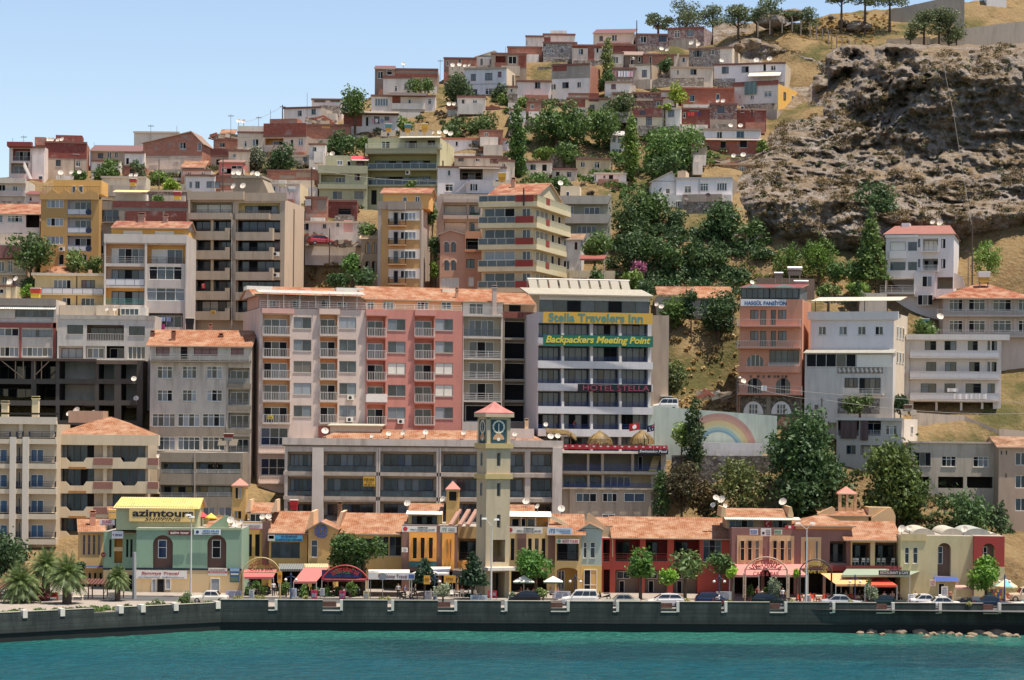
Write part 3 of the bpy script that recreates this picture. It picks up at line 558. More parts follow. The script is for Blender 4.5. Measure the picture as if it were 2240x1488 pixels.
b.blk(1834,1079,1841,1120,2,2.4,'w:c8a070,0.3','bell_tower_post'); b.blk(1851,1079,1856,1120,2,2.4,'w:c8a070,0.3','bell_tower_post'); b.blk(1868,1079,1874,1120,2,2.4,'w:c8a070,0.3','bell_tower_post'); b.blk(1834,1110,1874,1124,2.05,4.3,'w:c8a070,0.3','bell_tower_base'); b.blk(1834,1079,1840,1120,4,4.4,'w:c8a070,0.3','bell_tower_post'); b.blk(1868,1079,1873,1120,4,4.4,'w:c8a070,0.3','bell_tower_post'); cap(b,1832,1876,1080,1064,1.9,4.5)
b=B('seafood_restaurant','tile roofed restaurant with open first floor dining terrace and cream posts',1862,1972,1182,1304,278,10,'w:c8a878,0.3')
b.mono(1846,1976,1182,1140,-.6,6.5,'t:'); b.log(1864,1187,1904,1238,back='w:9a7860,0.3',d=3,rl='h',rc='f:2c2422',n=3,c='dgd',f='d'); b.log(1914,1187,1966,1238,back='w:9a7860,0.3',d=3,rl='h',rc='f:2c2422',n=4,c='dgdg',f='d'); b.band(1850,1238,1975,1250,'w:a03c34,0.3',.12); b.holes.append(b.R(1866,1252,1968,1302)+(3,M('w:4a3630,0.3'),b.m)); b.band(1966,1245,1974,1304,'w:a03c34,0.3',.2,'pillar')
b=B('vaulted_building','cream corner building with three barrel vaults on its roof',1970,2130,1172,1308,275,14,'w:c4b888,0.3',yaw=-3)
b.grid([(1979,1989),(1997,2008)],[(1197,1233)],n=1,c='g',tr=.38); a_,c_,h0,h1=b.R(2051,1188,2080,1261); b.holes.append((a_,c_,h0,h1,1.0,M('w:7a6256,0.3'),b.m)); b.arch.append((a_,c_,h1,.95)); b.pwin(2051,1195,2062,1234,.96,n=1,c='g',tr=.35); b.pwin(2052,1276,2066,1304,-.02,n=1,c='d',name='door'); b.band(1970,1168,2026,1183,'w:c8b47c,0.3',.1)
def vault(b,x0,x1,y0,y1,d0,d1,m='w:b0ac9c,0.5'):
    a,c,h0,h1=b.R(x0,y0,x1,y1,d0); q=MB(); n=12; pts=[((a+c)/2-(c-a)/2*math.cos(math.pi*i/n),h0+(h1-h0)*math.sin(math.pi*i/n)) for i in range(n+1)]; q.prism(pts,d0,d1,m); q.build('barrel_vault',b.o,False)
vault(b,1994,2046,1156,1172,2,12); vault(b,2060,2108,1156,1172,2.5,12); vault(b,2108,2168,1156,1172,2.2,12,'w:9aa09a,0.5'); b.mono(2046,2098,1271,1262,-1.6,-.01,'f:2c4c9c',name='awning')
b=B('red_corner_house','bright red end house with arched niche and white framed window',2130,2197,1173,1308,274,13,'w:a8362c,0.25',yaw=-3); a_,c_,h0,h1=b.R(2149,1189,2176,1236); b.holes.append((a_,c_,h0,h1,1.0,M('w:7a6256,0.3'),M('w:c4b078,0.3'))); b.arch.append((a_,c_,h1,.95)); b.pwin(2150,1196,2159,1218,.96,n=1,c='d',tr=.6); b.band(2130,1240,2197,1310,'w:c4b888,0.3',.04,'lower_wall'); vault(b,2165,2182,1166,1173,3,9)

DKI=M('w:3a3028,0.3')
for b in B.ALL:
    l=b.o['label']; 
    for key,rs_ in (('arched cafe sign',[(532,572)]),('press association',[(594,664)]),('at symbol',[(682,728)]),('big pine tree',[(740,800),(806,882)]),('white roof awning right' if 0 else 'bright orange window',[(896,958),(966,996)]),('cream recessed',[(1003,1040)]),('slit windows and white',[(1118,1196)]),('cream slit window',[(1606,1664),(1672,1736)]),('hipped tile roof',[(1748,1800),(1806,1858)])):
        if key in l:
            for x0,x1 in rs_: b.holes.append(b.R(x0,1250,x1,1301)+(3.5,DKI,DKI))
# ================================================================ lower rows
b=B('apartment_building','cream balcony block with paired fluted pilasters at the left edge',-30,123,928,1195,296,9,'w:b8ac94,0.3')
for y in (957,1011,1066,1121,1176): b.band(-32,y,126,y+14,'w:c0b8a4,0.3',1.0,'slab')
b.band(-30,912,126,928,'w:c4bcac,0.3',.9,'roof_beam'); b.band(-30,903,130,907,'f:2a241e',.6,'roof')
for x in (26,54): b.band(x-1,956,x+12,1200,'w:c4c0b4,0.3',1.25,'pilaster')
for x in (-8,44,112): b.band(x,928,x+8,957,'w:c0b8a4,0.3',.7,'post')
for y in (957,1011,1066,1121,1176):
    for x0,x1 in ((-30,25),(38,53),(66,124)): b.bal(x0,x1,y-13,y,1.0,'h','f:28304a',m='w:c0b8a4,0.3')
for y in (983,1038,1094,1148): b.win(67,y,95,y+28,n=2,c='uu',f='w',sill=0); b.win(-14,y,16,y+28,n=2,c='uu',f='w',sill=0); b.win(39,y-6,45,y+28,n=1,c='t',f='w',sill=0)
for x,y in ((10,883),(77,873)): b.chim(x,y,908,14,'w:d8c898,0.3',2,cap=1)
b=B('apartment_building','hip roofed cream block with maroon panels and chamfered balcony fronts',124,322,973,1195,300,9,'w:b8ac94,0.3')
b.gable(951,912,'t:',1.0,122,322,hip=100,D=12,wallm=False); b.band(122,951,350,974,'w:cdbfa0,0.3',1.2,'cornice')
for y0,y1 in ((1001,1025),(1053,1079),(1108,1132),(1161,1182)):
    e=b.shape([(122,y0),(148,y0),(156,y0+9),(186,y0+9),(192,y0),(266,y0),(272,y0+9),(298,y0+9),(304,y0),(350,y0),(350,y1),(122,y1)],'w:cdbfa0,0.3',-1.15,-1.0,'balcony_front'); b.band(122,y1-3,350,y1,'w:b8ac94,0.3',1.0,'slab')
    for x0,x1 in ((122,132),(208,250),(326,349)): b.band(x0,y0+1,x1,y0+16,'w:90645a,0.3',1.22,'maroon_panel')
    b.win(132,y0-29,206,y0+16,n=5,c=random.choice(['ghgdg','gghdd','chghd']),f='d',sill=0); b.win(246,y0-27,318,y0+14,n=4,c=random.choice(['gggh','ghgh']),f='b',sill=0); b.band(228,y0-29,236,y0,'w:c8bca0,0.3',.8,'post'); b.band(154,y0+20,192,y0+25,'w:a87838,0.3',1.21,'ochre_soffit')
b.blk(950-800,899,225,925,5,9,'w:b09078,0.3','stair_house')
b=B('house','grey two storey flat block with railed balconies below the weathered white building',349,530,990,1160,302,6,'w:8e8678,0.6')
b.log(352,1011,424,1036,back='w:8a8272,0.4',d=1.0,rl='h',rc='f:b0b8b8',n=4,c='gngg',f='k'); b.log(429,1011,526,1036,back='w:7a7060,0.4',d=1.0,rl='h',rc='f:c8ccc8',n=5,c='nddgg',f='k'); b.log(352,1060,424,1087,back='w:8a8272,0.4',d=1.0,rl='h',rc='f:b0b8b8',n=4,c='dgdg',f='k'); b.log(429,1060,526,1087,back='w:8a8272,0.4',d=1.0,rl='h',rc='f:c8ccc8',n=5,c='gcccg',f='k'); b.band(348,1060,529,1062,'w:7a7468,0.6',.1); b.grid([(430,470),(478,520)],[(1109,1140)],n=3,c='lcl',f='w'); b.pipe(426,988,1140)
b=B('apartment_building','weathered white apartment house with red windows under its orange tile roof',328,548,757,1002,308,12,'w:b9b4ac,1.0',ls=0,mr='w:a89c90,0.6')
b.gable(757,722,'t:d08860',.5,325,548,D=12); b.band(326,788,550,793,'f:6a6258',.25)
for x0,x1,n in ((341,371,2),(395,410,1),(424,476,3),(505,533,2)): b.win(x0,757 if n==1 else 759,x1,787 if n==1 else 778,n=n,c='r' if n>1 else 'd',f='m',tr=.3)
b.bal(330,548,776,790,.9,'h','f:b8b8b0',m='w:8a8478,0.6')
b.grid([(344,377),(399,430),(452,486)],[(801,828),(853,878)],n=3,f='w',tr=.3,c=None)
b.grid([(333,383),(389,437),(443,492)],[(905,933),(956,985)],n=4,f='w',tr=.25); b.band(328,933,496,954,'w:8c8274,0.8',.06,'spandrel')
for y in (805,852,903,955): b.log(499,y,546,y+34,back='w:a09a8c,0.5',d=1,rl='s' if y==805 else 'h',rc='f:8a8880',n=3,c='hgg',f='w',rh=12)
for y in (839,887,938): b.band(497,y,550,y+10,'w:8a8274,0.8',.3,'slab')
b.pipe(496,790,990); 
for x in (333,379,483): b.chim(x,729 if x!=483 else 735,757,9,'w:a06a50',1.5 if x==379 else 3)
b.chim(460,714,740,6,'w:c08a70',7)
b=B('apartment_building','long grey concrete block with wide glazed loggias behind the clock tower',622,1229,962,1190,300,12,'w:c2b8ae,0.9')
for y0,y1 in ((988,1034),(1042,1088),(1098,1142)):
    for x0,x1,n in ((629,683,5),(708,822,7),(831,954,7),(965,1060,6),(1062,1148,5),(1160,1208,3)): b.log(x0,y0,x1,y1,back='w:b8a998,0.4',d=1.4,rl='g',rc='f:3a2e2a',rh=15,n=n,c=''.join(random.choice('hgcgchn') for _ in range(n)),f='b',gt=.13,reveal='w:b0a698,0.4')
    b.band(620,y1,1208,y1+8,'w:b4aa9e,0.9',.12,'slab')
b.band(618,961,1232,976,'w:c6bcb2,0.9',.35,'parapet'); b.band(618,976,1230,979,'f:6a645c',.2)
for x0,x1,p in ((683,707,.5),(1208,1229,.5),(823,826,.12),(828,831,.12),(955,958,.12),(961,964,.12)): b.band(x0,979,x1,1195,'w:cac2ba,0.8',p,'pillar')
b.gable(967,941,'t:',.1,690,1200,d0=2.5,D=9,hip=60,wallm=False); b.blk(722,930,832,962,6,11,'w:c8b8a4,0.4','stair_house'); b.mono(716,838,931,927,5.5,11.5,'c:d8d0b8'); b.blk(1105,938,1168,966,4,10,'w:c8b8b0,0.4','stair_house'); b.chim(1152,922,940,8,'w:d8b888',6)
b=B('pool_terrace_building','open sided concrete terrace building under the hotel swimming pool deck',1229,1456,990,1180,303,9,'w:aaa092,0.7')
b.log(1232,993,1284,1031,back='w:9a9284,0.4',d=3,rl='h',rc='f:3a5a9a',n=0); b.log(1289,993,1315,1031,back='w:a29a8c,0.4',d=3,rl='h',rc='f:3a5a9a',n=0); b.log(1321,993,1381,1031,back='w:a29a8c,0.4',d=3,rl='h',rc='f:3a5a9a',n=0); b.log(1387,993,1446,1031,back='w:8a8274,0.4',d=3,rl='h',rc='f:3a5a9a',n=1,c='d',gx=(.2,.36))
b.log(1232,1039,1285,1067,back='w:b0a890,0.4',d=2,rl='h',rc='f:3a5a9a',n=4,c='gtgg',f='g'); b.log(1290,1039,1316,1067,back='w:b0a890,0.4',d=2,rl='h',rc='f:3a5a9a',n=2,c='gt',f='g'); b.log(1321,1039,1424,1067,back='w:c0b490,0.4',d=2,rl='h',rc='f:3a5a9a',n=4,c='pppp',f='w',gx=(.02,.58))
b.band(1226,987,1462,992,'w:d8d4cc,0.4',1.2,'slab'); b.band(1228,1031,1458,1037,'w:b0a898,0.6',.6,'slab'); b.band(1230,1067,1430,1071,'w:b0a898,0.6',.8,'slab'); b.band(1246,1071,1424,1185,'w:b0a594,0.8',.5,'lower_block')
for x0,x1,n,c in ((1260,1305,3,'hgd'),(1318,1350,3,'dhd'),(1365,1410,2,'nn')): b.pwin(x0,1079,x1,1098,-.52,n=n,c=c)
b.pwin(1259,1124,1266,1140,-.52,n=1,c='d'); b.pwin(1317,1125,1345,1134,-.52,n=2,c='cc'); 
for i in range(8):
    q=MB(); q.box(0,1.0,-.3,0,0,.2,'f:c8b078'); q.build('stair_step',b.o,loc=(b.S(1420,1030)+i*.09,.3+i*.3,b.H(1420,1030)+i*.25))
b=B('apartment_building','long whitewashed and salmon pink apartment block with white barred balconies',566,800,676,1100,311,15,'w:c3b2aa,0.35',yaw=15,mr='w:c3b2aa')
def pinkrow(b,dy,defs,back):  # back: recess wall colours, their orange tint stands in for bounced light
    for i,y in enumerate((692,741,788,836,885)):
        y+=dy
        for (x0,x1,kind) in defs:
            if kind=='b': b.log(x0,y-3,x1,y+41,back=random.choice(back),d=.9,rl='v',rc='f:d8d4d0',rh=19,n=3 if x1-x0>50 else 2,c=''.join(random.choice('hhgcd') for _ in range(3)),f='w',gt=.2,proj=.55)
            else: b.win(x0,y+2,x1,y+27,n=2,c=random.choice(['hh','hc','ll','cc','gd','gh','tt','lh','bb','cg']),f='g',deep=.1)
pinkrow(b,0,[(575,634,'b'),(642,681,'w'),(700,738,'b'),(742,779,'w')],['w:c89a68,0.3','w:d09058,0.3','w:c8a078,0.3'])
b.band(572,675,642,686,'w:c89a90,0.3',.6,'canopy'); b.band(697,676,742,688,'w:c8b0a6,0.3',.6,'canopy')
b.win(571,936,630,974,n=3,c='ngg',f='w',tr=.55,sill=0); b.win(571,1003,624,1040,n=3,c='ngg',f='w',tr=.55,sill=0); b.bal(566,628,976,990,.6,'v'); b.bal(566,622,1042,1056,.6,'v'); b.blk(565,648,800,676,2.2,12,'w:b89080,0.3'); b.band(696,932,742,960,'w:a8665a,0.3',.05,'red_panel')
b.pwin(587,658,604,672,2.18,n=2,c='hh'); b.pwin(640,656,658,674,2.18,n=2,c='gg'); b.pwin(702,656,722,672,2.18,n=2,c='dh'); b.pwin(737,661,757,670,2.18,n=2,c='gg')
b.gable(648,629,'t:d08860',.3,557,800,d0=2.2,D=12); b.mono(566,697,641,635,-.5,2.5,'c:d4ccc0',name='awning',th=.06); b.mono(697,801,644,638,-.5,2.5,'c:d4ccc0',name='awning',th=.06)
for x in (585,620,655,690,720,750,780): b.pipe(x,642,674,'f:d0ccc8',.04,-.3)
for x,y in ((766,870),(764,918)): b.ac(x,y,15)
q=MB(); rail(q,b.s0,b.s1-.1,.02,b.h+.01,b.h+1.0,'h',M('f:dcdad4')); q.build('railing',b.o)
for x0,x1,y in ((540,596,626),(736,796,630)): b.blk(x0,y,x1,y+8,6,9,'f:f0ece4','solar_panel_housing')
PB=b
b=B('apartment_building','salmon pink half of the long apartment block with orange penthouse',799,1010,679,1100,314.5,15,'w:c07c70,0.35',yaw=15)
pinkrow(b,4,[(803,843,'b'),(848,887,'w'),(907,949,'b'),(952,991,'w')],['w:c07060,0.3','w:c87a60,0.3'])
for x0,x1 in ((799,847),(906,953)): b.band(x0,679,x1,691,'w:c4847a,0.3',.6,'canopy')
b.band(799,863,845,880,'f:d8d4d2',.72,'balcony_sheet'); b.blk(800,657,1010,680,2.0,12,'w:e09a5a,0.2')
for x0,x1,n,c in ((803,818,2,'hd'),(837,861,3,'dhh'),(912,937,3,'hdh'),(965,987,2,'gg')): b.pwin(x0,661,x1,678,1.98,n=n,c=c)
b.gable(657,630,'t:d08860',.4,800,1100,d0=2,D=12); b.ac(876,922,15); q=MB(); rail(q,b.s0,b.s1-.1,.02,b.h+.01,b.h+.8,'h',M('f:dcdad4')); q.build('railing',b.o); b.blk(968,632,995,642,6,9,'f:e8dcc8','solar_panel_housing'); b.chim(1000,634,648,5,'w:d09a70',3)
b=B('apartment_building','narrow white apartment stack with glazed loggias beside the pink block',1011,1098,690,1100,317,14,'w:bcb8b2,0.5',yaw=12)
for i,(y0,y1) in enumerate(((694,736),(741,783),(787,829),(832,876))): b.log(1014,y0,1096,y1,back='w:b8b09c,0.4',d=1.2,rl='h' if i else 'v',rc='f:d8dadc' if i else 'f:5a6a7a',n=4 if not i else 3,c=['chch','hdh','hhh','hdh'][i],f='w',gx=(.18,.85),gt=.14)
b.log(1014,880,1096,923,back='w:6a6458,0.4',d=1.5,rl='x',n=1,c='d',gx=(.1,.8)); b.blk(1012,662,1100,690,2,10,'w:d0d0cc,0.3'); b.pwin(1026,664,1057,688,1.98,n=2,c='hh'); b.chim(1082,630,690,9,'w:b8a8a0',1); b.bal(1012,1100,672,690,.2,'v','f:c8c8c4')
b=B('unfinished_building','unfinished concrete stack with black empty floors and a red brick parapet',1099,1176,684,1100,319,14,'w:8e877c,0.7',yaw=12)
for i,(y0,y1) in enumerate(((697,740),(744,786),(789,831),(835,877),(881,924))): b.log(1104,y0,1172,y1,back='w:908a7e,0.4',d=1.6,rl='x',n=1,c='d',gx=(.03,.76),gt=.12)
b.band(1100,683,1176,696,'b:9a4a3a',.05,'brick_parapet'); b.blk(1102,664,1174,684,2.5,10,'w:b8a088,0.3'); b.pwin(1112,664,1140,683,2.48,n=1,c='d',f='w:b8a088,0.3'); b.gable(664,640,'t:d08860',.3,1000,1168,d0=2,D=11)
b=B('hotel','blue railed hotel with white parapets and big yellow and green banners',1176,1424,684,1010,309,14,'w:b4b6bc,0.3',yaw=8)
for i,y in enumerate((707,757,806,856,905,956)):
    for x0,x1 in ((1177,1227),(1233,1290),(1297,1353),(1359,1417)): b.log(x0,y,x1,y+36,back='w:8a92a4,0.3',d=1.4,rl='h',rc='f:34508c',rh=12,n=4,c=''.join(random.choice('ccccdgc') for _ in range(4)),f='d',gt=.06,gx=(.01,.99))
    if i<5: b.band(1175,y+34,1425,y+50,'w:c4c6cc,0.35',1.0,'parapet')
    for x in (1230,1293,1356): b.blk(x-1,y+22,x+4,y+35,-.95,-.7,'f:e0e0e0','lamp_post_stub')
b.pwin(1180,646,1420,684,-.02,n=8,c='hgdhgdgh',f='k',tr=.34); b.band(1180,647,1420,658,'f:dcdcdc',.12,'blind'); b.mono(1156,1430,645,632,-1.2,7,'c:c8bca4',th=.18); b.blk(1424,690,1462,990,3,12,'w:a09080,0.6','rear_wing')
q=MB(); a_,c_,h0,h1=b.R(1157,615,1382,634,9)
for i in range(10): x=a_+(c_-a_)*i/10; q.hexa([(x+.1,9,h0),(x+1.25,9,h0),(x+1.25,10.6,h0+1.3),(x+.1,10.6,h0+1.3),(x+.1,8.95,h0+.1),(x+1.25,8.95,h0+.1),(x+1.25,10.55,h0+1.4),(x+.1,10.55,h0+1.4)],'f:8c887a'); q.tube([(x,10.6,h0-1),(x,10.6,h0+1.4)],.05,'f:b0b0b0')
q.tube([(a_,10.7,h0+1.45),(c_,10.7,h0+1.45)],.14,'f:d8d4cc'); q.build('solar_collectors',b.o)
# left middle row
b=B('unfinished_building','dark unfinished concrete frame building with open floors on the left',-30,312,787,960,312,9,'w:4e4c48,0.6')
for y0,y1 in ((789,829),(840,876),(887,920),(930,955)):
    for x0,x1 in ((-28,68),(79,122),(130,208),(216,250),(265,299)):
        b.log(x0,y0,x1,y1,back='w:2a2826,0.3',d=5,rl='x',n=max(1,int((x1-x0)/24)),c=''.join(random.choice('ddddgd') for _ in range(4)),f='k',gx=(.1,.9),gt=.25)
b.band(-30,784,212,790,'f:4a3a30',.5,'roof_edge'); b.band(212,789,300,797,'w:6a5c50,0.6',.3,'slab')
for x in (33,50,75,90): b.band(x,790,x+2,829,'f:8a7a66',.05,'prop')
for x0,y0,x1,y1 in ((0,786,50,826),(78,820,108,790)): q=MB(); q.tube([(b.S(x0,y0),-.1,b.H(x0,y0)),(b.S(x1,y1),-.1,b.H(x1,y1))],.08,'f:8a7a66'); q.build('brace',b.o)
b=B('apartment_building','white flat roofed block with a recessed barred loggia above the dark frame building',125,338,690,860,316,10,'w:b9b6b2,0.7')
b.win(147,711,182,731,n=2,c='gg',f='k'); b.win(282,714,317,734,n=2,c='gg',f='k'); b.log(190,711,271,746,back='w:6a5a50,0.4',d=1.2,rl='v',rc='f:d0c8c0',rh=16,n=4,c='gggg',f='b'); b.band(124,690,340,699,'w:a8a49c,1.0',.12,'parapet'); b.log(128,757,182,784,back='w:c8c8c8,0.3',d=1.2,rl='x',n=3,c='lll',f='m'); b.log(187,757,230,784,back='w:b0b0b0,0.3',d=.5,rl='x',n=3,c='tct',f='w'); b.log(233,757,272,784,back='w:3a3630,0.3',d=2,rl='x',n=2,c='dg'); b.win(280,758,318,786,n=4,c='htht',f='w'); b.blk(130,668,216,690,4,9,'w:c4b8a4,0.5','stair_house'); b.blk(210,668,250,690,3,7,'w:d0c0a8,0.5','stair_house'); b.blk(262,673,320,690,4,8,'w:c8c8c4,0.3','stair_house'); b.pwin(264,675,304,690,3.98,n=4,c='hhhh')
b=B('apartment_building','block with maroon trim and continuous glazed strips at the left edge',-30,122,655,860,318,10,'w:b4b0ac,0.5')
b.band(-30,653,123,669,'w:8a827a,0.6',.3,'parapet'); b.mono(-30,121,676,670,-.6,-.02,'c:e8e4d8',name='awning',th=.05); b.win(-20,677,118,694,n=9,c='gghgghggh',f='g'); b.band(-30,706,123,717,'w:8c4a44,0.4',.15,'maroon_band'); b.band(42,717,47,800,'w:8c4a44,0.4',.15,'maroon_pilaster'); b.band(116,706,123,800,'w:8c4a44,0.4',.15,'maroon_pilaster')
b.win(-20,718,41,735,n=4,c='hcgd',f='w'); b.win(49,721,115,738,n=7,c='cccgccc',f='g'); b.win(-20,759,41,780,n=6,c='cdtdcc',f='w'); b.win(48,760,115,780,n=6,c='chcctc',f='w')
b=B('house','cream two storey house with dark railed balcony left of the white apartment stack',76,228,602,680,326,9,'w:d0bc88,0.3')
b.gable(603,582,'t:d08860',.2,84,160,D=7,d0=1,hip=30,wallm=False); b.win(117,612,155,631,n=4,c='cccd',f='w'); b.win(178,613,208,630,n=3,c='rct',f='d'); b.bal(72,229,631,644,1.0,'p','f:3a3440',m='w:c8b890,0.3'); b.win(136,651,155,670,n=2,c='cd',f='w'); b.win(177,652,207,670,n=3,c='ggh',f='w'); b.band(70,598,230,604,'w:c8bca8,0.4',.6,'roof_slab'); b.blk(193,590,200,604,1,1.6,'w:d0a888','chimney')
b=B('apartment_building','white apartment stack with orange loggia walls and a tile roofed yellow penthouse',229,409,514,760,322,11,'w:b6b0ac,0.5')
b.blk(244,497,408,514,1.5,9,'w:d8a850,0.3'); b.gable(498,484,'t:c07860',.4,248,408,d0=1,D=8); b.pwin(270,505,312,514,1.48,n=1,c='b'); b.pwin(339,506,381,514,1.48,n=1,c='b'); b.band(228,513,409,532,'w:c0bab4,0.4',.3,'parapet')
b.log(231,534,316,576,back='w:d0a070,0.3',d=1.3,rl='h',rc='f:c8c0b8',n=5,c='bhdhc',f='w',gx=(.12,.99),gt=.2); b.log(322,536,406,577,back='w:d8a850,0.3',d=1.3,rl='h',rc='f:6a4a44',n=4,c='bbhh',f='w',gx=(.08,.9),gt=.2)
b.log(231,583,316,625,back='w:c8a890,0.3',d=1.3,rl='p',rc='f:3a4a7a',n=5,c='cgdgc',f='d',gx=(.12,.98),gt=.14); b.win(326,583,398,612,n=4,c='dhhd',f='w',tr=.25,sill=0)
b.log(231,630,316,667,back='w:d8a850,0.3',d=1.3,rl='h',rc='f:5a9a98',n=5,c='ccdcc',f='d',gx=(.12,.99),gt=.18); b.win(321,630,404,658,n=4,c='chhc',f='w',tr=.3,sill=0); b.log(323,685,400,716,back='w:6a6a70,0.3',d=1.2,rl='x',n=4,c='cgcg',f='w'); b.log(231,676,316,712,back='w:b0a898,0.3',d=1.2,rl='h',rc='f:b0b0b0',n=4)
for x in (230,408): b.band(x-2,514,x+1,750,'w:c4beb8,0.4',.25,'pilaster')
b.band(317,532,321,750,'w:c4beb8,0.4',.25,'pilaster'); b.chim(309,471,490,14,'w:b08a78',4); b.chim(362,474,490,9,'w:b08a78',4)
for x0,x1,m in ((325,332,'f:a02038'),(336,346,'f:3a3a50'),(352,362,'f:8aa8d0'),(366,374,'f:7a88c0'),(332,346,'f:7a1a2a')): b.cloth(x0,694,x1,704,m,-.1).build('laundry',b.o)
b.cloth(352,709,361,722,'f:a02a80',-.1).build('laundry',b.o)
b=B('apartment_building','six storey ochre building with zigzag roof parapet and white banners on balconies',89,216,437,600,335,10,'w:b48c48,0.25',rs=30)
pts=[(88,437),(88,419),(98,424),(104,424),(116,414),(129,424),(133,424),(143,414),(156,424),(160,424),(170,414),(180,424),(186,424),(196,414),(216,424),(216,437)]; b.shape(pts,'w:b89050,0.2',-.3,.1,'zigzag_parapet')
for y in (437,477,517): b.win(102,y,139,y+18,n=4,c='lcll' if y!=477 else 'ldll',f='w',sill=0); b.log(147,y-1,199,y+33,back='w:c0bcc4,0.2',d=1.2,rl='p',rc='f:5a6070',rh=13,n=3,c='tht' if y<517 else 'dtd',f='w',gx=(.25,.98),gt=.12); q=MB(); q.poly([(b.S(194,y+27)+.45*math.cos(i*.524),-.0,b.H(194,y+27)+.45*math.sin(i*.524)) for i in range(12)],'f:2a3050'); q.build('banner_emblem',b.o)
b.ac(136,545,12); b.blk(116,394,222,424,5,10,'w:d0a048,0.2'); b.win(128,556,140,580,n=1,c='d'); b.win(170,556,190,575,n=2); b.pwin(158,407,166,423,4.98,n=1); b.pwin(172,407,182,423,4.98,n=1); q=MB(); rail(q,b.s0,b.s1,.5,b.h+.4,b.h+2.0,'v',M('f:5a4a40')); q.build('railing',b.o)
b=B('apartment_building','grey concrete building with two dark red brick panels behind the white stack',217,412,441,600,337,11,'w:8c8478,0.6')
b.band(247,440,413,454,'b:8a3c30',.06,'brick_panel'); b.band(274,462,356,487,'b:8a3c30',.05,'brick_panel'); b.band(361,462,408,487,'b:8a3c30',.05,'brick_panel'); b.win(219,459,260,487,n=3,c='hhg',f='g'); b.win(217,536,227,556,n=1,c='d'); b.bal(228,262,474,486,.8,'h','f:4a4a58')
b.mono(246,321,420,416,1,4,'f:e8c070',name='awning',th=.06); b.blk(252,423,318,441,3,6,'w:c8c4b8,0.4','roof_shelter')
b=B('apartment_building','large beige building with dark glass loggias and a tall blank side wall',413,622,437,760,331,12,'w:aa9c88,0.45',rs=44,mr='w:c4ae94,0.35')  # side wall colour made lighter and warmer to stand for sunlight
for i,y in enumerate((484,526,571,615,659)):
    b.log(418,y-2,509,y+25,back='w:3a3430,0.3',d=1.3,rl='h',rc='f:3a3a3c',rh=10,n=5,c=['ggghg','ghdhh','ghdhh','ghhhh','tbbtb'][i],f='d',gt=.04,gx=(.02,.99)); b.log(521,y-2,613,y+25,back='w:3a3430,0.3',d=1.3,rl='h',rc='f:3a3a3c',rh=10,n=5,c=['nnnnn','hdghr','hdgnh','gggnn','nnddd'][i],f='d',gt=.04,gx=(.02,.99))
    b.band(416,y+23,505,y+42,'w:aa9c88,0.6',1.0,'balcony_front'); b.band(519,y+25,592,y+43,'w:aa9c88,0.6',1.0,'balcony_front'); b.band(592,y+16,600,y+43,'w:aa9c88,0.6',1.0,'flower_box'); b.band(496,y+16,505,y+24,'w:aa9c88,0.6',.98,'flower_box'); b.band(511,y-2,518,y+42,'w:b0a490,0.4',.6,'pilaster'); b.band(462,y-2,468,y+22,'w:b8a888,0.4',.3,'post') if i<4 else None
b.log(418,442,509,469,back='w:b0a088,0.3',d=1.3,rl='h',rc='f:5a4a48',rh=10,n=3,c='bbb',f='b',gt=.12); b.log(521,444,613,468,back='w:d0bc80,0.3',d=1.3,rl='h',rc='f:6a6a68',rh=8,n=5,c='hcddc',f='d',gx=(.12,.9),gt=.2); b.band(416,467,508,481,'w:aa9c88,0.6',1.0,'balcony_front'); b.band(519,468,592,481,'w:aa9c88,0.6',1.0,'balcony_front'); b.band(412,420,535,438,'w:b0a08a,0.4',.6,'parapet'); b.band(535,422,628,440,'w:b0a08a,0.4',.1,'parapet'); b.pipe(510,470,720,'f:b0aca4',.09,-.75)
b.blk(510,388,560,438,5,10,'w:8e8474,0.5','stair_house'); q=MB(); a_,c_=b.S(560,420,5),b.S(594,420,5); q.prism([(a_,b.H(560,438,5)),(c_,b.H(560,438,5)),(c_-.4,b.H(594,424,5)),(a_+.8,b.H(575,388,5)),(a_,b.H(560,388,5))],5,10,'w:958a78,0.5'); q.build('stair_house',b.o); b.blk(506,384,574,389,4.6,10.4,'w:9a9080,0.5','roof_slab'); b.band(413,437,416,760,'w:b0a490,0.4',.8,'pilaster')
q=MB(); q.box(b.s1+.003,b.s1+.05,5.2,5.7,b.H(620,740),b.H(620,450),'f:6a5c4c'); q.build('side_groove',b.o)
for y in (556,602): b.ac(604,y,15)
b=B('apartment_building','narrow ochre tower block with dark iron balconies and white window strip',827,921,457,700,336,10,'w:c49a58,0.3',rs=20,mr='w:a89e94,0.4')
b.band(826,441,923,458,'w:968c80,0.6',.15,'parapet'); b.band(850,441,888,460,'w:968c80,0.6',.9,'parapet'); b.band(826,458,833,700,'w:a8a098,0.5',.08,'pilaster'); b.band(919,441,922,700,'w:a89e94,0.4',.06,'pilaster')
for y in (461,503,545,588,630):
    b.band(850,y,918,y+22,'w:d0ccc4,0.25',.05,'white_panel'); b.pwin(861,y+4,871,y+31,-.06,n=1,c='d' if y!=545 else 'g',f='g',name='door'); b.pwin(876,y+4,910,y+21,-.06,n=4,c=random.choice(['dhll','hhhh','dlch']),f='w'); b.bal(851,889,y+19,y+33,.9,'v','f:26282c',m='w:c8a070,0.3')
b.blk(838,421,938,457,2,9,'w:d8a452,0.25'); b.gable(422,411,'t:c87858',.3,836,939,d0=2,D=7); b.pwin(881,431,891,442,1.98,n=1,c='h'); b.pwin(908,430,919,442,1.98,n=2,c='gh')
b=B('apartment_building','grey shuttered block with corner planters behind the pink arched house',956,1052,429,620,346,10,'w:a39c94,0.4')
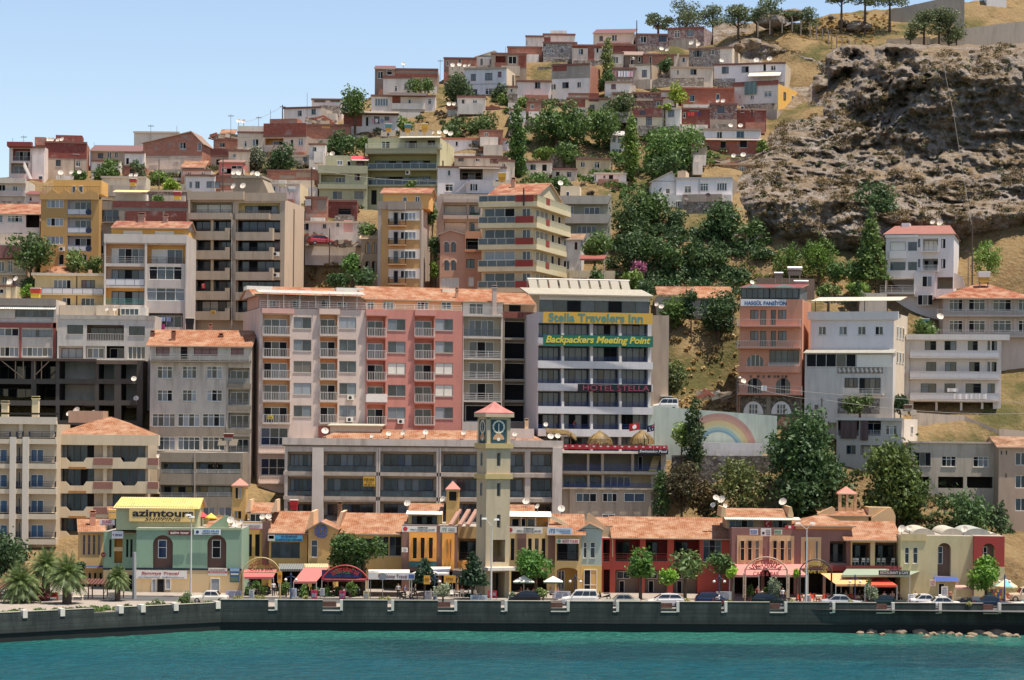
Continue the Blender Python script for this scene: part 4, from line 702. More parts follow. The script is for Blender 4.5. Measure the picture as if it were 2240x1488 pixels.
for y in (449,486):
    b.log(972,y,1020,y+23,back='w:a0988c,0.3',d=.9,rl='h',rc='f:b0aca4',rh=8,n=3,c='bbb',f='w',gx=(.02,.98),gt=.04); b.log(1027,y,1050,y+24,back='w:a0988c,0.3',d=.9,rl='s' if y<480 else 'h',rc='f:2a5040',rh=8,n=2,c='gb',f='w',gt=.04)
for y0 in (436,472): b.band(970,y0,1022,y0+8,'w:a8a098,0.4',.9,'balcony_front'); b.band(1024,y0,1054,y0+8,'w:a8a098,0.4',.9,'balcony_front')
b.band(955,429,970,560,'w:a8a098,0.4',.15,'pilaster')
b=B('house','pink house with paired arched windows and white shuttered garage',962,1017,512,700,338,10,'w:c9977a,0.3',rs=14)
b.gfront(961,1018,512,503,xr=985,m='w:c89a80,0.3',d1=9)
for y in (529,569):
    for x in (972,987): b.win(x,y,x+11,y+23,n=2,c='gh',f='g',arch=1,sill=0); b.shape([(x-2+6.5+8*math.cos(t),y+6-8*math.sin(t)) for t in [k*math.pi/6 for k in range(7)]]+[(x-2+6.5+6*math.cos(t),y+6-6*math.sin(t)) for t in [k*math.pi/6 for k in range(6,-1,-1)]],'f:d8ccb8',-.06,-.005,'arch_moulding')
b.win(964,607,1004,632,n=5,c='bbbbb',f='w',sill=0)
b=B('house','pink orange stair wing with dark balconies beside the arched house',1017,1052,506,700,337,8,'w:c08a68,0.35'); b.log(1019,522,1048,546,back='w:4a3a34,0.3',d=1.5,rl='v',rc='f:3a3634',n=1,c='d'); b.win(1020,567,1038,586,n=2,c='tg',f='d'); b.win(1024,606,1036,626,n=2,c='bb'); b.band(1016,548,1054,552,'w:b08060,0.3',.5,'slab')
b=B('house','small beige house with arched orange windows left of the ochre tower',790,832,516,620,341,9,'w:a89478,0.4'); b.mono(786,834,522,503,-.2,4,'w:a89478,0.4')
for x in (799,813):
    b.win(x,530,x+11,555,n=2,c='yc',f='b',arch=1,sill=0); b.win(x,571,x+11,595,n=2,c='dt',f='b',arch=1,sill=0)
b=B('apartment_building','pale yellow corner block with red panels and glass balconies round two sides',1054,1164,440,700,330,17,'w:c0b696,0.25',rs=78)
for i,y in enumerate((443,489,536,584,630)):
    a_,c_,h0,h1=b.R(1050,y-14,1166,y,0); q=MB(); q.box(b.s0-.3,b.s1+.9,-.9,b.D,h0-.7,h0,'w:c8c09a,0.3'); q.build('slab',b.o)
    if i<4:
        b.win(1060,y+13,1126,y+33,n=3,c=['hhd','ggg','lll','hgg'][i],f='w',sill=0); b.win(1142,y+13,1160,y+33,n=2,c='gh',f='w')
        for k in range(3): b.rwin(1.5+k*2.2,3.2+k*2.2,y+12,y+34,n=3,c='ghg',f='w')
        for k in range(2): b.rwin(9.5+k*3.4,11+k*3.4,y+12,y+36,n=1,c='d')
    q=MB(); z0,z1=h0+.02,h1; rail(q,b.s0-.28,b.S(1131,y),-.88,z0,z1,'g',M('f:d0d0b8')); q.build('railing',b.o)
    q=MB(); q.box(b.S(1131,y),b.s1+.4,-.95,-.8,z0-.05,z1,'w:8c342c,0.3'); q.build('red_panel',b.o); q=MB(); q.box(b.s1+.75,b.s1+.92,3.8,5.6,z0-.05,z1,'w:8c342c,0.3'); q.build('red_panel',b.o)
    q=MB()
    for d0,d1 in ((-.4,3.8),(5.6,b.D)):
        q.box(b.s1+.8,b.s1+.86,d0,d1,z1-.06,z1,'f:d0d0b8'); n=int((d1-d0)/.6)
        for k in range(n+1): q.box(b.s1+.81,b.s1+.87,d0+(d1-d0-.08)*k/n,d0+(d1-d0-.08)*k/n+.08,z0,z1-.06,'f:d0d0b8')
        q.poly([(b.s1+.83,d0,z0),(b.s1+.83,d1,z0),(b.s1+.83,d1,z1),(b.s1+.83,d0,z1)],flat('a8a88c',.4))
    q.build('railing',b.o)
b.blk(1070,425,1160,441,3,12,'w:d0bc90,0.3'); b.gable(426,402,'t:c87858',.4,1072,1176,d0=2.5,D=12); b.chim(1122,394,412,8,'w:c89a78',6); b.pipe(1150,414,452,'f:2a2624',.12,-1)
b=B('apartment_building','grey house with rounded concrete balcony bands above the dark trees',1210,1330,430,560,351,10,'w:8f958a,0.4',rs=8)
for y0,y1 in ((430,448),(470,490),(512,534)): b.shape([(1203,y0),(1337,y0),(1337,y0+4),(1331,y1),(1203,y1)],'w:a8a49a,0.5',-1.3,-.02,'balcony_band')
b.win(1245,451,1255,468,n=1,c='c'); b.win(1278,453,1312,470,n=3,c='hgg',f='w'); b.win(1262,494,1304,511,n=4,c='hggh',f='w'); b.win(1215,454,1235,470,n=2); b.blk(1226,407,1268,432,3,7,'w:c8bca0,0.4','roof_hut'); b.pwin(1238,419,1246,430,2.98,n=1,c='g'); b.chim(1333,424,440,7,'w:c8bca4',2,cap=0)
b=B('house','small white cottage tucked under trees right of the yellow corner block',1225,1270,522,615,343,9,'w:c4c4c8,0.4',rs=10); b.mono(1222,1276,524,512,-.3,5,'t:b89478'); b.win(1232,525,1239,545,n=1,c='c'); b.win(1257,530,1263,546,n=1,c='d',f='m'); b.win(1232,570,1246,590,n=2,c='dg')
b=B('garage_house','low cream garage wall with vines behind the hotel solar collectors',1245,1345,592,640,337,6,'w:c4b490,0.5'); b.win(1252,608,1284,618,n=3,c='tdt',f='b')
# right cluster
b=B('guesthouse','orange pension with arched windows and a glazed rooftop room',1617,1754,655,910,316,11,'w:c98a6c,0.25',rs=20)
b.blk(1622,630,1750,655,.1,9,'f:5a6468','rooftop_room'); b.pwin(1621,631,1683,653,.08,n=5,c='hgghg',f='d'); b.pwin(1684,631,1747,653,.08,n=5,c='gghgh',f='d'); b.shape([(1617,631),(1650,622),(1683,630),(1716,622),(1752,631)],'f:c8c4bc',-.3,.0,'rooftop_gable'); b.mono(1616,1754,629,622,-.3,9,'f:7a3a34',th=.1)
for y,yf in ((677,714),(723,761)):
    for x0,x1,n,c in ((1641,1659,2,'tc'),(1663,1676,1,'t'),(1686,1697,1,'g'),(1702,1720,2,'tc')): b.win(x0,y+1,x1,yf-3 if n==1 else y+22,n=n,c=c,f='b',sill=0)
    b.bal(1614,1752,yf-15,yf,1.1,'v','f:c8c4bc',m='w:c08064,0.3')
b.win(1633,776,1671,802,n=4,c='hggh',f='w',arch=1,sill=0); b.win(1683,766,1748,796,n=5,c='ghhgg',f='k',tr=.7); b.bal(1681,1750,794,802,.3,'h'); b.band(1613,801,1753,815,'w:cc8c70,0.25',.4,'balcony_front')
for x0 in (1635,1697): b.win(x0,827,x0+32,862,n=3,c='gdg',f='g',arch=1,sill=0)
b.bal(1613,1756,845,862,1.1,'v','f:b0aca8',m='w:c08064,0.3'); b.band(1618,866,1754,912,'s:8a7862,5a5044',.06,'stone_base'); b.band(1677,866,1686,912,'w:8a8474,0.5',.16,'pillar'); b.cloth(1668,844,1680,856,'f:e8e8e8',-1.25).build('laundry',b.o)
for x0 in (1626,1687):
    b.shape([(x0+22+22*math.cos(k*math.pi/12),906-28*math.sin(k*math.pi/12)) for k in range(13)],'f:dcdcdc',-.1,-.065,'arch_panel'); b.pwin(x0+12,884,x0+32,906,-.12,n=3,c='gcg',f='w',tr=.5)
for k,x in enumerate((1640,1656,1668,1680,1692,1700,1709,1717)): b.pwin(x,821,x+5,827,-.03,n=1,c='gd'[k%2],f='f:8a6a5a',name='picture')
b=B('house','white house with roof terrace canopy and lattice balcony',1772,1954,684,920,315,12,'w:c6c8d0,0.25',rs=33,mr='w:c8bca8,0.4')  # one white in two tones: bluish for the shaded front, cream for the lit side
b.grid([(1790,1807),(1835,1853),(1876,1894),(1914,1932)],[(714,733)],n=2,c=None); b.band(1768,682,1966,700,'w:c8c8c8,0.3',.4,'parapet'); b.mono(1773,1968,658,650,-.5,6,'c:e8dcc0',name='terrace_canopy',th=.08)
for x in (1782,1808,1846,1862,1890,1940): b.pipe(x,656,684,'f:4a4038',.06,.5)
b.blk(1760,772,1953,925,-2.2,-.02,'w:c2c0bc,0.5','front_block'); b.mono(1757,1956,772,764,-2.6,0,'c:b8b0a0')
b.pwin(1764,774,1873,803,-2.23,n=5,c='dddgd',f='w:c2c0bc,0.5'); b.pwin(1875,776,1950,803,-2.23,n=5,c='bbbbb',f='w'); b.pwin(1848,827,1876,848,-2.23,n=3,c='gtg',f='d'); b.pwin(1880,827,1926,860,-2.23,n=4,c='dgtg',f='d')
q=MB(); a_,c_,h0,h1=b.R(1832,804,1931,817,-2.3); n=10
for i in range(n):
    x=a_+(c_-a_)*i/n; w_=(c_-a_)/n; cx,cz=x+w_/2,(h0+h1)/2
    for k in range(4): t=k*math.pi/4; dx,dz=math.cos(t)*w_*.45,math.sin(t)*(h1-h0)*.45; q.hexa([(cx-dx-.04,-2.33,cz-dz),(cx+dx-.04,-2.33,cz+dz),(cx+dx-.04,-2.28,cz+dz),(cx-dx-.04,-2.28,cz-dz),(cx-dx+.04,-2.33,cz-dz+.06),(cx+dx+.04,-2.33,cz+dz+.06),(cx+dx+.04,-2.28,cz+dz+.06),(cx-dx+.04,-2.28,cz-dz+.06)],'f:dcdcd8')
q.box(a_,c_,-2.27,-2.24,h0,h1,'f:7a6a5c'); q.build('lattice',b.o)
q=MB(); a_,c_,h0,h1=b.R(1845,850,1930,862,-2.9); rail(q,a_,c_,-2.95,h0,h1,'h',M('f:d0d0cc')); q.box(a_-.1,c_+.1,-3.0,-2.21,h0-.15,h0-.003,'w:c2c0bc,0.5'); q.build('balcony',b.o)
q=MB(); a_,c_,h0,h1=b.R(1832,872,1924,905,-2.3); q.box(a_,c_,-2.26,-2.205,h0,h1,'s:9a948c,6a6660'); q.build('stone_panel',b.o); b.pwin(1780,884,1792,896,-2.23,n=1,c='g')
for d in (2.5,5,7.5): b.rwin(d,d+1.2,712,738); b.rwin(d,d+1.2,768,792)
b=B('house','white three storey house with long plain balconies above a white retaining wall',1986,2190,742,905,322,11,'w:c9c6c4,0.25',yaw=-10)
b.band(1982,732,2208,744,'w:cccac8,0.3',.8,'roof_slab'); b.blk(1978,744,1988,905,-.4,0,'w:c4c0b8,0.3','end_wall')
for y,xs in ((746,((2023,2048),(2066,2092),(2117,2139),(2160,2166),(2169,2181))),(792,((2026,2048),(2067,2092),(2120,2143),(2160,2166),(2169,2180))),(839,((2014,2048),(2066,2090),(2112,2146),(2160,2176)))):
    for x0,x1 in xs: b.win(x0,y,x1,y+22,n=2 if x1-x0>10 else 1,c=random.choice(['td','ct','tt','dc']),f='k',tr=.3,sill=0)
    yf=y+36; b.bal(1990,2186,yf-15,yf,1.1,'p','f:c8c4c0',m='w:c8c4c0,0.3')
b.holes.append(b.R(1998,880,2172,904)+(3,M('w:5a564e,0.3'),M('w:8a8680,0.3')))
for x in (2046,2100,2146): b.band(x,880,x+5,905,'w:c9c6c4,0.3',.05,'post')
for x0,x1 in ((2086,2120),(2122,2138),(2140,2158)): b.cloth(x0,862,x1,874,'f:dcdce0',-1.2).build('laundry',b.o)
b.cloth(2072,850,2096,858,'f:dcdce0',-1.2).build('laundry',b.o)
b=B('house','tile roofed house with two long railed balconies at the right edge',2063,2262,652,800,330,11,'w:b4aaa4,0.4',rs=0,yaw=-6)
b.gable(652,622,'t:c87858',1.4,2050,2262,hip=95,wallm=False)
for y,yf in ((655,692),(701,737)):
    for x0,x1 in ((2076,2106),(2119,2155),(2172,2212),(2228,2256)): b.win(x0,y,x1,y+26,n=3,c=random.choice(['ghg','dtg','tgd']),f='w',tr=.25,sill=0)
    b.bal(2048,2262,yf-14,yf,1.3,'v','f:b8b4b0',m='w:8a8078,0.5')
    for x in (2110,2162,2218): b.band(x,y-4,x+6,yf,'w:bab0aa,0.4',.1,'pilaster')
b=B('villa','white modern villa with red roof below the rocky cliff',1937,2086,512,650,340,12,'w:cfcfd2,0.15',rs=12)
b.gable(512,494,'w:8e5c52,0.5',.3,1936,2086,hip=18,D=12,wallm=False)
for y0,y1,cc in ((529,549,'b'),(573,592,'h')):
    for x0,x1 in ((1947,1981),(1986,2006)): b.win(x0,y0,x1,y1,n=1 if x1<1983 else 1,c=cc if x0<1980 else 'h',f='g',sill=0)
    b.log(2018,y0-7,2052,y1+1,back='w:c0c0c4,0.2',d=1.4,rl='h',rc='f:e8e8ea',rh=12,n=3,c='bbb' if cc=='b' else 'dgd',f='g',proj=.9,gt=.1); b.win(2059,y0-6,2068,y0+14,n=2,c='bd',f='d',sill=0); b.win(2008,y0-6,2013,y0+12,n=1,c='c',f='d',sill=0)
b.band(1936,512,2010,520,'w:d0d0d2,0.2',.3,'cornice'); b.band(1946,549,1982,566,'w:d4d4d6,0.15',.35,'bay'); b.band(1936,592,2002,609,'w:d0d0d2,0.2',.25,'bay'); b.band(2000,596,2046,650,'w:d0d0d2,0.2',.7,'tower_bay')
b.holes.append(b.R(1938,610,1999,640)+(4,M('w:a4a8ac,0.2'),b.m)); b.pwin(2007,604,2039,628,-.72,n=3,c='bdc',f='w'); b.pwin(2007,645,2041,668,-.72,n=3,c='dtd',f='w'); b.holes.append(b.R(2050,606,2084,632)+(3,M('w:c0b8a0,0.2'),b.m)); b.shape([(2086,596),(2104,604),(2112,630),(2086,630)],'w:c4c0b8,0.2',1,1.3,'stair_wall')
q=MB(); a_,c_,h0,h1=b.R(1925,629,2000,638,-2); rail(q,a_,c_,-2,h0,h1+.3,'h',M('f:d8d8da')); q.box(a_,c_,-2.1,-.01,h0-.4,h0-.003,'w:c4c0b8,0.3'); q.build('terrace',b.o); b.blk(1972,488,1990,500,5,7,'f:dcdcdc','roof_box')
b=B('house','white house with brown cloths hung over its balcony beside the big fig tree',1830,1972,916,1010,306,10,'w:b8b4ac,0.4',rs=38,mr='w:ccc4b8,0.4')  # right wall coloured paler than the front, as if lit
b.log(1833,920,1879,953,back='w:6a5c50,0.3',d=1.6,rl='h',rc='f:b0b0b0',n=0); b.log(1883,920,1927,953,back='w:6a6460,0.3',d=1.6,rl='h',rc='f:b0b0b0',n=2,c='nd'); b.win(1937,931,1962,952,n=3,c='glg',f='w',tr=.25); b.band(1828,914,1975,920,'w:c8c4bc,0.4',.4,'roof_slab'); b.win(1851,974,1872,994,n=2,c='gt',f='g'); b.log(1882,974,1926,996,back='w:b8b4ac,0.4',d=1.4,rl='x',n=2,c='bd')
b.cloth(1840,921,1875,960,'f:5a4644',-.3).build('laundry',b.o); b.cloth(1883,921,1900,964,'f:5a4644',-.3).build('laundry',b.o); b.rwin(5.5,7,932,950,c='c')
b=B('house','plain cream house with two wide black openings on its lower floor',1990,2182,969,1110,302,10,'w:b2a898,0.8',rs=0,yaw=0)
b.win(2000,990,2036,1020,n=3,c='dgd',f='g'); b.win(2060,998,2091,1021,n=3,c='dgd',f='w',tr=.3); b.win(2129,999,2162,1022,n=3,c='dcc',f='w',tr=.3)
for x0,x1 in ((2000,2032),(2052,2107),(2115,2171)): b.holes.append(b.R(x0,1043,x1,1068)+(1.5,M('w:2a241e,0.3'),M('w:4a443c,0.3')))
b.band(1988,966,2184,970,'w:b8a898,0.5',.2,'coping')
b=B('apartment_building','beige building cut off by the right edge with white windows',2184,2270,978,1180,299,10,'w:a99480,0.4')
b.gable(978,955,'t:b88868',.4,2184,2280,D=9)
for y in (990,1040,1090): b.win(2221,y,2246,y+28,n=2,c='hg',f='w',sill=0)
for x,y in ((2189,986),(2200,986),(2199,1036)): b.win(x,y,x+3,y+9,n=1,c='d',f='k',sill=0)
b=B('cottage','low cottage with two patches of orange tile roof among bushes',1436,1606,650,690,333,8,'w:c0b8ac,0.4'); b.mono(1437,1523,645,627,-.4,4,'t:b87858'); b.mono(1523,1604,652,627,-.5,4,'t:d89468'); b.win(1530,655,1552,675,n=2)
# ================================================================ hillside houses
GH='small plastered and brick houses stacked on the hillside'
def Hh(label,x0,x1,yt,yb,m='w:d0ccc4,0.6',wins='',bands='',roof=None,name='house',D=7,Y=None,f=None,lip='f:7a5248',**k):
    b=B(name,label,x0,x1,yt,yb,Y or Yb(yb+4),D,m,grp=GH,**k)
    for t in wins.split(';'):
        if not t.strip(): continue
        a=t.split(','); v=[float(q) for q in a[:4]]; n=int(a[4]) if len(a)>4 and a[4] else (2 if v[1]-v[0]>7 else 1); c=a[5] if len(a)>5 and a[5] else random.choice(['gd','dg','cd','hg','dc','gh'])
        b.win(v[0],v[2],v[1],v[3],n=n,c=c,f=a[6] if len(a)>6 else (f or random.choice('wwwgb')),tr=random.choice([0,0,.3]))
    for t in bands.split(';'):
        if not t.strip(): continue
        a=t.split('|'); v=[float(q) for q in a[0].split(',')]; b.band(*v,m=a[1],proud=float(a[2]) if len(a)>2 else .03,name=a[3] if len(a)>3 else 'storey_wall')
    a_=random.uniform(0,.3)*(x1-x0); b.blk(x0+a_,yb-random.randint(4,8),x1-random.uniform(0,.25)*(x1-x0),yb+16,-1.7,-.3,random.choice(['s:988a7c,6c5e52','w:b4a898,0.9',BR,'w:9c9082,0.9','s:a8988a,7a6a5e','w:c8c2ba,0.9','w:d0ccc6,0.8']),'terrace_wall')
    if random.random()<.6: b.blk(x0+random.uniform(-.2,.4)*(x1-x0),yb+random.randint(8,14),x1-random.uniform(-.1,.4)*(x1-x0),yb+36,-4.2,-1.75,random.choice(['s:988a7c,6c5e52','w:bcb4aa,0.9','w:c8c2ba,0.9','w:a89c8c,0.9']),'terrace_wall')
    if roof=='lip' or roof is None: b.band(x0-1,yt-2,x1+1,yt+2,lip,.25,'roof_edge')
    elif roof[0]=='g': b.gfront(x0-1,x1+1,roof[1],roof[2],xr=roof[3] if len(roof)>3 else None,m=roof[4] if len(roof)>4 else 't:b07860',d1=D)
    elif roof[0]=='m': b.mono(x0-2,x1+2,yt,roof[1],-.5,D*.7,roof[2] if len(roof)>2 else 't:b07860')
    return b
BR='b:c27a5e,0.75'; ST='s:b09488,7a5a50'; WH='w:d8d6d4,0.6'; CR='w:cfc2ac,0.6'; GY='w:a09888,0.8'; PK='s:c0a49c,94706a'
b=Hh('white balconied house with red upper loggia at the far left of the hill',20,98,322,400,'w:cfc4c0,0.6','84,94,350,363',Y=368,rs=0,bands='18,312,72,322|w:8a3a34,0.4|1.0|roof_slab;72,340,98,412|w:d4cccc,0.5|.6|stair_tower')
b.log(28,325,66,352,back='w:a86a64,0.4',d=1.5,rl='v',rc='f:8a8a8c',n=4,c='tdtd',f='w'); b.log(24,357,62,380,back='w:b8b0a8,0.4',d=1.5,rl='v',rc='f:9a9a9c',n=3,c='ctd'); b.pwin(84,385,94,400,-.62,n=1,c='g')
q=MB(); q.hexa([(b.S(56,368),-1.6,b.H(56,368)),(b.S(56,368)+.2,-1.6,b.H(56,368)),(b.S(76,412)+.2,-1.6,b.H(76,412)),(b.S(76,412),-1.6,b.H(76,412)),(b.S(56,368),-1.5,b.H(56,368)+.8),(b.S(56,368)+.2,-1.5,b.H(56,368)+.8),(b.S(76,412)+.2,-1.5,b.H(76,412)+.8),(b.S(76,412),-1.5,b.H(76,412)+.8)],'f:dcd8d4'); q.build('outside_stair',b.o)
b=Hh('dark red brick house with beige lower storey at the left end of the skyline',98,190,312,392,'w:b0a090,0.7','160,174,324,337;122,133,350,364;166,176,352,365',rs=6,mr=BR,Y=371,bands='98,312,190,347|b:9a3c30|.04')
b.blk(76,300,100,318,1,5,BR,'brick_parapet'); b.blk(122,296,180,313,2,6,'b:9a3c30','brick_parapet'); b.blk(90,303,122,314,1.5,5,'b:9a3c30','brick_parapet')
Hh('grey beige terrace row with thin red roof edge left of the brick gable house',197,310,330,372,'w:b0a494,0.7','214,226,335,347;234,244,332,346;250,258,332,346',roof=('m',318,'f:74524c'),Y=376)
b=Hh('white flat topped house rising behind the brick gable house',293,392,290,340,'w:d8d0c4,0.5',Y=392,roof='lip',lip='f:c0b8ac')
Hh('small white porch house beside the brick gable house',273,316,334,366,WH,'276,282,346,360;290,302,350,362',Y=372)
b=Hh('big red brick gabled house with stained plaster ground floor',313,442,312,376,BR,'393,407,310,326,2,gd,w;432,441,312,330,1,c;328,344,344,361;382,391,344,354;400,414,345,358,2,dt',roof=('g',312,287,419,'w:8a7468,0.4'),rs=23,mr=BR,Y=373,bands='313,341,442,346|w:a89c90,0.6|.04|floor_slab;313,346,442,378|w:c4b4a8,1.0|.02')
Hh('little gabled stone cottage with orange tiles under the brick gable house',396,446,366,388,'w:c4bcae,0.6','404,412,370,380,1;424,434,372,380',roof=('m',351,'t:c08060'),Y=368)
Hh('white cottage with a wide green curtained window above the beige block',406,470,384,424,'w:d4d4d8,0.4','413,421,397,412,1,c;427,437,397,412;452,481,397,411,3,clc',rs=0,Y=361,D=6)
Hh('brick stub wall house beside the white curtained window cottage',470,512,386,424,BR,'',Y=362,D=5,bands='470,400,512,405|w:a09888,0.5|.03|slab')
Hh('beige house with red brown parapet below the scrap strewn brick roofs',461,530,341,372,'w:c8b4a4,0.6','473,486,349,361;502,518,345,356,3,ddd',Y=376,bands='460,326,531,341|b:7a342c|.15|parapet')
Hh('small pink shack between beige house and grey green trees',479,532,354,386,'w:c87070,0.4','484,496,366,376,2,dd;506,530,362,376,2,dg',Y=370,roof=('m',350,'f:8a6a60'),D=5)
Hh('brick house with rugs hung over its balcony on the left skyline',520,578,290,336,CR,'534,540,308,322;552,566,304,320',Y=383,rs=0,bands='520,276,548,300|w:c8c0b4,0.6|.1;546,276,580,294|w:cfc8c0,0.5|.05')
b=Hh('low beige house with orange loggia under a long brick parapet',578,670,298,338,'w:c8bcae,0.6','635,642,305,321,1,d;652,663,302,318,2,cc',rs=26,mr='w:9a8c80,0.6',Y=382,bands='577,270,670,299|b:a04630|.15|brick_parapet'); b.log(580,303,620,325,back='w:d09840,0.3',d=1.4,rl='s',rc='w:c8bcae,0.5',rh=8,n=2,c='td',gx=(.3,.95)); b.blk(590,260,650,272,2,5,BR,'brick_parapet')
Hh('bare brick terrace house with scrap on its roof',467,520,305,330,BR,'480,492,312,322',Y=389,D=5); Hh('cream hut with an orange tile roof on the left skyline',482,512,292,310,'w:c8b8a8,0.6','490,498,298,306',Y=394,roof=('m',283,'t:c08868'),D=4)
b=Hh('square white house with two windows on the skyline beside a pole',621,702,236,280,'w:d8d4d2,0.4','651,660,242,254;681,691,238,251',rs=42,mr='w:9a9288,0.5',Y=398,roof='lip',lip='f:745450',D=9)
Hh('white roof house peeking over the square white house',682,748,218,238,'w:d8ccc8,0.5','687,712,219,224,1,t;722,744,219,224,1,t',Y=404,D=6)
Hh('long red brick retaining house with orange corner below the square white house',653,766,274,310,BR,'',Y=391,D=6,bands='704,275,722,281|w:d8a040,0.3|.05')
b=Hh('blue white loggia house with laundry beside bare brick wall',752,872,250,300,'w:ccccd4,0.4','800,806,256,276,1,d;818,830,255,270;841,852,255,264,2,gg',Y=393,bands='752,250,792,280|b:a8482f|.05;764,277,834,298|w:d8d0cc,0.5|.1')
b.mono(790,872,247,244,-1.6,2,'f:8a8070',th=.08)
for x,m in ((814,'f:c890a0'),(822,'f:dcdce0'),(834,'f:8090b8'),(852,'f:d8a0b0')): b.cloth(x,262,x+6,271,m,-1.2).build('laundry',b.o)
b=Hh('white house with ribboned window, dark awning roof and brick infill',812,952,210,250,'w:d8d0cc,0.5','820,849,215,232,5,ccccc;893,899,217,228,1,g;936,944,216,228,1,t',rs=0,Y=401,bands='858,212,876,226|b:a8482f|.03;858,227,930,240|w:dcd6d0,0.4|.5|balcony_front'); b.mono(850,932,208,203,-1.8,3,'f:4a3e3a',th=.08)
Hh('rough brown block house with dark red roof at the start of the ridge',838,958,152,196,'w:a08c7c,0.6','',Y=417,roof='lip',lip='f:6e4644',D=8,bands='838,162,958,168|b:94402e|.3|tile_edge')
b=Hh('open dark shed with plants and timber stairs at the left end of the ridge',820,862,150,200,'w:8c7c70,0.7','826,838,156,172,2,gd;846,858,152,164,1,d',Y=415.5,D=5,roof=('m',144,'f:6e4644'))
Hh('white cube house in front of the brown block house',838,902,170,208,'w:d0ccc8,0.6','863,869,187,200,1,g;884,892,182,197,2,gt',rs=14,mr='w:b8aca0,0.6',Y=410,bands='838,166,902,171|b:94402e|.2|tile_edge')
Hh('brick house with red roof poking above the ridge',971,1042,128,152,BR,'976,982,132,144,1,t;1002,1009,129,140,1,g',Y=424,roof='lip',lip='f:6a4442',D=6)
Hh('white ridge house with a low red gable beside the concrete frame',1042,1100,122,150,'w:dcd8d0,0.4','1050,1057,128,143,1,t;1071,1077,130,142,1,t',Y=425,roof=('g',124,111,1082,'f:74524c'),D=6)
b=Hh('open concrete frame house with brick infill on the ridge',1074,1152,118,150,'w:a09080,0.6','1112,1130,123,140,2,dd',Y=421,D=6,bands='1134,122,1151,148|b:a8482f|.03;1083,137,1108,147|b:94503c|.1|balcony_front'); b.holes.append(b.R(1084,122,1108,137)+(1.2,M('w:8a3a30,0.3'),b.m))
b=Hh('pale blue two storey house with sunlit tinted side wall under the concrete frame house',1016,1108,150,214,'w:c6ccd8,0.4','1030,1041,162,177,2,cc;1061,1077,160,176,2,cc;1089,1097,157,169,1,r,m;1034,1044,195,208,2,hh;1061,1076,193,207,2,hh',rs=24,mr='w:cdbfa6,0.4',Y=413,D=9,roof='lip',lip='f:9a9084',bands='1016,183,1108,185|w:a8a8ac,0.4|.05|ledge')  # sunlight is painted into the warm side tone, front kept bluish
Hh('white block with brick corner near the top of the ridge',1150,1190,80,116,'w:d0c8c4,0.7','1151,1154,88,98,1,t',Y=436,D=6); Hh('blank white house crowning the ridge with stepped roof',1188,1258,76,104,'w:d8d0ca,0.7','1201,1204,78,86,1,d',Y=437,D=7,bands='1204,67,1240,77|w:d8d0ca,0.7|.03;1190,82,1204,96|b:9a4a3a|.1')
Hh('crumbling white stone house with a red roof edge below the crowning house',1188,1262,94,136,'s:ccc4bc,a89a90','1202,1212,106,116,2,ct;1226,1232,108,116,1,t',Y=428,roof='lip',lip='f:74524c')
Hh('ruined red brick walls house left of the crumbling stone house',1110,1186,104,124,BR,'',Y=430,D=4)
b=Hh('two storey house with stained grey brick top and white ground floor',1208,1290,142,224,'w:d4d2d4,0.5','1224,1238,147,164,3,ccc;1265,1276,149,160,2,dc;1205,1216,184,196;1230,1244,180,193,2,gd;1262,1271,179,192',rs=24,mr=BR,Y=410,bands='1207,141,1291,172|w:9a948c,0.8|.04;1209,140,1240,156|b:a04630|.06|brick_patch'); 
Hh('white annex house with blue grey awning left of the grey brick house',1130,1206,178,216,'w:d4d0cc,0.5','1170,1182,180,194,2,dg;1122,1130,188,196',Y=409.5,D=6); Hh('white terrace wall house above the long row of shrubs',978,1114,238,268,'w:ccc4bc,0.8','1096,1101,248,254,1,d;1004,1010,246,256,1,t',Y=399,bands='976,233,1094,239|b:a04630|.2|brick_parapet',roof='lip')
Hh('long white house with two barred windows right of the green block',962,1114,304,342,'w:d4d0d2,0.4','996,1002,309,320,1,d;1032,1049,307,323,3,ttt;1067,1083,305,321,3,ttt',Y=384,roof='lip',lip='f:b0684a')
Hh('patched white sheds under the long white barred window house',994,1112,344,372,'w:c8bcb0,0.9','1002,1014,346,353,2,tt;1040,1050,346,353',Y=376,D=5,bands='1072,348,1112,358|s:b08878,7a5448|.05')
b=Hh('white house with an outside stair and covered terrace right of the green block',957,1108,366,432,'w:d0d0d6,0.4','979,986,372,385,1,g;974,991,403,419,2,dg;1028,1045,402,418,3,dcd',Y=364,bands='1020,394,1090,424|w:d0d0d6,0.4|.5'); b.pwin(1028,402,1045,418,-.52,n=3,c='dcd'); b.log(1006,370,1056,394,back='w:8a8078,0.4',d=2.5,rl='v',rc='f:6a5a54',n=3,c='dtd'); b.mono(1004,1094,368,365,-2,3,'c:b8ac98',th=.08)
q=MB(); q.hexa([(b.S(996,420),-1.5,b.H(996,422)),(b.S(1002,420),-1.5,b.H(1002,422)),(b.S(1028,396),-1.5,b.H(1028,398)),(b.S(1020,396),-1.5,b.H(1020,398)),(b.S(996,420),-.9,b.H(996,419)),(b.S(1002,420),-.9,b.H(1002,419)),(b.S(1028,396),-.9,b.H(1028,394)),(b.S(1020,396),-.9,b.H(1020,394))],'w:b8b8c0,0.3'); q.build('outside_stair',b.o)
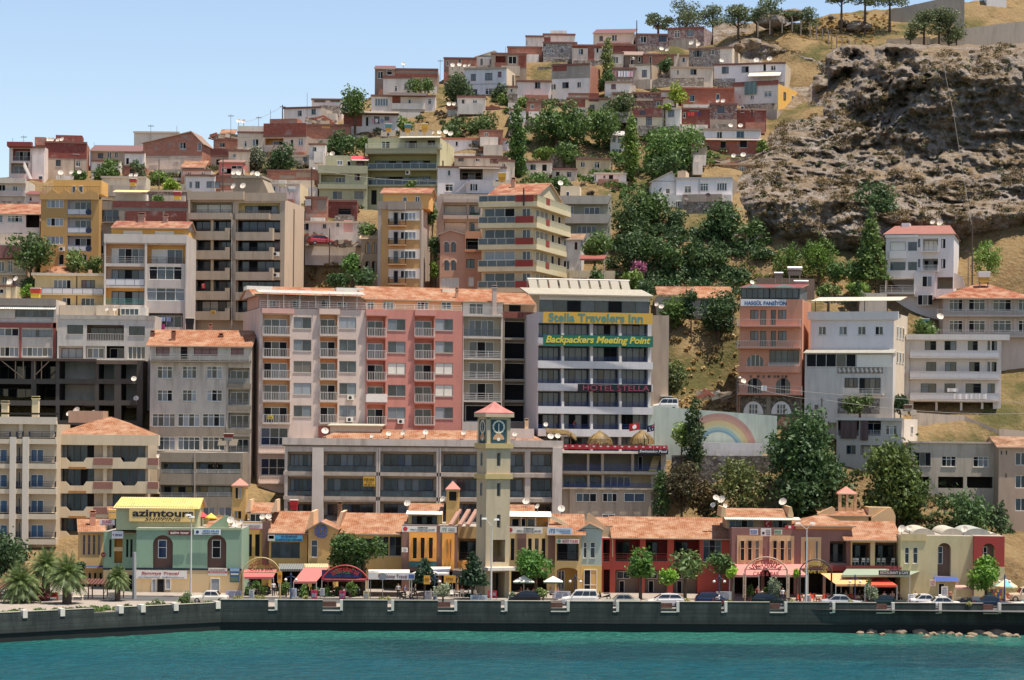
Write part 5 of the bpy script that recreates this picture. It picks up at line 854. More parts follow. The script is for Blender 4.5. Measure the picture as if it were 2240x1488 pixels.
# upper right
b=Hh('cream house under an overhanging red brown roof right of the crowning house',1298,1386,72,102,'w:d4ccbc,0.5','1311,1319,79,90,2,tt;1338,1350,76,90,2,gt',rs=10,mr='s:b09c90,8a7468',Y=436,D=8,roof=('m',64,'f:6e4644'))
Hh('stone faced house with a broken window below the pines',1391,1461,76,106,PK,'1401,1414,79,94,2,gd;1441,1458,77,92,2,gg,b',Y=434,D=6); Hh('pinkish stone house with red eaves at the top of the village',1460,1540,62,94,PK,'1475,1487,67,82,2,tt;1503,1517,66,80,2,cc',rs=22,mr=PK,Y=436,D=7,roof='lip',lip='f:8a5044')
Hh('patchy brick and plaster house behind the small poplar',1252,1340,100,140,'w:cdc0b4,0.9','1265,1276,106,120;1304,1310,104,116,1,d',Y=424,bands='1252,98,1340,106|b:a04630|.03;1286,106,1300,138|b:a8543c|.03',roof='lip',lip='f:8a5044')
Hh('brick garden wall house between poplar and stone faced house',1342,1390,99,122,'b:94402e','',Y=429,D=4); Hh('small white house with a barred window right of the poplar',1340,1364,116,146,'w:d8d4cc,0.5','1341,1353,124,139,2,tt',Y=421,D=5)
Hh('dark porch house with a standing resident and orange quilts',1366,1408,120,148,'w:7a6c62,0.6','1379,1386,124,143,1,d;1396,1402,124,136,1,d',Y=420.5,D=5,roof=('m',113,'f:8a7468')); Hh('bare orange brick house with a fig bush at its door',1407,1480,120,150,BR,'1420,1426,124,140,1,d',Y=420,D=6,rs=0,bands='1474,118,1486,150|w:c8b8a8,0.5|.06')
Hh('narrow beige house with one small window beside the bare brick house',1486,1506,122,152,'w:b4a496,0.6','1492,1499,125,137,1,g',Y=419.5,D=5)
b=Hh('stone and cream corner house right under the grey rocks',1507,1602,106,152,'s:c4b8aa,98887c','1518,1535,110,125,3,hdh;1556,1563,108,120,1,t;1583,1590,106,119,1,d,m',rs=18,mr='w:ccc0ac,0.5',Y=421,D=8,roof='lip',lip='f:8a6a58',bands='1575,105,1602,150|w:d0c8bc,0.5|.03')
b=Hh('long white house with red roof edge below the grey rocks',1562,1718,140,188,'w:d4d4dc,0.4','1579,1594,146,161,2,hc;1622,1638,145,159,2,cd;1669,1676,140,156,1,d;1686,1697,143,154,2,dg',rs=12,mr='w:c0b49c,0.4',Y=413,roof='lip',lip='f:74504a',bands='1562,172,1608,188|s:c8c4c0,8c8680|.03'); b.mono(1636,1706,166,158,-2,0,'w:ccc4b4,0.5',name='lean_to_roof')
Hh('little white cube house with a single window left of the long cream wall',1390,1424,142,180,'w:dcdad4,0.4','1404,1415,153,169,2,cc',rs=38,mr='w:a8967e,0.5',Y=412.5,D=9,roof='lip',lip='f:9a9084'); Hh('cream bungalow with rough roof edge above a dry stone wall',1467,1560,148,176,'w:d0c4b4,0.7','1481,1485,153,163,1,d;1510,1524,151,164,2,hd',Y=413,roof='lip',lip='f:a08c78',D=5)
Hh('low white box house with a red shuttered window',1324,1380,180,206,'w:d8d4d0,0.5','1337,1347,184,195,1,r,m',Y=406.5,D=5,roof='lip',lip='f:8a7468'); b=Hh('grey walled yard house hung with pink and white laundry',1340,1392,150,178,'w:a89c90,0.7','1372,1384,160,170,2,dc',Y=412,D=4)
for x,m in ((1338,'f:c87088'),(1352,'f:d8d8e0'),(1364,'f:c8ccd8'),(1374,'f:d0a8b8')): b.cloth(x,157,x+10,170,m,-.6).build('laundry',b.o)
Hh('brick and cream double house among the trees under the white ground floor house',1240,1334,216,256,'w:ccbc9c,0.6','1290,1301,229,241;1318,1326,228,240',Y=398,bands='1240,214,1280,254|b:94402e|.04;1288,204,1310,222|b:a04630|.1',roof='lip'); Hh('pinkish rubble house with wall of old stones',1386,1446,204,240,'s:b89484,80584c','1386,1393,202,216,1,d,b',Y=402,D=5,bands='1384,216,1428,221|w:a89888,0.6|.2|ledge')
Hh('small white wall house with red stripe left of the big bare brick house',1446,1484,200,236,'w:d0ccc8,0.6','',Y=404,D=4,bands='1446,213,1484,216|w:a05044,0.3|.05')
b=Hh('big bare orange brick house with two windows on the right of the village',1490,1606,194,236,'b:b85c3e','1509,1519,208,222,2,gd,u;1566,1575,205,219,1,g,w',Y=404,D=7,roof='lip',lip='f:94503c')
b=Hh('pale grey house with a bright yellow side wall at the edge of the cliff',1605,1702,186,232,'w:c8c4c4,0.5','1616,1620,206,216,1,t;1641,1649,208,218;1671,1688,199,212,2,cc',rs=48,mr='w:e0b040,0.2',Y=405,D=11,roof=None,lip='f:8a5044',bands='1604,178,1703,187|b:94483a|.12|brick_parapet'); b.cloth(1630,180,1656,208,'f:5a7878',-.3).build('green_tarpaulin',b.o); b.rwin(3,4.2,196,212,c='t',f='b'); b.rwin(7.5,8.6,196,218,c='h')
Hh('rough stone and brick house with rooftop dishes beside the yellow walled house',1553,1612,228,280,'s:b08c80,885a4c','1570,1584,233,248,2,hh,b',rs=0,Y=393,bands='1553,226,1612,230|w:a89484,0.5|.1|ledge;1553,262,1612,282|w:a09082,0.6|.03'); Hh('bare brick yard house leaning on the cliff',1612,1676,240,276,'b:a04a34','1620,1628,232,246,1,d',Y=394,D=6,roof='lip',lip='f:a08070')
b=Hh('white tower like house with one tall window in the middle of the village',1448,1489,238,280,'w:d8d8d4,0.4','1461,1475,239,256,2,cc',Y=391.5,D=6,roof='lip',lip='f:c0bcb4',rs=6); b=Hh('dark red brick court house with bright laundry beside the tower like house',1489,1553,238,278,'b:8c3a2c','1509,1528,236,242,2,gg,u;1494,1500,246,258,1,d',Y=393,D=6)
for x,m in ((1504,'f:b82030'),(1512,'f:c84030'),(1521,'f:7a2040'),(1526,'f:30386a')): b.cloth(x,246,x+6,255,m,-.5).build('laundry',b.o)
Hh('cream ground floor house with red upper wall left of the tower like house',1386,1448,254,282,'w:d4c8a8,0.5','1388,1394,258,272,1,g;1413,1426,256,274,2,cc,b',Y=391,D=6,bands='1385,236,1448,254|b:8c3a34|.05;1401,242,1412,253|f:3a4048|.09|window_shutter',roof='lip')
b=Hh('white strip house sitting over an orange brick storey beside the cliff',1540,1664,284,350,'w:d4d6da,0.4','1568,1580,288,303,2,gd;1611,1628,287,302,2,gg,u;1545,1552,318,328,1,d;1576,1588,309,324,1,d;1618,1635,307,323,1,d',rs=0,Y=386,bands='',roof='lip',lip='f:a08878',D=8)
for x0,x1 in ((1538,1545),(1552,1576),(1588,1618),(1635,1667)): b.band(x0,305,x1,337,'b:b85c3c',.04,'brick_storey')
for x0,x1,y0,y1 in ((1545,1552,305,318),(1545,1552,328,337),(1576,1588,324,337),(1618,1635,323,337)): b.band(x0,y0,x1,y1,'b:b85c3c',.04,'brick_storey')
b.mono(1536,1668,306,303,-.5,.0,'f:a08c78',th=.1,name='ledge'); b.band(1540,337,1668,352,'w:a09888,0.7',.05,'lower_wall')
Hh('low house with a junk covered flat roof and mosaic brick wall',1555,1646,360,392,'s:c08058,e0b890,3.2','1618,1630,362,376,3,ttt,w;1560,1572,366,380,1,c',Y=377,D=6,roof='lip',lip='f:a88c70')
b=Hh('blue white house with three curtained windows under the cliff',1479,1602,390,432,'w:ced2dc,0.3','1497,1512,407,422,2,tt,w;1527,1549,401,418,4,hhhh,w;1568,1590,400,417,4,hhhh,w',rs=14,mr='w:8c8478,0.5',Y=362,D=9,roof='lip',lip='f:b0b0b0',bands='1458,428,1602,458|w:d4d2cc,0.4|1.2|lower_storey;1436,455,1600,510|w:8c8a84,0.7|1.6|concrete_base;1528,390,1531,430|w:b0b4bc,0.3|.1|pilaster')
b.pwin(1456,472,1464,490,-1.62,n=1,c='h'); b.pwin(1478,440,1492,454,-1.22,n=3,c='tdt'); b.blk(1482,374,1500,392,2,6,'w:c8b098,0.5','roof_hut')
b=Hh('whitewashed lean to house with slanted roof left of the blue white house',1425,1480,396,455,'w:ccced4,0.4','1456,1466,412,424,1,t',Y=363.5,D=7,roof=('g',397,374,1470,'w:a89884,0.5'))
Hh('white roadside hut row above the grove',1300,1370,380,400,'w:d4d2cc,0.6','1300,1304,383,397,1,d;1331,1342,382,396,1,d;1320,1324,384,390,1,t',Y=371,D=5,bands='1296,398,1372,424|w:b8aca0,0.8|.6|retaining_wall',roof='lip',lip='f:c0b8a8')
Hh('narrow white two storey house half hidden by the right poplar',1335,1366,296,348,'w:d0ccc8,0.6','1340,1348,298,312,1,t;1352,1360,298,312,1,c;1338,1360,326,340,3,tct',Y=387,D=5,roof=('m',287,'c:d8d0c8')); Hh('cream shuttered house below the grove right of the left poplar',1150,1208,354,388,'w:ccc4b8,0.6','1160,1172,360,372;1186,1196,360,374,1,d',Y=376,D=5); Hh('grey shack between the grove and the left poplar',1208,1262,370,396,'w:b8b0a4,0.8','1216,1224,376,386,1,d;1240,1250,376,388',Y=372,D=5)
Hh('yellowish house row behind the grove beside the right poplar',1260,1336,348,386,'w:c4b490,0.7','1270,1280,354,366;1300,1312,354,368',Y=378,D=5)
Hh('whitish stone house with dishes under the dark fig tree',640,760,342,378,'w:ccc4b8,0.8','663,672,343,354;691,703,342,353',Y=378,D=6,roof='lip',lip='f:b0a494')
Hh('low row of brick yard houses above the white roadside house',584,700,374,400,BR,'',Y=369,D=4,bands='648,370,680,388|w:a08e7c,0.6|.05;612,384,646,392|w:9a8878,0.6|.05'); Hh('white roadside house with two windows behind the beige block roof',578,656,402,440,'w:d0ccc8,0.5','592,603,407,419;628,646,407,418,2,dc',rs=18,mr='w:d0c09a,0.5',Y=357,D=7,roof='lip',lip='f:c8c0b4')
Hh('ruined brick house with missing roof left of the green block',668,716,432,484,BR,'',Y=352,D=6,bands='668,436,682,450|w:d0ccc8,0.4|.05;694,438,714,462|w:8a7c70,0.5|.05'); Hh('dark red brick shell house in front of the green block',717,781,440,478,'b:8c3a2c','740,768,456,470,1,d,b',Y=354,D=4)
b=Hh('pink and white demolished house with rubble roof above the bank',668,800,486,522,'w:d0c8c4,0.7','706,714,490,500;736,742,486,496,1,t;664,676,488,504,1,d',Y=345,D=6,bands='752,482,772,508|w:d09a98,0.4|.05',roof='lip',lip='f:c8b8a4')
# green block
b=B('apartment_building','pale green stepped apartment block with long glass balconies',804,962,302,470,366,13,'w:a8aa88,0.25',rs=32,mr='w:b8b48c,0.2')  # lit side: sun brightness is put into the paler side colour
b.grid([(834,853)],[(309,325)],n=2,c='gd',f='w'); b.win(887,308,912,326,n=3,c='cdd',f='b'); b.win(935,307,952,318,n=2,c='dd',f='b'); b.bal(803,968,316,326,1.5,'h','f:c8ccc0',m='w:9ca084,0.3'); b.band(803,326,958,338,'w:9ca084,0.3',1.4,'parapet'); b.mono(872,962,301,298,-2,0,'c:d8d0b8',name='awning',th=.05)
for y0,y1 in ((338,370),(373,405)): b.log(805,y0,955,y1,back='w:a9ac78,0.2',d=1.6,rl='g',rc='f:c0c8c0',rh=13,n=8,c='tgdtdgcd' if y0<350 else 'tgddcgth',f='d',gx=(.08,.88),gt=.36); b.band(803,y1,958,y1+4,'w:9ca084,0.3',.8,'slab')
b.win(812,416,824,448,n=1,c='d',f='d',sill=0,name='door'); b.rwin(2.0,3.0,348,362,c='t',f='b'); b.ac(893,378,10)
b=B('apartment_building','lower pale green wing with striped red awning left of the stepped block',698,803,363,480,365,11,'w:a4a888,0.3')
b.blk(712,341,803,364,2.5,9,'w:a8aa88,0.3'); b.pwin(759,352,768,365,2.48,n=1,c='d'); b.pwin(737,351,750,362,2.48,n=2,c='cc'); b.pwin(780,350,796,363,2.48,n=1,c='r',f='m'); b.mono(767,807,349,342,.3,2.5,'f:c83038',name='awning',th=.06); b.mono(769,806,351,349.5,.25,.3,'f:e8d8d0',name='awning',th=.05); b.band(696,363,804,380,'w:9ca084,0.3',.5,'parapet'); b.log(702,382,755,405,back='w:a8aa88,0.3',d=1.5,rl='s',rc='w:9ca084,0.3',rh=6,n=3,c='tgc',f='w',gx=(.55,.98)); b.win(776,378,787,395,n=2,c='td',f='m'); b.band(696,404,803,414,'w:9ca084,0.3',.5,'parapet'); b.win(728,419,748,436,n=2,c='gt',f='g'); b.win(775,418,795,436,n=2,c='tt',f='g')
# left margin houses
b=Hh('tile roofed white house beside the ochre block at the left edge',-24,87,468,520,'w:c8c0c0,0.5','-10,6,470,487,2,cc;16,49,471,486,4,ctdc,w',Y=338,D=8,roof=('m',446,'t:c87858')); b.holes.append(b.R(57,468,87,498)+(2.5,M('w:4a3a38,0.3'),M('w:4a3a38,0.3'))); b.win(28,508,50,526,n=2,c='tg'); b.win(62,508,80,518,n=2,c='dg')
b=Hh('cream house with a wide maroon roof slab at the left edge',-24,56,566,660,'w:c4b090,0.5','-4,10,572,594,2,ct,w;17,28,570,596,2,tt,w;4,16,604,620,2,tt;28,38,602,624,1,r',Y=329,D=8,bands='-26,538,74,566|w:8a5a58,0.4|1.2|roof_slab;-24,598,60,603|w:b8a890,0.5|.8|slab',roof='lip'); 
Hh('cream and white house with a laundry balcony at the left edge',-24,56,394,446,'w:c8c0b4,0.6','-4,12,404,418,2,dd;28,38,407,420',Y=352,D=7,bands='-24,391,58,402|w:c0b8ac,0.6|.8|slab;-24,418,56,430|w:b8b0ac,0.5|.6|balcony_front')
Hh('brick red shed between the ochre block and the cream house',56,90,424,450,'w:c8c4c0,0.6','64,70,430,440,1,d',Y=347,D=5,roof=('m',418,'f:7a4038'))
Hh('small beige house with water tank terrace at the left edge',-24,34,626,660,'w:c4b898,0.5','-10,8,632,642,2,dd',Y=322,D=6,bands='14,618,24,660|w:d8c8a0,0.4|.2|pillar',roof='lip')
Hh('low white wall house behind the ochre penthouse',222,320,388,414,'w:c4bca8,0.6','',Y=354,D=4,roof='lip',lip='f:b0a898')
Hh('mossy stone terrace house under the left vines',310,418,418,436,'s:a89890,84706a','',Y=349,D=4,roof='lip',lip='f:a09488')

for l,x0,x1,yt,yb,m,w_ in (('tiny white shed right of the white terrace wall house',1114,1150,240,262,WH,'1122,1130,246,254'),('brick and white shed left of the large walnut tree',1152,1184,222,248,BR,'1160,1168,228,238'),('low cluttered shed under the white ground floor house',1244,1296,206,222,'w:a89888,0.9','1260,1268,210,217'),('white awning shed below the tall ash tree',1000,1062,212,234,'w:cfc8c0,0.8','1010,1016,218,230;1034,1044,217,226'),('cream yard shed left of the rubble wall house',1340,1384,206,232,'w:c4b498,0.8','1350,1358,211,222'),('stone hut right of the rubble wall house',1430,1450,218,240,ST,'1436,1443,222,232'),('white hut half hidden behind the large light grove tree',1470,1540,300,326,WH,'1486,1496,306,316;1516,1524,306,318'),('grey hut just left of the orange brick storey',1512,1546,318,346,GY,'1520,1528,324,334'),('small cream house between pale blue house and white ground floor house',1110,1132,190,212,CR,'1116,1122,194,202'),('beige cottage right of the green block balcony stair',1090,1126,352,382,CR,'1098,1106,358,368'),('brick hut above the long white barred window house',1048,1100,286,304,BR,'1060,1068,290,298'),('white cottage left of the dark fig tree',676,712,316,340,WH,'684,692,322,331'),('pale cottage behind the grey olive tree',500,546,330,356,CR,'508,516,336,345'),('stained white house on the left slope above the arbour',200,262,352,380,WH,'212,220,358,368;240,248,358,368'),('brick shed right of the small white porch house',270,316,364,388,BR,'284,292,370,380'),('whitish cottage below the small gabled stone cottage',400,462,372,392,'w:c8c0b8,0.8','410,418,376,386;440,450,376,385')): Hh(l,x0,x1,yt,yb,m,w_,D=4)
for _b in B.ALL: _b.finish()
# ================================================================ ground, cliff, water, quay
def gridmesh(name,V,nu,nv,mats,uvm=None,smooth=True):
    me=bpy.data.meshes.new(name); i=np.arange(nu*nv).reshape(nu,nv); f=np.stack([i[:-1,:-1],i[1:,:-1],i[1:,1:],i[:-1,1:]],-1).reshape(-1,4)
    fastfill(me,V,f,mats,smooth); return me
def fastfill(me,V,f,mats,smooth=False):
    k=f.shape[1]; me.vertices.add(len(V)); me.vertices.foreach_set('co',np.ascontiguousarray(V,dtype=np.float32).ravel()); me.loops.add(f.size); me.loops.foreach_set('vertex_index',f.astype(np.int32).ravel()); me.polygons.add(len(f)); me.polygons.foreach_set('loop_start',np.arange(0,f.size,k,dtype=np.int32)); 
    if smooth: me.polygons.foreach_set('use_smooth',np.ones(len(f),dtype=bool))
    for m in mats: me.materials.append(M(m))
    me.update(calc_edges=True); me.validate()
def vnoise(pts,sc,oc=5,mode='f'):
    if mode=='f': return np.array([noise.fractal(Vector(p)*sc,1.0,2.1,oc,noise_basis='PERLIN_ORIGINAL') for p in pts])
    return np.array([noise.ridged_multi_fractal(Vector(p)*sc,.9,2.2,oc,1.0,2.0) for p in pts])
def ground_mat():
    t=NT('dry_hillside'); v=t.obj(); n=t.noise(v,.18,8); g=t.noise(v,.09,4); f=t.noise(v,1.6,6); h=t.noise(v,.5,6)
    c=t.mix(t.ramp(n,.35,.68),lin('a58a60',.7),lin('84694a',.64)); c=t.mix(t.ramp(f,.45,.75),c,lin('a8926e',.66)); c=t.mix(t.math('MULTIPLY',t.ramp(g,.5,.62),.75),c,lin('5c6238',.6)); c=t.mix(t.math('MULTIPLY',t.ramp(h,.6,.7),.6),c,lin('5a4a38',.6)); t.l(c,t.b.inputs['Base Color']); t.b.inputs['Roughness'].default_value=1; t.b.inputs['Specular IOR Level'].default_value=.05
    b=t.n('Bump'); b.inputs['Distance'].default_value=.5; t.l(f,b.inputs['Height']); t.l(b.outputs[0],t.b.inputs['Normal']); return t.m
def rock_mat():
    t=NT('limestone_cliff'); v=t.obj(); n=t.noise(v,.35,9); f=t.noise(v,2.2,8); g=t.noise(v,.12,6); st=t.noise(t.obj((.3,.3,1.6)),.8,8)
    c=t.mix(t.ramp(n,.38,.66),lin('a4968a',.72),lin('c2b3a2',.8)); c=t.mix(t.ramp(f,.5,.72),c,lin('6c6862',.7)); c=t.mix(t.math('MULTIPLY',t.ramp(st,.52,.68),.5),c,lin('6a6058',.6))
    ge=t.n('NewGeometry'); sx=t.n('SeparateXYZ'); t.l(ge.outputs['Normal'],sx.inputs[0]); up=t.ramp(sx.outputs[2],.62,.86); c=t.mix(t.math('MULTIPLY',t.math('MULTIPLY',up,.7),t.ramp(g,.42,.62)),c,lin('a88c64',.74)); c=t.mix(t.math('MULTIPLY',t.ramp(t.noise(v,.6,7),.48,.62),.8),c,lin('8c7050',.66))
    t.l(c,t.b.inputs['Base Color']); t.b.inputs['Roughness'].default_value=1; t.b.inputs['Specular IOR Level'].default_value=.05; b=t.n('Bump'); b.inputs['Distance'].default_value=1.6; b.inputs['Strength'].default_value=1; t.l(t.math('ADD',t.math('MULTIPLY',f,.6),n),b.inputs['Height']); t.l(b.outputs[0],t.b.inputs['Normal']); return t.m
CLP=[(1575,118),(1600,78),(1650,60),(1760,105),(1900,122),(1990,112),(2110,100),(2420,92),(2420,520),(2240,500),(2160,515),(2090,530),(1990,560),(1900,575),(1780,570),(1690,545),(1600,470),(1585,430),(1600,385),(1650,345),(1680,296),(1712,266),(1772,236),(1780,160),(1722,132),(1640,120)]
def inpoly(x,y,poly):
    x=np.asarray(x,float);y=np.asarray(y,float); r=np.zeros(x.shape,bool); dmin=np.full(x.shape,1e9)
    for (x0,y0),(x1,y1) in zip(poly,poly[1:]+poly[:1]):
        c=((y0>y)!=(y1>y))&(x<(x1-x0)*(y-y0)/((y1-y0) or 1e-9)+x0); r^=c
        t=np.clip(((x-x0)*(x1-x0)+(y-y0)*(y1-y0))/((x1-x0)**2+(y1-y0)**2),0,1); dmin=np.minimum(dmin,np.hypot(x-x0-t*(x1-x0),y-y0-t*(y1-y0)))
    return np.where(r,dmin,-dmin)
xs=np.concatenate([np.linspace(-900,-115,14)[:-1],np.arange(-115,115.1,1.0),np.linspace(115,900,14)[1:]]); ys=np.concatenate([np.arange(264,470,1.0),np.linspace(470,1500,14)])
Xg,Yg_=np.meshgrid(xs,ys,indexing='ij'); Zg=terr(Xg,Yg_)
nz=np.array([noise.fractal(Vector((x*.12,y*.12,3)),1,2,5) for x,y in zip(Xg.ravel(),Yg_.ravel())]).reshape(Xg.shape)
sm=np.clip((Yg_-288)/10,0,1); Zg=np.where(Yg_<285.5,GZ-.1,Zg+nz*.7*sm); Zg=np.maximum(Zg,GZ-.1)
pxg=1120+Xg/Yg_*F; pyg=930-(Zg-HC)/Yg_*F+ROLL*(pxg-1120); ms=np.clip((inpoly(pxg,pyg,CLP)-30)/40,0,1); Zg=Zg-ms*2.2
me=gridmesh('hillside',np.stack([Xg,Yg_,Zg],-1).reshape(-1,3),len(xs),len(ys),[ground_mat()]); tag(link('hillside',me),'dry stony hillside rising behind the town',None,None,'structure')
# cliff as a real rock surface with overhangs and ledges
pu=np.arange(1560,2400,2.7); pv=np.arange(50,596,2.7); PU,PV=np.meshgrid(pu,pv,indexing='ij'); base=np.interp(-PV,[-p for p,y in PROF],PY)
wob=np.array([[noise.fractal(Vector((u*.016,v*.022,9)),1,2,4) for v in pv] for u in pu]); PV_0=PV; PV=PV+10*wob; steep=np.clip((PU-1800+70*wob)/210,0,1)*np.clip((PV-95)/10,0,1); ycl=np.interp(PV,[50,100,112,330,345,430,470,600],[434,381,377,374,372,361,351,343]); BY=base*(1-steep)+ycl*steep; st2=np.clip((PU-1600)/70,0,1)*np.clip((2010-PU)/80,0,1)*np.clip((PV-410)/30,0,1); BY=BY*(1-st2)+st2*np.interp(PV,[410,440,600],[357,350.5,346])
PV=PV_0; pts=np.stack([(PU-1120)/F*BY,BY,HC-(PV-930)/F*BY],-1).reshape(-1,3)
d1=vnoise(pts,.10,4).reshape(PU.shape); d2=vnoise(pts*np.array([1,1,1.5]),.16,6,'r').reshape(PU.shape); d3=vnoise(pts*np.array([.6,1,1.6]),.5,4).reshape(PU.shape)
d4=vnoise(pts*np.array([1,1,1.3]),.33,5,'r').reshape(PU.shape); d5=np.array([noise.voronoi(Vector(p)*.32)[0][0] for p in pts+np.stack([d3.ravel()]*3,1)*1.5]).reshape(PU.shape); d6=np.array([noise.voronoi(Vector(p)*.9)[0][0] for p in pts]).reshape(PU.shape); disp=3.0*d1+.8*(d2-1.0)+.8*(d4-1)+1.1*d3+2.6*(.5-d5)+1.6*(.45-d6); inside=inpoly(PU,PV,CLP); edge=np.clip((inside+8)/80,0,1)
BY2=BY-edge*(.3+disp*.95)+(1-edge)**2*9
V=np.stack([(PU-1120+ROLL*(PV-744)+0)/F*BY2,BY2,HC-((PV-744-ROLL*(PU-1120))-HYP)/F*BY2],-1).reshape(-1,3)
me=gridmesh('rock_cliff',V,len(pu),len(pv),[rock_mat()],smooth=False); tag(link('rock_cliff',me),'grey limestone cliff with dry brown scrub',None,None,'structure')
CLV=V.reshape(len(pu),len(pv),3)
def clump_cloud(name,label,pts,mat,size,per,leaf,flat_=.7):
    K=len(pts); c=np.repeat(np.array(pts),per,0); r=np.repeat(np.array(size)[:,None],per,0); dv=NR.normal(size=(K*per,3)); dv/=np.linalg.norm(dv,axis=1)[:,None]; dv[:,2]=np.abs(dv[:,2])*flat_
    o=link(name,leafmesh(name,c+dv*r*(.5+.5*NR.random((K*per,1))),dv,leaf,[mat])); tag(o,label,None,None,'stuff'); return o
def leafmesh(name,c,dirs,leaf,mats,asp=.55):
    n=len(c); nrm=dirs*.6+NR.normal(size=(n,3))*.7; nrm/=np.linalg.norm(nrm,axis=1)[:,None]; a=NR.normal(size=(n,3)); t=np.cross(nrm,a); t/=np.linalg.norm(t,axis=1)[:,None]; b=np.cross(nrm,t); s=leaf*(.6+.8*NR.random((n,1)))
    V=np.stack([c-t*s,c+b*s*asp,c+t*s,c-b*s*asp],1).reshape(-1,3); me=bpy.data.meshes.new(name); fastfill(me,V,np.arange(n*4).reshape(n,4),mats); return me
ii=[(i,j) for i in range(len(pu)) for j in range(len(pv)) if inside[i,j]>3]; random.shuffle(ii); pk=[]
for i,j in ii:
    if len(pk)>=1150: break
    if d1[i,j]+.5*d3[i,j]+random.gauss(0,.3)>.12 or PV[i,j]>400 and random.random()<.4: pk.append((i,j))
clump_cloud('dry_scrub','brown dry scrub growing all over the cliff',[CLV[i,j] for i,j in pk],'l:66583e',[random.uniform(.4,1.3) for _ in pk],60,.16)
pk2=[p for p in ii[4000:4260]]; clump_cloud('green_scrub','olive green scrub tufts on the cliff',[CLV[i,j] for i,j in pk2],'l:444a2c',[random.uniform(.3,.8) for _ in pk2],36,.2)
def tz(X,Y): return float(terr(np.array([X]),np.array([Y]))[0])
def scatter(name,label,poly,n,mat,s0,s1,per,leaf):
    bx=[p[0] for p in poly];by=[p[1] for p in poly]; pts=[];sz=[]; t=0
    while len(pts)<n and t<n*20:
        t+=1; x,y=random.uniform(min(bx),max(bx)),random.uniform(min(by),max(by))
        if inpoly(x,y,poly)>0: Y=Yb(y)+1; p=P(x,y,Y); pts.append((p.x,Y,tz(p.x,Y)+.1)); sz.append(random.uniform(s0,s1))
    clump_cloud(name,label,pts,mat,sz,per,leaf)
scatter('dry_grass_tufts','dry grass and brown bushes on the bank between hotel and pension',[(1430,590),(1620,590),(1940,600),(1930,640),(1610,620),(1615,900),(1440,900),(1470,760)],300,'l:a08c66',.2,.6,34,.18)
scatter('green_weeds','green weeds among the dry bank',[(1430,570),(1640,560),(1900,590),(1900,610),(1500,610)],90,'l:66703a',.4,1.0,40,.22)
scatter('rubble_bank_weeds','weeds and rubble tufts on the steep bank under the red car',[(668,545),(790,545),(822,640),(668,640)],120,'l:7a6c44',.3,.8,36,.2)
scatter('hilltop_grass','dry straw coloured grass on the hilltop',[(1560,100),(1780,40),(1960,22),(1950,90),(1780,95),(1640,64)],150,'l:a08656',.2,.6,30,.2)
G3=[(1335,480),(1690,560),(1640,615),(1420,610),(1330,590)]; G4=[(1110,235),(1560,250),(1560,430),(1330,430),(1200,390),(1100,400)]; G5=[(200,330),(700,270),(1000,200),(1250,140),(1560,130),(1600,260),(1540,420),(1000,400),(660,520),(400,420)]; G6=[(1430,1010),(1900,1010),(2180,1090),(2180,1180),(1430,1150)]
for l,pl,n,m,a,b_ in (('dark undergrowth between the trees under the cliff',G3,120,'3e5232',.9,2.2),('green undergrowth between the poplars',G4,110,'48602f',.7,1.8),('grey green yard bushes between the hillside houses',G5,280,'525c3c',.4,1.1),('brown weeds and debris between the hillside houses',G5,230,'5c5040',.3,.9),('undergrowth on the bank behind the restaurants',G6,120,'48502f',.6,1.7)): scatter('undergrowth',l,pl,n,'l:'+m,a,b_,int(70*b_),.26)
# water
t=NT('sea_water'); v=t.obj(); n=t.noise(t.obj((.05,.12,1)),1.1,6); m2=t.noise(t.obj((.02,.05,1)),1.0,4)
sx=t.n('SeparateXYZ'); t.l(t.n('TexCoord').outputs['Object'],sx.inputs[0])
wx=t.math('ADD',sx.outputs[1],t.math('MULTIPLY',t.math('SUBTRACT',n,.5),26)); near=t.ramp(t.math('DIVIDE',t.math('SUBTRACT',wx,222),34),.1,.9)
c=t.mix(near,lin('14808c',.38),lin('4f9c88',.46))
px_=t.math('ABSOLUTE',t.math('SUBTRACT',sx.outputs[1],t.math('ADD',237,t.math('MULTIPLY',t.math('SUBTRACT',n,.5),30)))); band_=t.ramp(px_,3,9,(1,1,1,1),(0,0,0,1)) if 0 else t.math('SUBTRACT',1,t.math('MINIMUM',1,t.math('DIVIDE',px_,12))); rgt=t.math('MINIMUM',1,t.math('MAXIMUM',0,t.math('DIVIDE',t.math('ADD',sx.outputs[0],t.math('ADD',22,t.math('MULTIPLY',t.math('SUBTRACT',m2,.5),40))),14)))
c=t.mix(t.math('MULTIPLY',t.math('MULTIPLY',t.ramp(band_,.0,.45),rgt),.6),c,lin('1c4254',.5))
fn=t.noise(t.obj((1.3,.42,1)),1.1,5); c=t.mix(t.math('MULTIPLY',t.math('MULTIPLY',t.ramp(fn,.42,.66),t.ramp(n,.3,.7)),.8),c,lin('0c4656',.5))
t.l(c,t.b.inputs['Base Color']); t.b.inputs['Roughness'].default_value=.12; t.b.inputs['Specular IOR Level'].default_value=.3; t.b.inputs['IOR'].default_value=1.3
bp=t.n('Bump'); bp.inputs['Distance'].default_value=.6; bp.inputs['Strength'].default_value=1; w2=t.noise(t.obj((1.1,.5,1)),1.0,7); t.l(w2,bp.inputs['Height']); t.l(bp.outputs[0],t.b.inputs['Normal'])
nx_,ny_=260,200; wxs=np.concatenate([[-1500,-300],np.linspace(-80,80,nx_),[300,1500]]); wys=np.concatenate([[-1500,0,150],np.linspace(180,262,ny_)]); A_,B_=np.meshgrid(wxs,wys,indexing='ij'); wz=np.array([noise.fractal(Vector((x*.35,y*.8,0)),1,2,3) for x,y in zip(A_.ravel(),B_.ravel())])*.07; wz[(np.abs(A_.ravel())>79)|(B_.ravel()<181)]=0
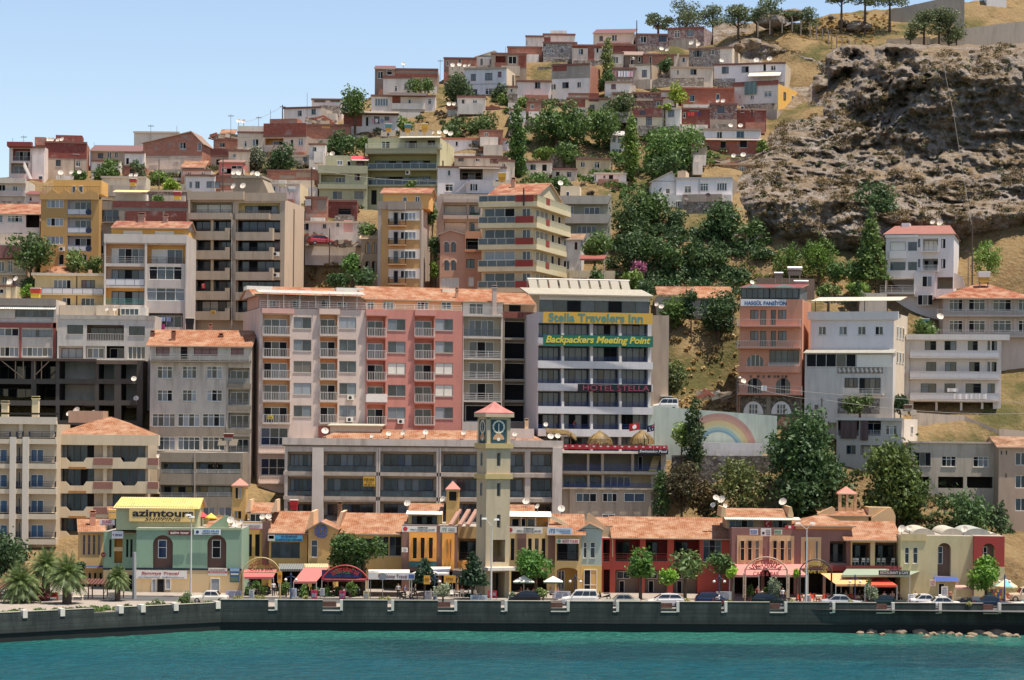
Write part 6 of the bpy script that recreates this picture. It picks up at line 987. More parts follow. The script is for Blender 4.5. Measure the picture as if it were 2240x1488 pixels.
tag(link('sea',gridmesh('sea',np.stack([A_.ravel(),B_.ravel(),wz],-1),len(wxs),len(wys),[t.m])),'turquoise sea water in front of the quay',None,None,'structure')
# quay: straight wall with a forward arm at the left
def q2(px,py_,z=0): 
    b=un(px,py_)[1]; Y=(HC-z)*F/b; return Vector((un(px,py_)[0]/F*Y,Y,0))
QA=q2(-260,1420); QB=q2(482,1379); QC=q2(2240,1386); QD=QC+(QC-QB)*.6
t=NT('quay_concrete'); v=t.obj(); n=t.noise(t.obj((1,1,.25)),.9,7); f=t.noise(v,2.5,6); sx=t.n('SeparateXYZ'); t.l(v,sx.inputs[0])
c=t.mix(t.ramp(n,.35,.68),lin('6a7066',.46),lin('3c443c',.36)); c=t.mix(t.math('MULTIPLY',t.ramp(f,.5,.7),.5),c,lin('3c403c',.6)); wl=t.ramp(t.math('ADD',t.math('DIVIDE',sx.outputs[2],2.6),t.math('MULTIPLY',t.math('SUBTRACT',n,.5),.3)),.25,.6,(1,1,1,1),(0,0,0,1)); c=t.mix(t.math('MULTIPLY',wl,.9),c,lin('1c211c',.6))  # base tones darkened to stand for shade, stains and waterline band on top
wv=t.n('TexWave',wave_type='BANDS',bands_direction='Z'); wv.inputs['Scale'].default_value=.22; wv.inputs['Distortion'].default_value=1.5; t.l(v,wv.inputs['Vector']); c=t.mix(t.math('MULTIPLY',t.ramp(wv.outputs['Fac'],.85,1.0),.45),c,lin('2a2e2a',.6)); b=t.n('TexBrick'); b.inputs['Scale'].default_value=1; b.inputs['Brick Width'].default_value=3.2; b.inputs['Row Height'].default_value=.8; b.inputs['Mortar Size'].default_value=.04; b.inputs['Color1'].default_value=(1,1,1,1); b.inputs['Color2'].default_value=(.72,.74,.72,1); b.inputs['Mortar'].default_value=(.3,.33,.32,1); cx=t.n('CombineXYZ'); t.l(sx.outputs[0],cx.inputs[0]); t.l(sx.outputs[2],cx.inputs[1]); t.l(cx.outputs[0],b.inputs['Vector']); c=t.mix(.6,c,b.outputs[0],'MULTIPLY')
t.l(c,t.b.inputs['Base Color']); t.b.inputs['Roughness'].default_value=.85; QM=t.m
qw=thing('quay_wall','stained concrete quay wall with notched parapet above the water','wall',(0,0,0)); q=MB()
def seg(a,b,z0,z1,th,m,off=0,mb=None):
    d=(b-a).normalized(); nn=Vector((-d.y,d.x,0)); 
    if nn.y<0: nn=-nn
    p=[a+nn*off,b+nn*off,b+nn*(th+off),a+nn*(th+off)]; (mb or q).hexa([(v.x,v.y,z0) for v in p]+[(v.x,v.y,z1) for v in p],m)
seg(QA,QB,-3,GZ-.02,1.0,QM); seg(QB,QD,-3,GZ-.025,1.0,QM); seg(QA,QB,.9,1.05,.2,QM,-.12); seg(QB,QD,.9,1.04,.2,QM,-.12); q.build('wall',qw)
def along(a,b,px,z):
    r=P(px,1320,100); dx,dy=r.x,r.y; e=b-a; tt=(a.x*dy-a.y*dx)/(e.y*dx-e.x*dy); return a+e*tt
NOT=[(587,607),(706,750),(848,862),(958,1000),(1096,1110),(1205,1246),(1341,1354),(1446,1486),(1578,1591),(1684,1722),(1815,1827),(1917,1957),(2047,2060),(2151,2190)]
st=482; WHT=M('w:cfcac0,0.4')
for x0,x1 in NOT+[(2300,2320)]:
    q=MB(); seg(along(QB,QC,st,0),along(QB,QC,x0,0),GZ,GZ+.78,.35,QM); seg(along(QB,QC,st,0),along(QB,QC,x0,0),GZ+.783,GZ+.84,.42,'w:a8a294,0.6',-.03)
    if x0<2300: seg(along(QB,QC,x1-6,0),along(QB,QC,x1,0),GZ-.35,GZ+.84,.5,WHT,-.06); seg(along(QB,QC,x0,0),along(QB,QC,x1-6,0),GZ-.4,GZ-.28,.5,WHT,-.05)
    if x1-x0>30: seg(along(QB,QC,x0,0),along(QB,QC,x1-14,0),GZ+.05,GZ+.6,.3,'b:7a4a3c',.6)
    q.build('parapet',qw); st=x1
st=-200
for x0,x1 in ((-30,-12),(46,60),(128,142),(206,270),(300,318),(376,390),(470,482)):
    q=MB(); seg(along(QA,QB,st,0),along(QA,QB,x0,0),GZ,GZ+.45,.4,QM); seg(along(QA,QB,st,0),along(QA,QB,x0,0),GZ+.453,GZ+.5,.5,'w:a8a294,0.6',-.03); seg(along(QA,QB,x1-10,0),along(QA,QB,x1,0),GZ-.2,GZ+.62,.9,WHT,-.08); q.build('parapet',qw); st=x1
# street surfaces
def sheet(name,label,pts,z,m):
    q=MB(); q.poly([(p[0],p[1],z) for p in pts],m); o=q.build(name); tag(o,label,None,None,'structure'); return o
t=NT('asphalt'); n=t.noise(t.obj(),.5,7); t.l(t.mix(t.ramp(n,.3,.7),lin('5c5a58',.6),lin('76726c',.6)),t.b.inputs['Base Color']); t.b.inputs['Roughness'].default_value=.9; AS=t.m
PV_=wall('928a80',.8)
sheet('promenade','pale paved promenade and quay street',[(QA.x-200,QA.y+.5),(QA.x,QA.y+.5),(QB.x,QB.y+.5),(QD.x,QD.y+.5),(QD.x,286),(QA.x-200,286)],GZ+.01,PV_)
sheet('road','grey asphalt quay road with parked cars',[(QB.x-60,262.8),(QB.x+3,262.8),(QD.x,258.5),(QD.x,267.5),(QB.x-60,270)],GZ+.02,AS)
q=MB(); q.hexa([(QB.x-60,270,GZ),(QD.x,267.5,GZ),(QD.x,285,GZ),(QB.x-60,285,GZ),(QB.x-60,270,GZ+.12),(QD.x,267.5,GZ+.12),(QD.x,285,GZ+.12),(QB.x-60,285,GZ+.12)],PV_); tag(q.build('pavement'),'raised pavement in front of the restaurants',None,None,'structure')
# shore rocks
rk=[]
for k in range(3):
    q=MB(); n=10
    import bmesh
    bm=bmesh.new(); bmesh.ops.create_icosphere(bm,subdivisions=2,radius=1)
    for v in bm.verts: v.co*=1+.45*noise.noise(v.co*1.3+Vector((k*7,0,0))); v.co.z*=.6
    me=bpy.data.meshes.new('shore_rock'); bm.to_mesh(me); bm.free(); me.materials.append(wall('84745f',.8)); rk.append(me)
RL=[(1700+i*26,1378,.3) for i in range(9)]+[(1920,1374,.85),(1905,1380,.6),(1945,1380,.55),(1968,1381,.7),(1990,1378,.6),(2012,1381,.8),(2040,1384,.5),(2060,1382,.6),(2078,1383,.5),(2104,1374,.9),(2096,1386,.5),(2125,1386,.6),(2142,1382,.7),(2160,1386,.6),(2180,1382,.9),(2200,1387,.6),(2220,1389,.5),(1880,1381,.4),(1930,1385,.4),(2025,1388,.4),(2118,1390,.4),(2172,1390,.4)]
for i,(x,y,s) in enumerate(RL):
    p=q2(x,y+4); o=link('shore_rock',rk[i%3],None,(p.x,p.y-.4,.05),random.random()*6); o.scale=(s*random.uniform(.9,1.4),s,s); tag(o,'pale boulder lying in the foam at the foot of the quay wall','rock','boulders at the foot of the quay wall')
bp_=[]
while len(bp_)<150:
    v=QA.lerp(QB,random.uniform(.28,.97)); d=random.uniform(1.0,6); x=v.x+.1*d
    if random.random()<.75 or d<2: bp_.append((x,v.y+d,GZ+.05))
clump_cloud('planting_bed','green and dry planting beds on the left quay arm',bp_,'l:566a3a',[random.uniform(.2,.6) for _ in bp_],50,.14)
# walls on the slopes
def slab_wall(name,label,pts,th,m,Y,bottom=6,cat='wall'):
    """pts: top edge pixels; each stands at depth Y (or its own)"""
    o=thing(name,label,cat,P(pts[0][0],pts[0][1],Y if not isinstance(Y,list) else Y[0])); q=MB(); c=o.location
    for i in range(len(pts)-1):
        ya,yb=(Y[i],Y[i+1]) if isinstance(Y,list) else (Y,Y); a=P(pts[i][0],pts[i][1],ya)-c; b=P(pts[i+1][0],pts[i+1][1],yb)-c
        q.hexa([(a.x,a.y,a.z-bottom),(b.x,b.y,b.z-bottom),(b.x,b.y+th,b.z-bottom),(a.x,a.y+th,a.z-bottom),(a.x,a.y,a.z),(b.x,b.y,b.z),(b.x,b.y+th,b.z),(a.x,a.y+th,a.z)],m)
    q.build('wall',o); return o
rw=slab_wall('painted_wall','pale mint wall painted with a faded rainbow beside the hotel',[(1418,888),(1560,899),(1700,910)],.5,'w:b4c4b8,0.5',309.5,7)
c=P(1418,888,309.5); C0=P(1571,990,309.5)-c; k=309.5/F
for r0,r1,m in ((86,78,'b48a80'),(78,70,'bc9480'),(70,61,'c4b684'),(61,55,'b4bc9c'),(55,49,'88acb0'),(49,45,'6c96b0')):
    q=MB(); n=24
    for i in range(n):
        a0,a1=math.pi*(.04+.9*i/n),math.pi*(.04+.9*(i+1)/n); q.poly([(C0.x+r*k*math.cos(a)*.98,-.006,C0.z+r*k*math.sin(a)) for r,a in ((r0,a0),(r0,a1),(r1,a1),(r1,a0))],'f:'+m)
    q.build('rainbow_stripe',rw)
slab_wall('terrace_wall','white low terrace wall under the painted rainbow',[(1538,968),(1668,970)],1.2,'w:c8c8cc,0.4',307.5,2); slab_wall('stone_wall','old dry stone retaining wall below the rainbow terrace',[(1470,996),(1700,998)],.8,'s:9a8a7a,5a4e44',306,7)
for x in (1570,1599,1624,1652): slab_wall('gate_post','short white post on the old stone wall below the rainbow',[(x-4,985),(x+5,985)],.4,'w:c8c8c4,0.4',306.1,.8,'post')['group']='short white posts on the stone wall'
slab_wall('retaining_wall','whitewashed sloping retaining wall under the white three storey house',[(1996,902),(2110,910),(2205,950)],.5,'w:c4b8a8,0.9',[319,319,316],5); slab_wall('boundary_wall','cracked pale boundary wall behind the cream house on the right',[(2186,938),(2260,944)],.4,'w:bcae9c,0.8',312,6)
slab_wall('concrete_wall','tall grey concrete wall at the very top right of the hill',[(1946,22),(2110,-14)],.5,'w:a49c90,0.6',[440,436],7); slab_wall('concrete_wall','long low grey concrete wall along the cliff top',[(2030,88),(2095,64),(2260,44)],.5,'w:a8a094,0.6',[426,426,426],5)
slab_wall('concrete_kerb','low concrete kerb wall beside the cliff top trees',[(1940,86),(2035,80)],.4,'w:a89a88,0.6',427,2); slab_wall('stone_wall','long dry stone terrace wall under the cream bungalow',[(1425,178),(1440,171),(1540,170)],.5,'s:a49684,7c6e60',411,4); slab_wall('stone_wall','dry stone garden wall at the foot of the white hut row',[(1186,330),(1250,338),(1340,352)],.5,'s:98887a,6a5c50',380,4)
slab_wall('garden_wall','brown plank fence above the pension roof',[(1655,607),(1782,610)],.15,'f:7a6658',330,3,'fence'); slab_wall('stone_wall','grey terrace wall under the villa garden',[(1880,640),(1940,642)],.5,'w:b8b0a4,0.6',334,4)
fp=None
FPX=[(1658,62),(1684,56),(1711,53),(1733,50),(1752,58),(1772,64),(1786,70),(1799,74),(1812,78),(1819,86),(1830,92),(1842,96),(1857,100),(1871,103),(1885,108),(1896,110),(1910,112),(1927,112),(1943,108),(1952,106),(1957,108),(1963,110)]
for x,y in FPX:
    Y=426 if x>1800 else 430; p=P(x,y+8,Y)
    if fp is None: q=MB(); q.box(-.1,.1,-.1,.1,-1,1.5,'f:8a7c70'); q.hexa([(-.09,-.09,1.503),(.09,-.09,1.503),(.09,.09,1.503),(-.09,.09,1.503),(-.4,-.09,1.95),(-.22,-.09,1.95),(-.22,.09,1.95),(-.4,.09,1.95)],'f:8a7c70'); fp=q.mesh('fence_post')
    tag(link('fence_post',fp,None,p),'bent top concrete fence post standing on the hilltop edge','fence post','concrete fence posts along the hilltop')
# ================================================================ trees
BARK=flat('5a4a3a',.9)
def lumps(kind,w,h,d):
    L=[]
    if kind=='round':
        K=max(8,int(5+w*h*.16)); 
        for i in range(K):
            v=NR.normal(size=3); v/=np.linalg.norm(v); r=NR.random()**.4*.74; L.append((v[0]*w/2*r,v[1]*d/2*r,h*.5+v[2]*h/2*r,NR.uniform(.2,.36)*min(w,h)*(1.1 if K<12 else .9)))
    elif kind=='poplar':
        for i in range(16): z=(i+.5)/16; r=w/2*(.25+.75*math.sin(math.pi*min(1,.12+z*.86))**.7); L.append((NR.uniform(-.3,.3)*r,NR.uniform(-.3,.3)*r,z*h,r*.8))
    elif kind=='cone':
        for i in range(26): z=(i+.3)/26; r=w/2*(1-z)**.8; a=i*2.4; L.append((r*.55*math.cos(a),r*.55*math.sin(a),z*h,r*.5+.2))
    elif kind=='pine':
        K=max(14,int(10+w*h*.25))
        for i in range(K): a=i*2.4+NR.random(); z=NR.uniform(.15,1); r=w/2*math.sqrt(NR.random())*(1.05-.55*z); L.append((r*math.cos(a),r*math.sin(a)*d/w,z*h*.9,NR.uniform(.17,.28)*min(w,h)+.2))
    elif kind=='willow':
        for i in range(18): a=i*2.4; r=w/2*math.sqrt(NR.random())*.8; L.append((r*math.cos(a),r*math.sin(a)*.7,h*NR.uniform(.3,.85)*(1-.4*r/(w/2)),NR.uniform(.16,.26)*w))
    return L
def tree(name,label,x0,y0,x1,y1,ybase,leaf='3f5230',kind='round',Y=None,dens=1.0,ls=None,dry=.15,grp=None,trunk=True,bark=None,dscale=.85,cat='tree',lean=0):
    Y=Y or Yb(ybase)-1.0; k=Y/F
    if 1420<x0<1620 and 600<y0<720: y1=ybase+12
    elif Y>287: y1=(y1+(ybase-y1)*.8 if Y!=423 else y1+4) if kind=='pine' else max(y1,ybase-5)
    if kind=='pine': x0,x1=x0-(x1-x0)*.08,x1+(x1-x0)*.08
    xm=(x0+x1)/2; w=(x1-x0)*k; h=(y1-y0)*k; d=w*dscale; pb=P(xm,ybase,Y); gz=tz(pb.x,Y) if Y>287 else GZ
    pb.z=min(pb.z,max(gz,pb.z-4)); zc=P(xm,y1,Y).z-pb.z
    o=thing(name,label,cat,pb,0,grp); L=lumps(kind,w,h,d); ls=ls or (.2+.012*min(w,10)); n=int(min(11000,(w*h*46+60)*dens*(.3/ls)**1.1)); wt=np.array([l[3]**2 for l in L]); idx=NR.choice(len(L),n,p=wt/wt.sum()); c=np.array([l[:3] for l in L])[idx]; r=np.array([l[3] for l in L])[idx][:,None]
    dv=NR.normal(size=(n,3)); dv/=np.linalg.norm(dv,axis=1)[:,None]
    rad=(.5+.5*NR.random((n,1))**.6)*(1+.15*NR.normal(size=(n,1)))
    sc=np.array([1,1,1.0]) if kind!='willow' else np.array([.8,.8,1.7])
    if kind in('pine',): sc=np.array([1.15,1.15,.62])
    p=c+dv*r*rad*sc; p[:,2]=np.maximum(p[:,2],.03*h)+zc
    link('crown',leafmesh('crown',p,dv,ls,['l:%s'%leaf if dry==.15 else leafm(leaf,'8a8a50',dry)],.5 if kind!='willow' else .3),o)
    if trunk:
        q=MB(); tr=max(.1,.035*w+.05); bm=bark or BARK; top=zc+h*.72; q.tube([(0,0,-1.2),(lean*.3,0,zc*.6),(lean,.0,zc+h*.3),(lean*.6,0,top)],[tr*1.15,tr*.9,tr*.6,tr*.15],bm,7)
        for l in sorted(L,key=lambda l:-l[3])[:9]:
            a=Vector((lean*.6,0,zc+h*NR.uniform(.0,.35))); e=Vector((l[0],l[1],l[2]+zc)); m=a.lerp(e,.5)+Vector((0,0,-.05*h)); q.tube([a,m,e],[tr*.42,tr*.28,tr*.08],bm,5,False)
        q.build('trunk',o)
    return o
PG='pines on the hilltop'
for a in [('spreading dark pine clump at the left end of the hilltop row',1405,28,1475,66,66,1),('tall twin peaked pine, the highest at the left of the hilltop row',1468,0,1535,58,62,1),('dark rounded pine right of the tall twin peaked pine',1535,12,1584,54,66,1),('open umbrella pine with slanted trunk above the rocks',1580,12,1650,44,72,1),('slim flat topped pine with thin bare trunk on the skyline',1640,16,1670,34,52,1),('broad pine standing among grey rocks on the skyline',1660,-6,1718,38,54,1),('lone small pine with bent trunk in front of the hill fence',1744,16,1786,46,72,1),('cut off dense pine at the top edge left of the concrete wall',1812,-28,1870,14,18,1),('cut off dense pine touching the top edge in the middle of the wood',1860,-30,1925,12,20,1),('cut off pine at the top edge right beside the concrete wall',1918,-34,1975,10,16,1),('low dark pine shrub behind the small lone pine',1712,22,1752,40,44,1)]:
    tree('pine_tree',a[0],*a[1:6],leaf='586244',kind='pine',Y=446 if a[1]<1560 else 433,dens=1.0,ls=.2,grp=PG,dry=.3)
for i,(x0,y0,x1,y1,yb,l) in enumerate(((1990,20,2052,78,106,'leftmost tall pine in front of the concrete wall'),(2030,16,2078,76,106,'second pine from the left in front of the concrete wall'),(2050,22,2100,84,112,'thin trunked pine third from the left at the concrete wall'),(2072,50,2112,90,118,'small right hand pine at the cliff edge by the concrete wall'),(1975,66,2008,84,104,'short pale sapling pine at the foot of the tall concrete wall'))): tree('pine_tree',l,x0,y0,x1,y1,yb,leaf='586244',kind='pine',Y=423,dens=.9,ls=.2,grp='pines by the cliff top wall',dry=.35)
DK,MD,LT,OL='40562f','4c6230','5c7034','5e6648'
T=tree
T('fig_tree','broad green tree beside the blue white loggia house on the slope',742,190,812,246,262,MD); T('fig_tree','bushy fig tree beside the white cube house on the ridge',890,168,948,206,214,MD,Y=408); T('ash_tree','tall grey green tree between white cube house and pale blue house',955,150,1040,222,236,'4a5a3c',Y=406)
T('grape_vine','vine canopy over a yard below the pale blue house',1066,202,1165,236,240,LT,Y=402,cat='vine'); T('fruit_tree','small tree in front of the pale blue house lower storey',1070,184,1118,215,222,'4a5838',Y=409); T('poplar_tree','short olive poplar beside the patchy brick house',1312,84,1346,160,180,'66703e','poplar',Y=415); T('fig_tree','dark fig bush under the short olive poplar',1304,150,1344,198,204,DK,Y=410)
T('fig_tree','big dark fig tree above the whitish stone house',698,285,790,338,348,DK,Y=381); T('fig_tree','lighter tree overlapping the right side of the dark fig tree',778,292,816,332,342,MD,Y=380); T('olive_tree','grey olive tree on the left of a pair above the low brick yards',528,324,588,372,380,'5c6250',Y=375,dry=.4); T('fig_tree','round dark tree on the right of a pair above the low brick yards',576,318,655,372,382,'3c5032',Y=373.5)
T('small_tree','bright small tree left of the teal water tanks',868,252,904,284,292,LT,Y=388); T('hedge_trees','row of medium trees behind the long white barred window house',940,262,1045,300,306,'4e6036',Y=390); T('small_tree','tree at the right end of the row behind the long white barred window house',1030,240,1090,298,306,'4a5c34',Y=391)
T('poplar_tree','tall left poplar rising between the hillside houses',1108,228,1152,385,392,'46602c','poplar',Y=372,dens=1.3); T('poplar_tree','tall right poplar beside the large light tree',1357,254,1400,388,394,'5f7434','poplar',Y=372,dens=1.3)
T('walnut_tree','large round tree right of the tall left poplar',1150,222,1285,318,330,'4a6032',Y=386); T('walnut_tree','large dark tree below the brick and cream double house',1278,236,1360,300,318,MD,Y=388); T('walnut_tree','tall brownish green tree beside the cream ground floor house',1322,200,1390,290,306,'4e5a38',Y=395,dry=.3)
T('mulberry_tree','very large light green tree under the orange brick storey',1392,270,1562,360,392,'56703a',Y=377); T('mulberry_tree','dark lower half of the grove beneath the large light tree',1408,330,1520,404,410,DK,Y=371); T('fig_tree','fig tree between the two poplars',1196,304,1272,356,366,'4c6034',Y=380); T('vine_bush','vines hanging along the yard wall under the left grove',1160,318,1230,350,352,LT,Y=378,trunk=False,cat='bush')
T('vine_bush','bright green vine arbour beside the big bare orange brick house',1454,188,1500,204,230,'7a8c34',Y=401,cat='vine'); T('vine_bush','bright vine over the roof of the red upper wall house',1430,226,1478,238,246,'7a8c34',Y=391,cat='vine'); T('small_tree','small fig bush at the door of the bare brick house',1440,126,1474,154,162,DK,Y=416); T('small_tree','yellow green bush at the foot of the cliff beside the orange brick storey',1655,300,1680,336,346,LT,Y=383)
T('fig_tree','tall loose tree in front of the whitewashed lean to house',1345,404,1462,490,508,'4c6034',Y=356); T('fig_tree','dark tree left of the grey concrete base under the blue white house',1338,440,1420,524,540,'40522e',Y=352); T('fig_tree','bush growing in front of the grey concrete base',1452,452,1512,510,520,'46583a',Y=354)
T('laurel_tree','massive dark evergreen under the cliff right of the concrete base',1512,444,1632,540,572,'3e5430',Y=352,dens=1.2); T('fig_tree','dark glossy tree against the foot of the cliff',1592,470,1680,560,584,'445a30',Y=350,dens=1.2); T('fig_tree','lower dark tree mass above the bracken bank',1400,520,1500,588,600,DK,Y=345); T('fig_tree','shadowy tree mass below the massive dark evergreen',1480,536,1600,590,604,'3c502c',Y=346); T('fig_tree','leafy tree in front of the grey rounded balcony house',1262,508,1340,566,584,MD,Y=343); T('fig_tree','bushy fig tree right of the maroon awning cottage',1335,500,1420,570,588,'3c5030',Y=345)
T('oleander_bush','pink flowering oleander above the solar collectors',1380,570,1412,600,616,'8a5070',Y=339,dry=.6,cat='bush'); T('ivy_bush','ivy clad bush on the low cream garage wall',1290,586,1326,622,632,DK,Y=334.5,cat='bush'); T('small_tree','light green bush beside the garage wall right of the ivy',1345,590,1420,634,644,LT,Y=335); T('fig_tree','tree right behind the hotel roof with sprawling leaves',1380,606,1432,660,676,'3c5234',Y=330)
T('fig_tree','bush left in front of the low tiled cottage',1432,640,1500,690,706,MD,Y=331); T('fig_tree','dark bush between the two tiled roofs of the cottage',1494,630,1530,684,700,'344a2c',Y=330.5); T('fig_tree','bush right in front of the low tiled cottage',1530,644,1612,700,712,'3a5030',Y=331); T('olive_bush','grey olive bush beside the pension rooftop room',1578,628,1620,676,690,OL,Y=332,cat='bush')
T('carob_tree','dark shrub right of the hotel on the dry bank',1426,784,1506,850,872,'4e5a34',Y=318,dry=.3); T('carob_tree','shaded brown bush behind the white van',1432,824,1490,884,895,'4a4a30',Y=317,dry=.4); T('climbing_tree','tall thin ivy covered tree in front of the painted rainbow',1490,866,1545,1000,1040,'3c4c2c','poplar',Y=304.5); T('small_tree','pale green sapling in front of the painted rainbow wall',1470,916,1512,966,986,'6e8440',Y=305)
T('fig_tree','huge dark glossy fig tree right of the painted rainbow',1662,902,1838,1010,1080,'3e5632',Y=301,dens=1.35); T('fig_tree','lower mass of the huge dark fig behind the restaurants',1700,980,1870,1110,1140,'384e2c',Y=298,dens=1.25); T('robinia_tree','large feathery light green tree before the cream house with black openings',1872,962,2040,1080,1140,'4a5a2a',Y=296.5,dens=1.1); T('robinia_tree','dark lower growth under the feathery light green tree',1890,1050,2040,1130,1160,'3a4a28',Y=296); T('fig_tree','round glossy fig tree below the cream house with black openings',2058,1076,2168,1152,1176,'48603a',Y=295); T('cypress_bush','dark upright bush at the foot of the right edge building',2166,1096,2214,1160,1172,'46583a','cone',Y=294,cat='bush')
T('olive_tree','olive green tree under the old stone wall',1568,1006,1676,1096,1120,'5a6238',Y=299,dry=.3); T('climbing_tree','brown shaded shrub growth beside the pool terrace building',1452,990,1530,1110,1130,'4a4430',Y=300,dry=.5); T('ivy_bush','ivy covered wall growth right of the pool terrace building',1420,1030,1470,1126,1140,DK,'poplar',Y=299.5,cat='bush'); T('ivy_bush','dry tangled climbers beneath the swimming pool sign',1500,1040,1580,1130,1140,'54482e',Y=300,dry=.6,cat='bush')
T('carob_tree','dense dark carob growing out of the cliff',1868,402,1975,486,498,'3e5230',Y=352); T('spruce_tree','conifer standing in front of the cliff left of the villa',1862,452,1946,600,620,'566a36','cone',Y=338,dens=1.3); T('pepper_tree','weeping pepper tree at the foot of the cliff',1750,512,1830,600,612,'56702e','willow',Y=341); T('pepper_tree','lower weeping pepper tree left of the taller one',1690,536,1760,600,612,'50682e','willow',Y=342); T('bamboo_bush','bushy green shrub between pepper tree and conifer',1800,566,1852,616,622,'466034',Y=338.5,cat='bush'); T('bamboo_bush','rounded shrub left of the villa',1846,570,1900,618,624,'4a6438',Y=338.2,cat='bush'); T('flower_bush','flowering red and green hedge beside the villa',1895,560,1936,620,632,'6a4a38',Y=338,dry=.6,cat='bush'); T('hedge','clipped bright green hedge with orange flowers below the shrubs',1820,618,1925,640,646,'68803a',Y=335,trunk=False,cat='hedge'); T('cypress_bush','small pointed cypress in front of the bright hedge',1862,614,1890,652,656,'40582c','cone',Y=333,cat='bush'); T('small_tree','loose bush behind the terrace canopy of the white house',1786,618,1840,652,664,MD,Y=331); T('pepper_tree','light pepper tree on the dry slope right of the villa',2126,522,2196,596,610,'64803a','willow',Y=343); T('fig_tree','green bush between the white house and the tile roofed house',1992,690,2050,745,760,MD,Y=324); T('creeper_bush','creeper over the stone panel of the white lattice house',1836,860,1926,906,912,'4c5c34',Y=309,cat='bush'); T('creeper_bush','dark ivy on the side of the white lattice house',1950,850,1990,904,916,'2e4428',Y=312.5,cat='bush')
T('fig_tree','dark tree in front of the ochre block at the left',18,512,118,590,606,'42562c',Y=327.5); T('small_tree','small tree beneath the balconies of the ochre block',132,548,190,596,604,'5c6e3c',Y=329); T('small_tree','dark young tree right under the ochre block corner',186,552,230,600,606,'44582e',Y=329.5); T('small_tree','bright bush behind the water tank terrace at the left edge',48,618,76,654,662,'6a8a34',Y=324); T('vine_bush','dark hedge beside the cream balconied house at left',40,604,84,640,650,DK,Y=327.5,cat='bush')
T('grape_vine','wide vine arbour below the dark red brick house on the left',198,350,280,392,410,MD,Y=364,cat='vine'); T('small_tree','vine shrubs left of the arbour with dishes poking out',132,370,215,394,404,'4c6234',Y=362,cat='bush'); T('small_tree','grey green tree between the arbour and stained plaster house',284,352,318,392,404,'4c5c40',Y=365); T('grape_vine','bright yellow green vine beside the curtained window cottage',350,388,404,412,424,'7a9434',Y=360,cat='vine'); T('grape_vine','green vines below the stained plaster ground floor',318,374,372,408,416,'5a7034',Y=362,cat='vine'); T('small_tree','bush on the terrace above the two dark brick panels',325,424,362,440,446,'56703a',Y=346,cat='bush')
T('small_tree','small tree beside the demolished pink house',776,478,822,514,528,MD,Y=343); T('fig_tree','bright bush on the bank beside the red car',742,560,800,600,612,'4e6e34',Y=338); T('fig_tree','dark bush at the bottom of the steep bank',716,590,770,634,642,'3c5430',Y=335); T('fig_tree','bush left of the ochre tower on the bank',766,590,826,636,644,'46603a',Y=335); T('small_tree','tree between the ochre tower and the grey shuttered block',934,430,958,500,520,'4e643a',Y=343); T('small_tree','yellow green shrub between the ochre tower and pink house',938,566,962,606,618,'6a8034',Y=338.5); T('small_tree','dark shrub in the gap right of the ochre tower',936,520,966,570,580,DK,Y=339); T('small_tree','weeds tree above the tile roof of the ochre tower',884,396,920,412,420,LT,Y=356,cat='bush'); T('small_tree','tree behind the grey rounded house roof hut',1150,384,1215,424,432,MD,Y=356); T('fig_tree','grove tree behind the penthouse of the yellow corner block',1196,384,1250,420,428,'4c6636',Y=357)
# waterfront trees
T('stone_pine','large dark umbrella pine hiding the tiled shop',704,1158,884,1252,1304,'40582c','round',Y=273,dens=1.5,ls=.24,dscale=.6); T('round_tree','neatly clipped round green tree right of the clock tower',1126,1204,1218,1270,1306,'4e7434',Y=271.5,dens=1.6,ls=.22); T('acacia_tree','taller acacia in front of the red arcade, leftmost of three',1356,1198,1446,1262,1312,'4e6e30',Y=272,dens=1.3); T('small_tree','small lime coloured round tree beside the acacia',1440,1244,1476,1280,1314,'6a8e34',Y=270,dens=1.4); T('poplar_sapling','thin leafed tree with visible branches before the red arcade',1452,1208,1545,1268,1312,'586c3e',Y=272.5,dens=.8); T('poplar_sapling','upright thin leafed tree left of the mauve restaurant building',1546,1202,1606,1276,1312,'4c6436',Y=273,dens=.9); T('small_tree','tiny lime green tree beside the arched Victoria sign',1588,1238,1614,1266,1312,'7a9c34',Y=270,dens=1.5); T('small_tree','tiny lime green ball tree under the yellow harbour sign',1736,1246,1750,1266,1312,'7a9c34',Y=270,dens=1.5)
T('fir_tree','dark spreading fir at the foot of the clock tower',1000,1208,1066,1280,1308,'2e4430','cone',Y=269.5,dens=1.4); T('fir_tree','dark fir under the orange panels of the club building',902,1220,956,1276,1308,'2e4432','cone',Y=270,dens=1.3); T('citrus_tree','bright green tree before the red corner house at the right',2108,1216,2206,1290,1312,'587a2c',Y=270,dens=1.2); T('broadleaf_tree','dark green tree at the left edge beside the palms',-60,1146,48,1270,1324,'3a4e30',Y=268,dens=1.2); T('broadleaf_tree','shaded tree between the left edge tree and the palms',-10,1180,60,1250,1320,'3c5030',Y=272); T('ficus_tree','dark clipped ficus column behind the palms',158,1225,186,1290,1318,'2e4428',Y=271,dens=1.3); T('fruit_tree','orange flowering shrub under the left palm',18,1266,60,1322,1330,'6a6a30',Y=259,cat='bush'); T('bougainvillea','red purple bougainvillea between the palms',70,1268,106,1320,1330,'6a3444',Y=261,cat='bush')
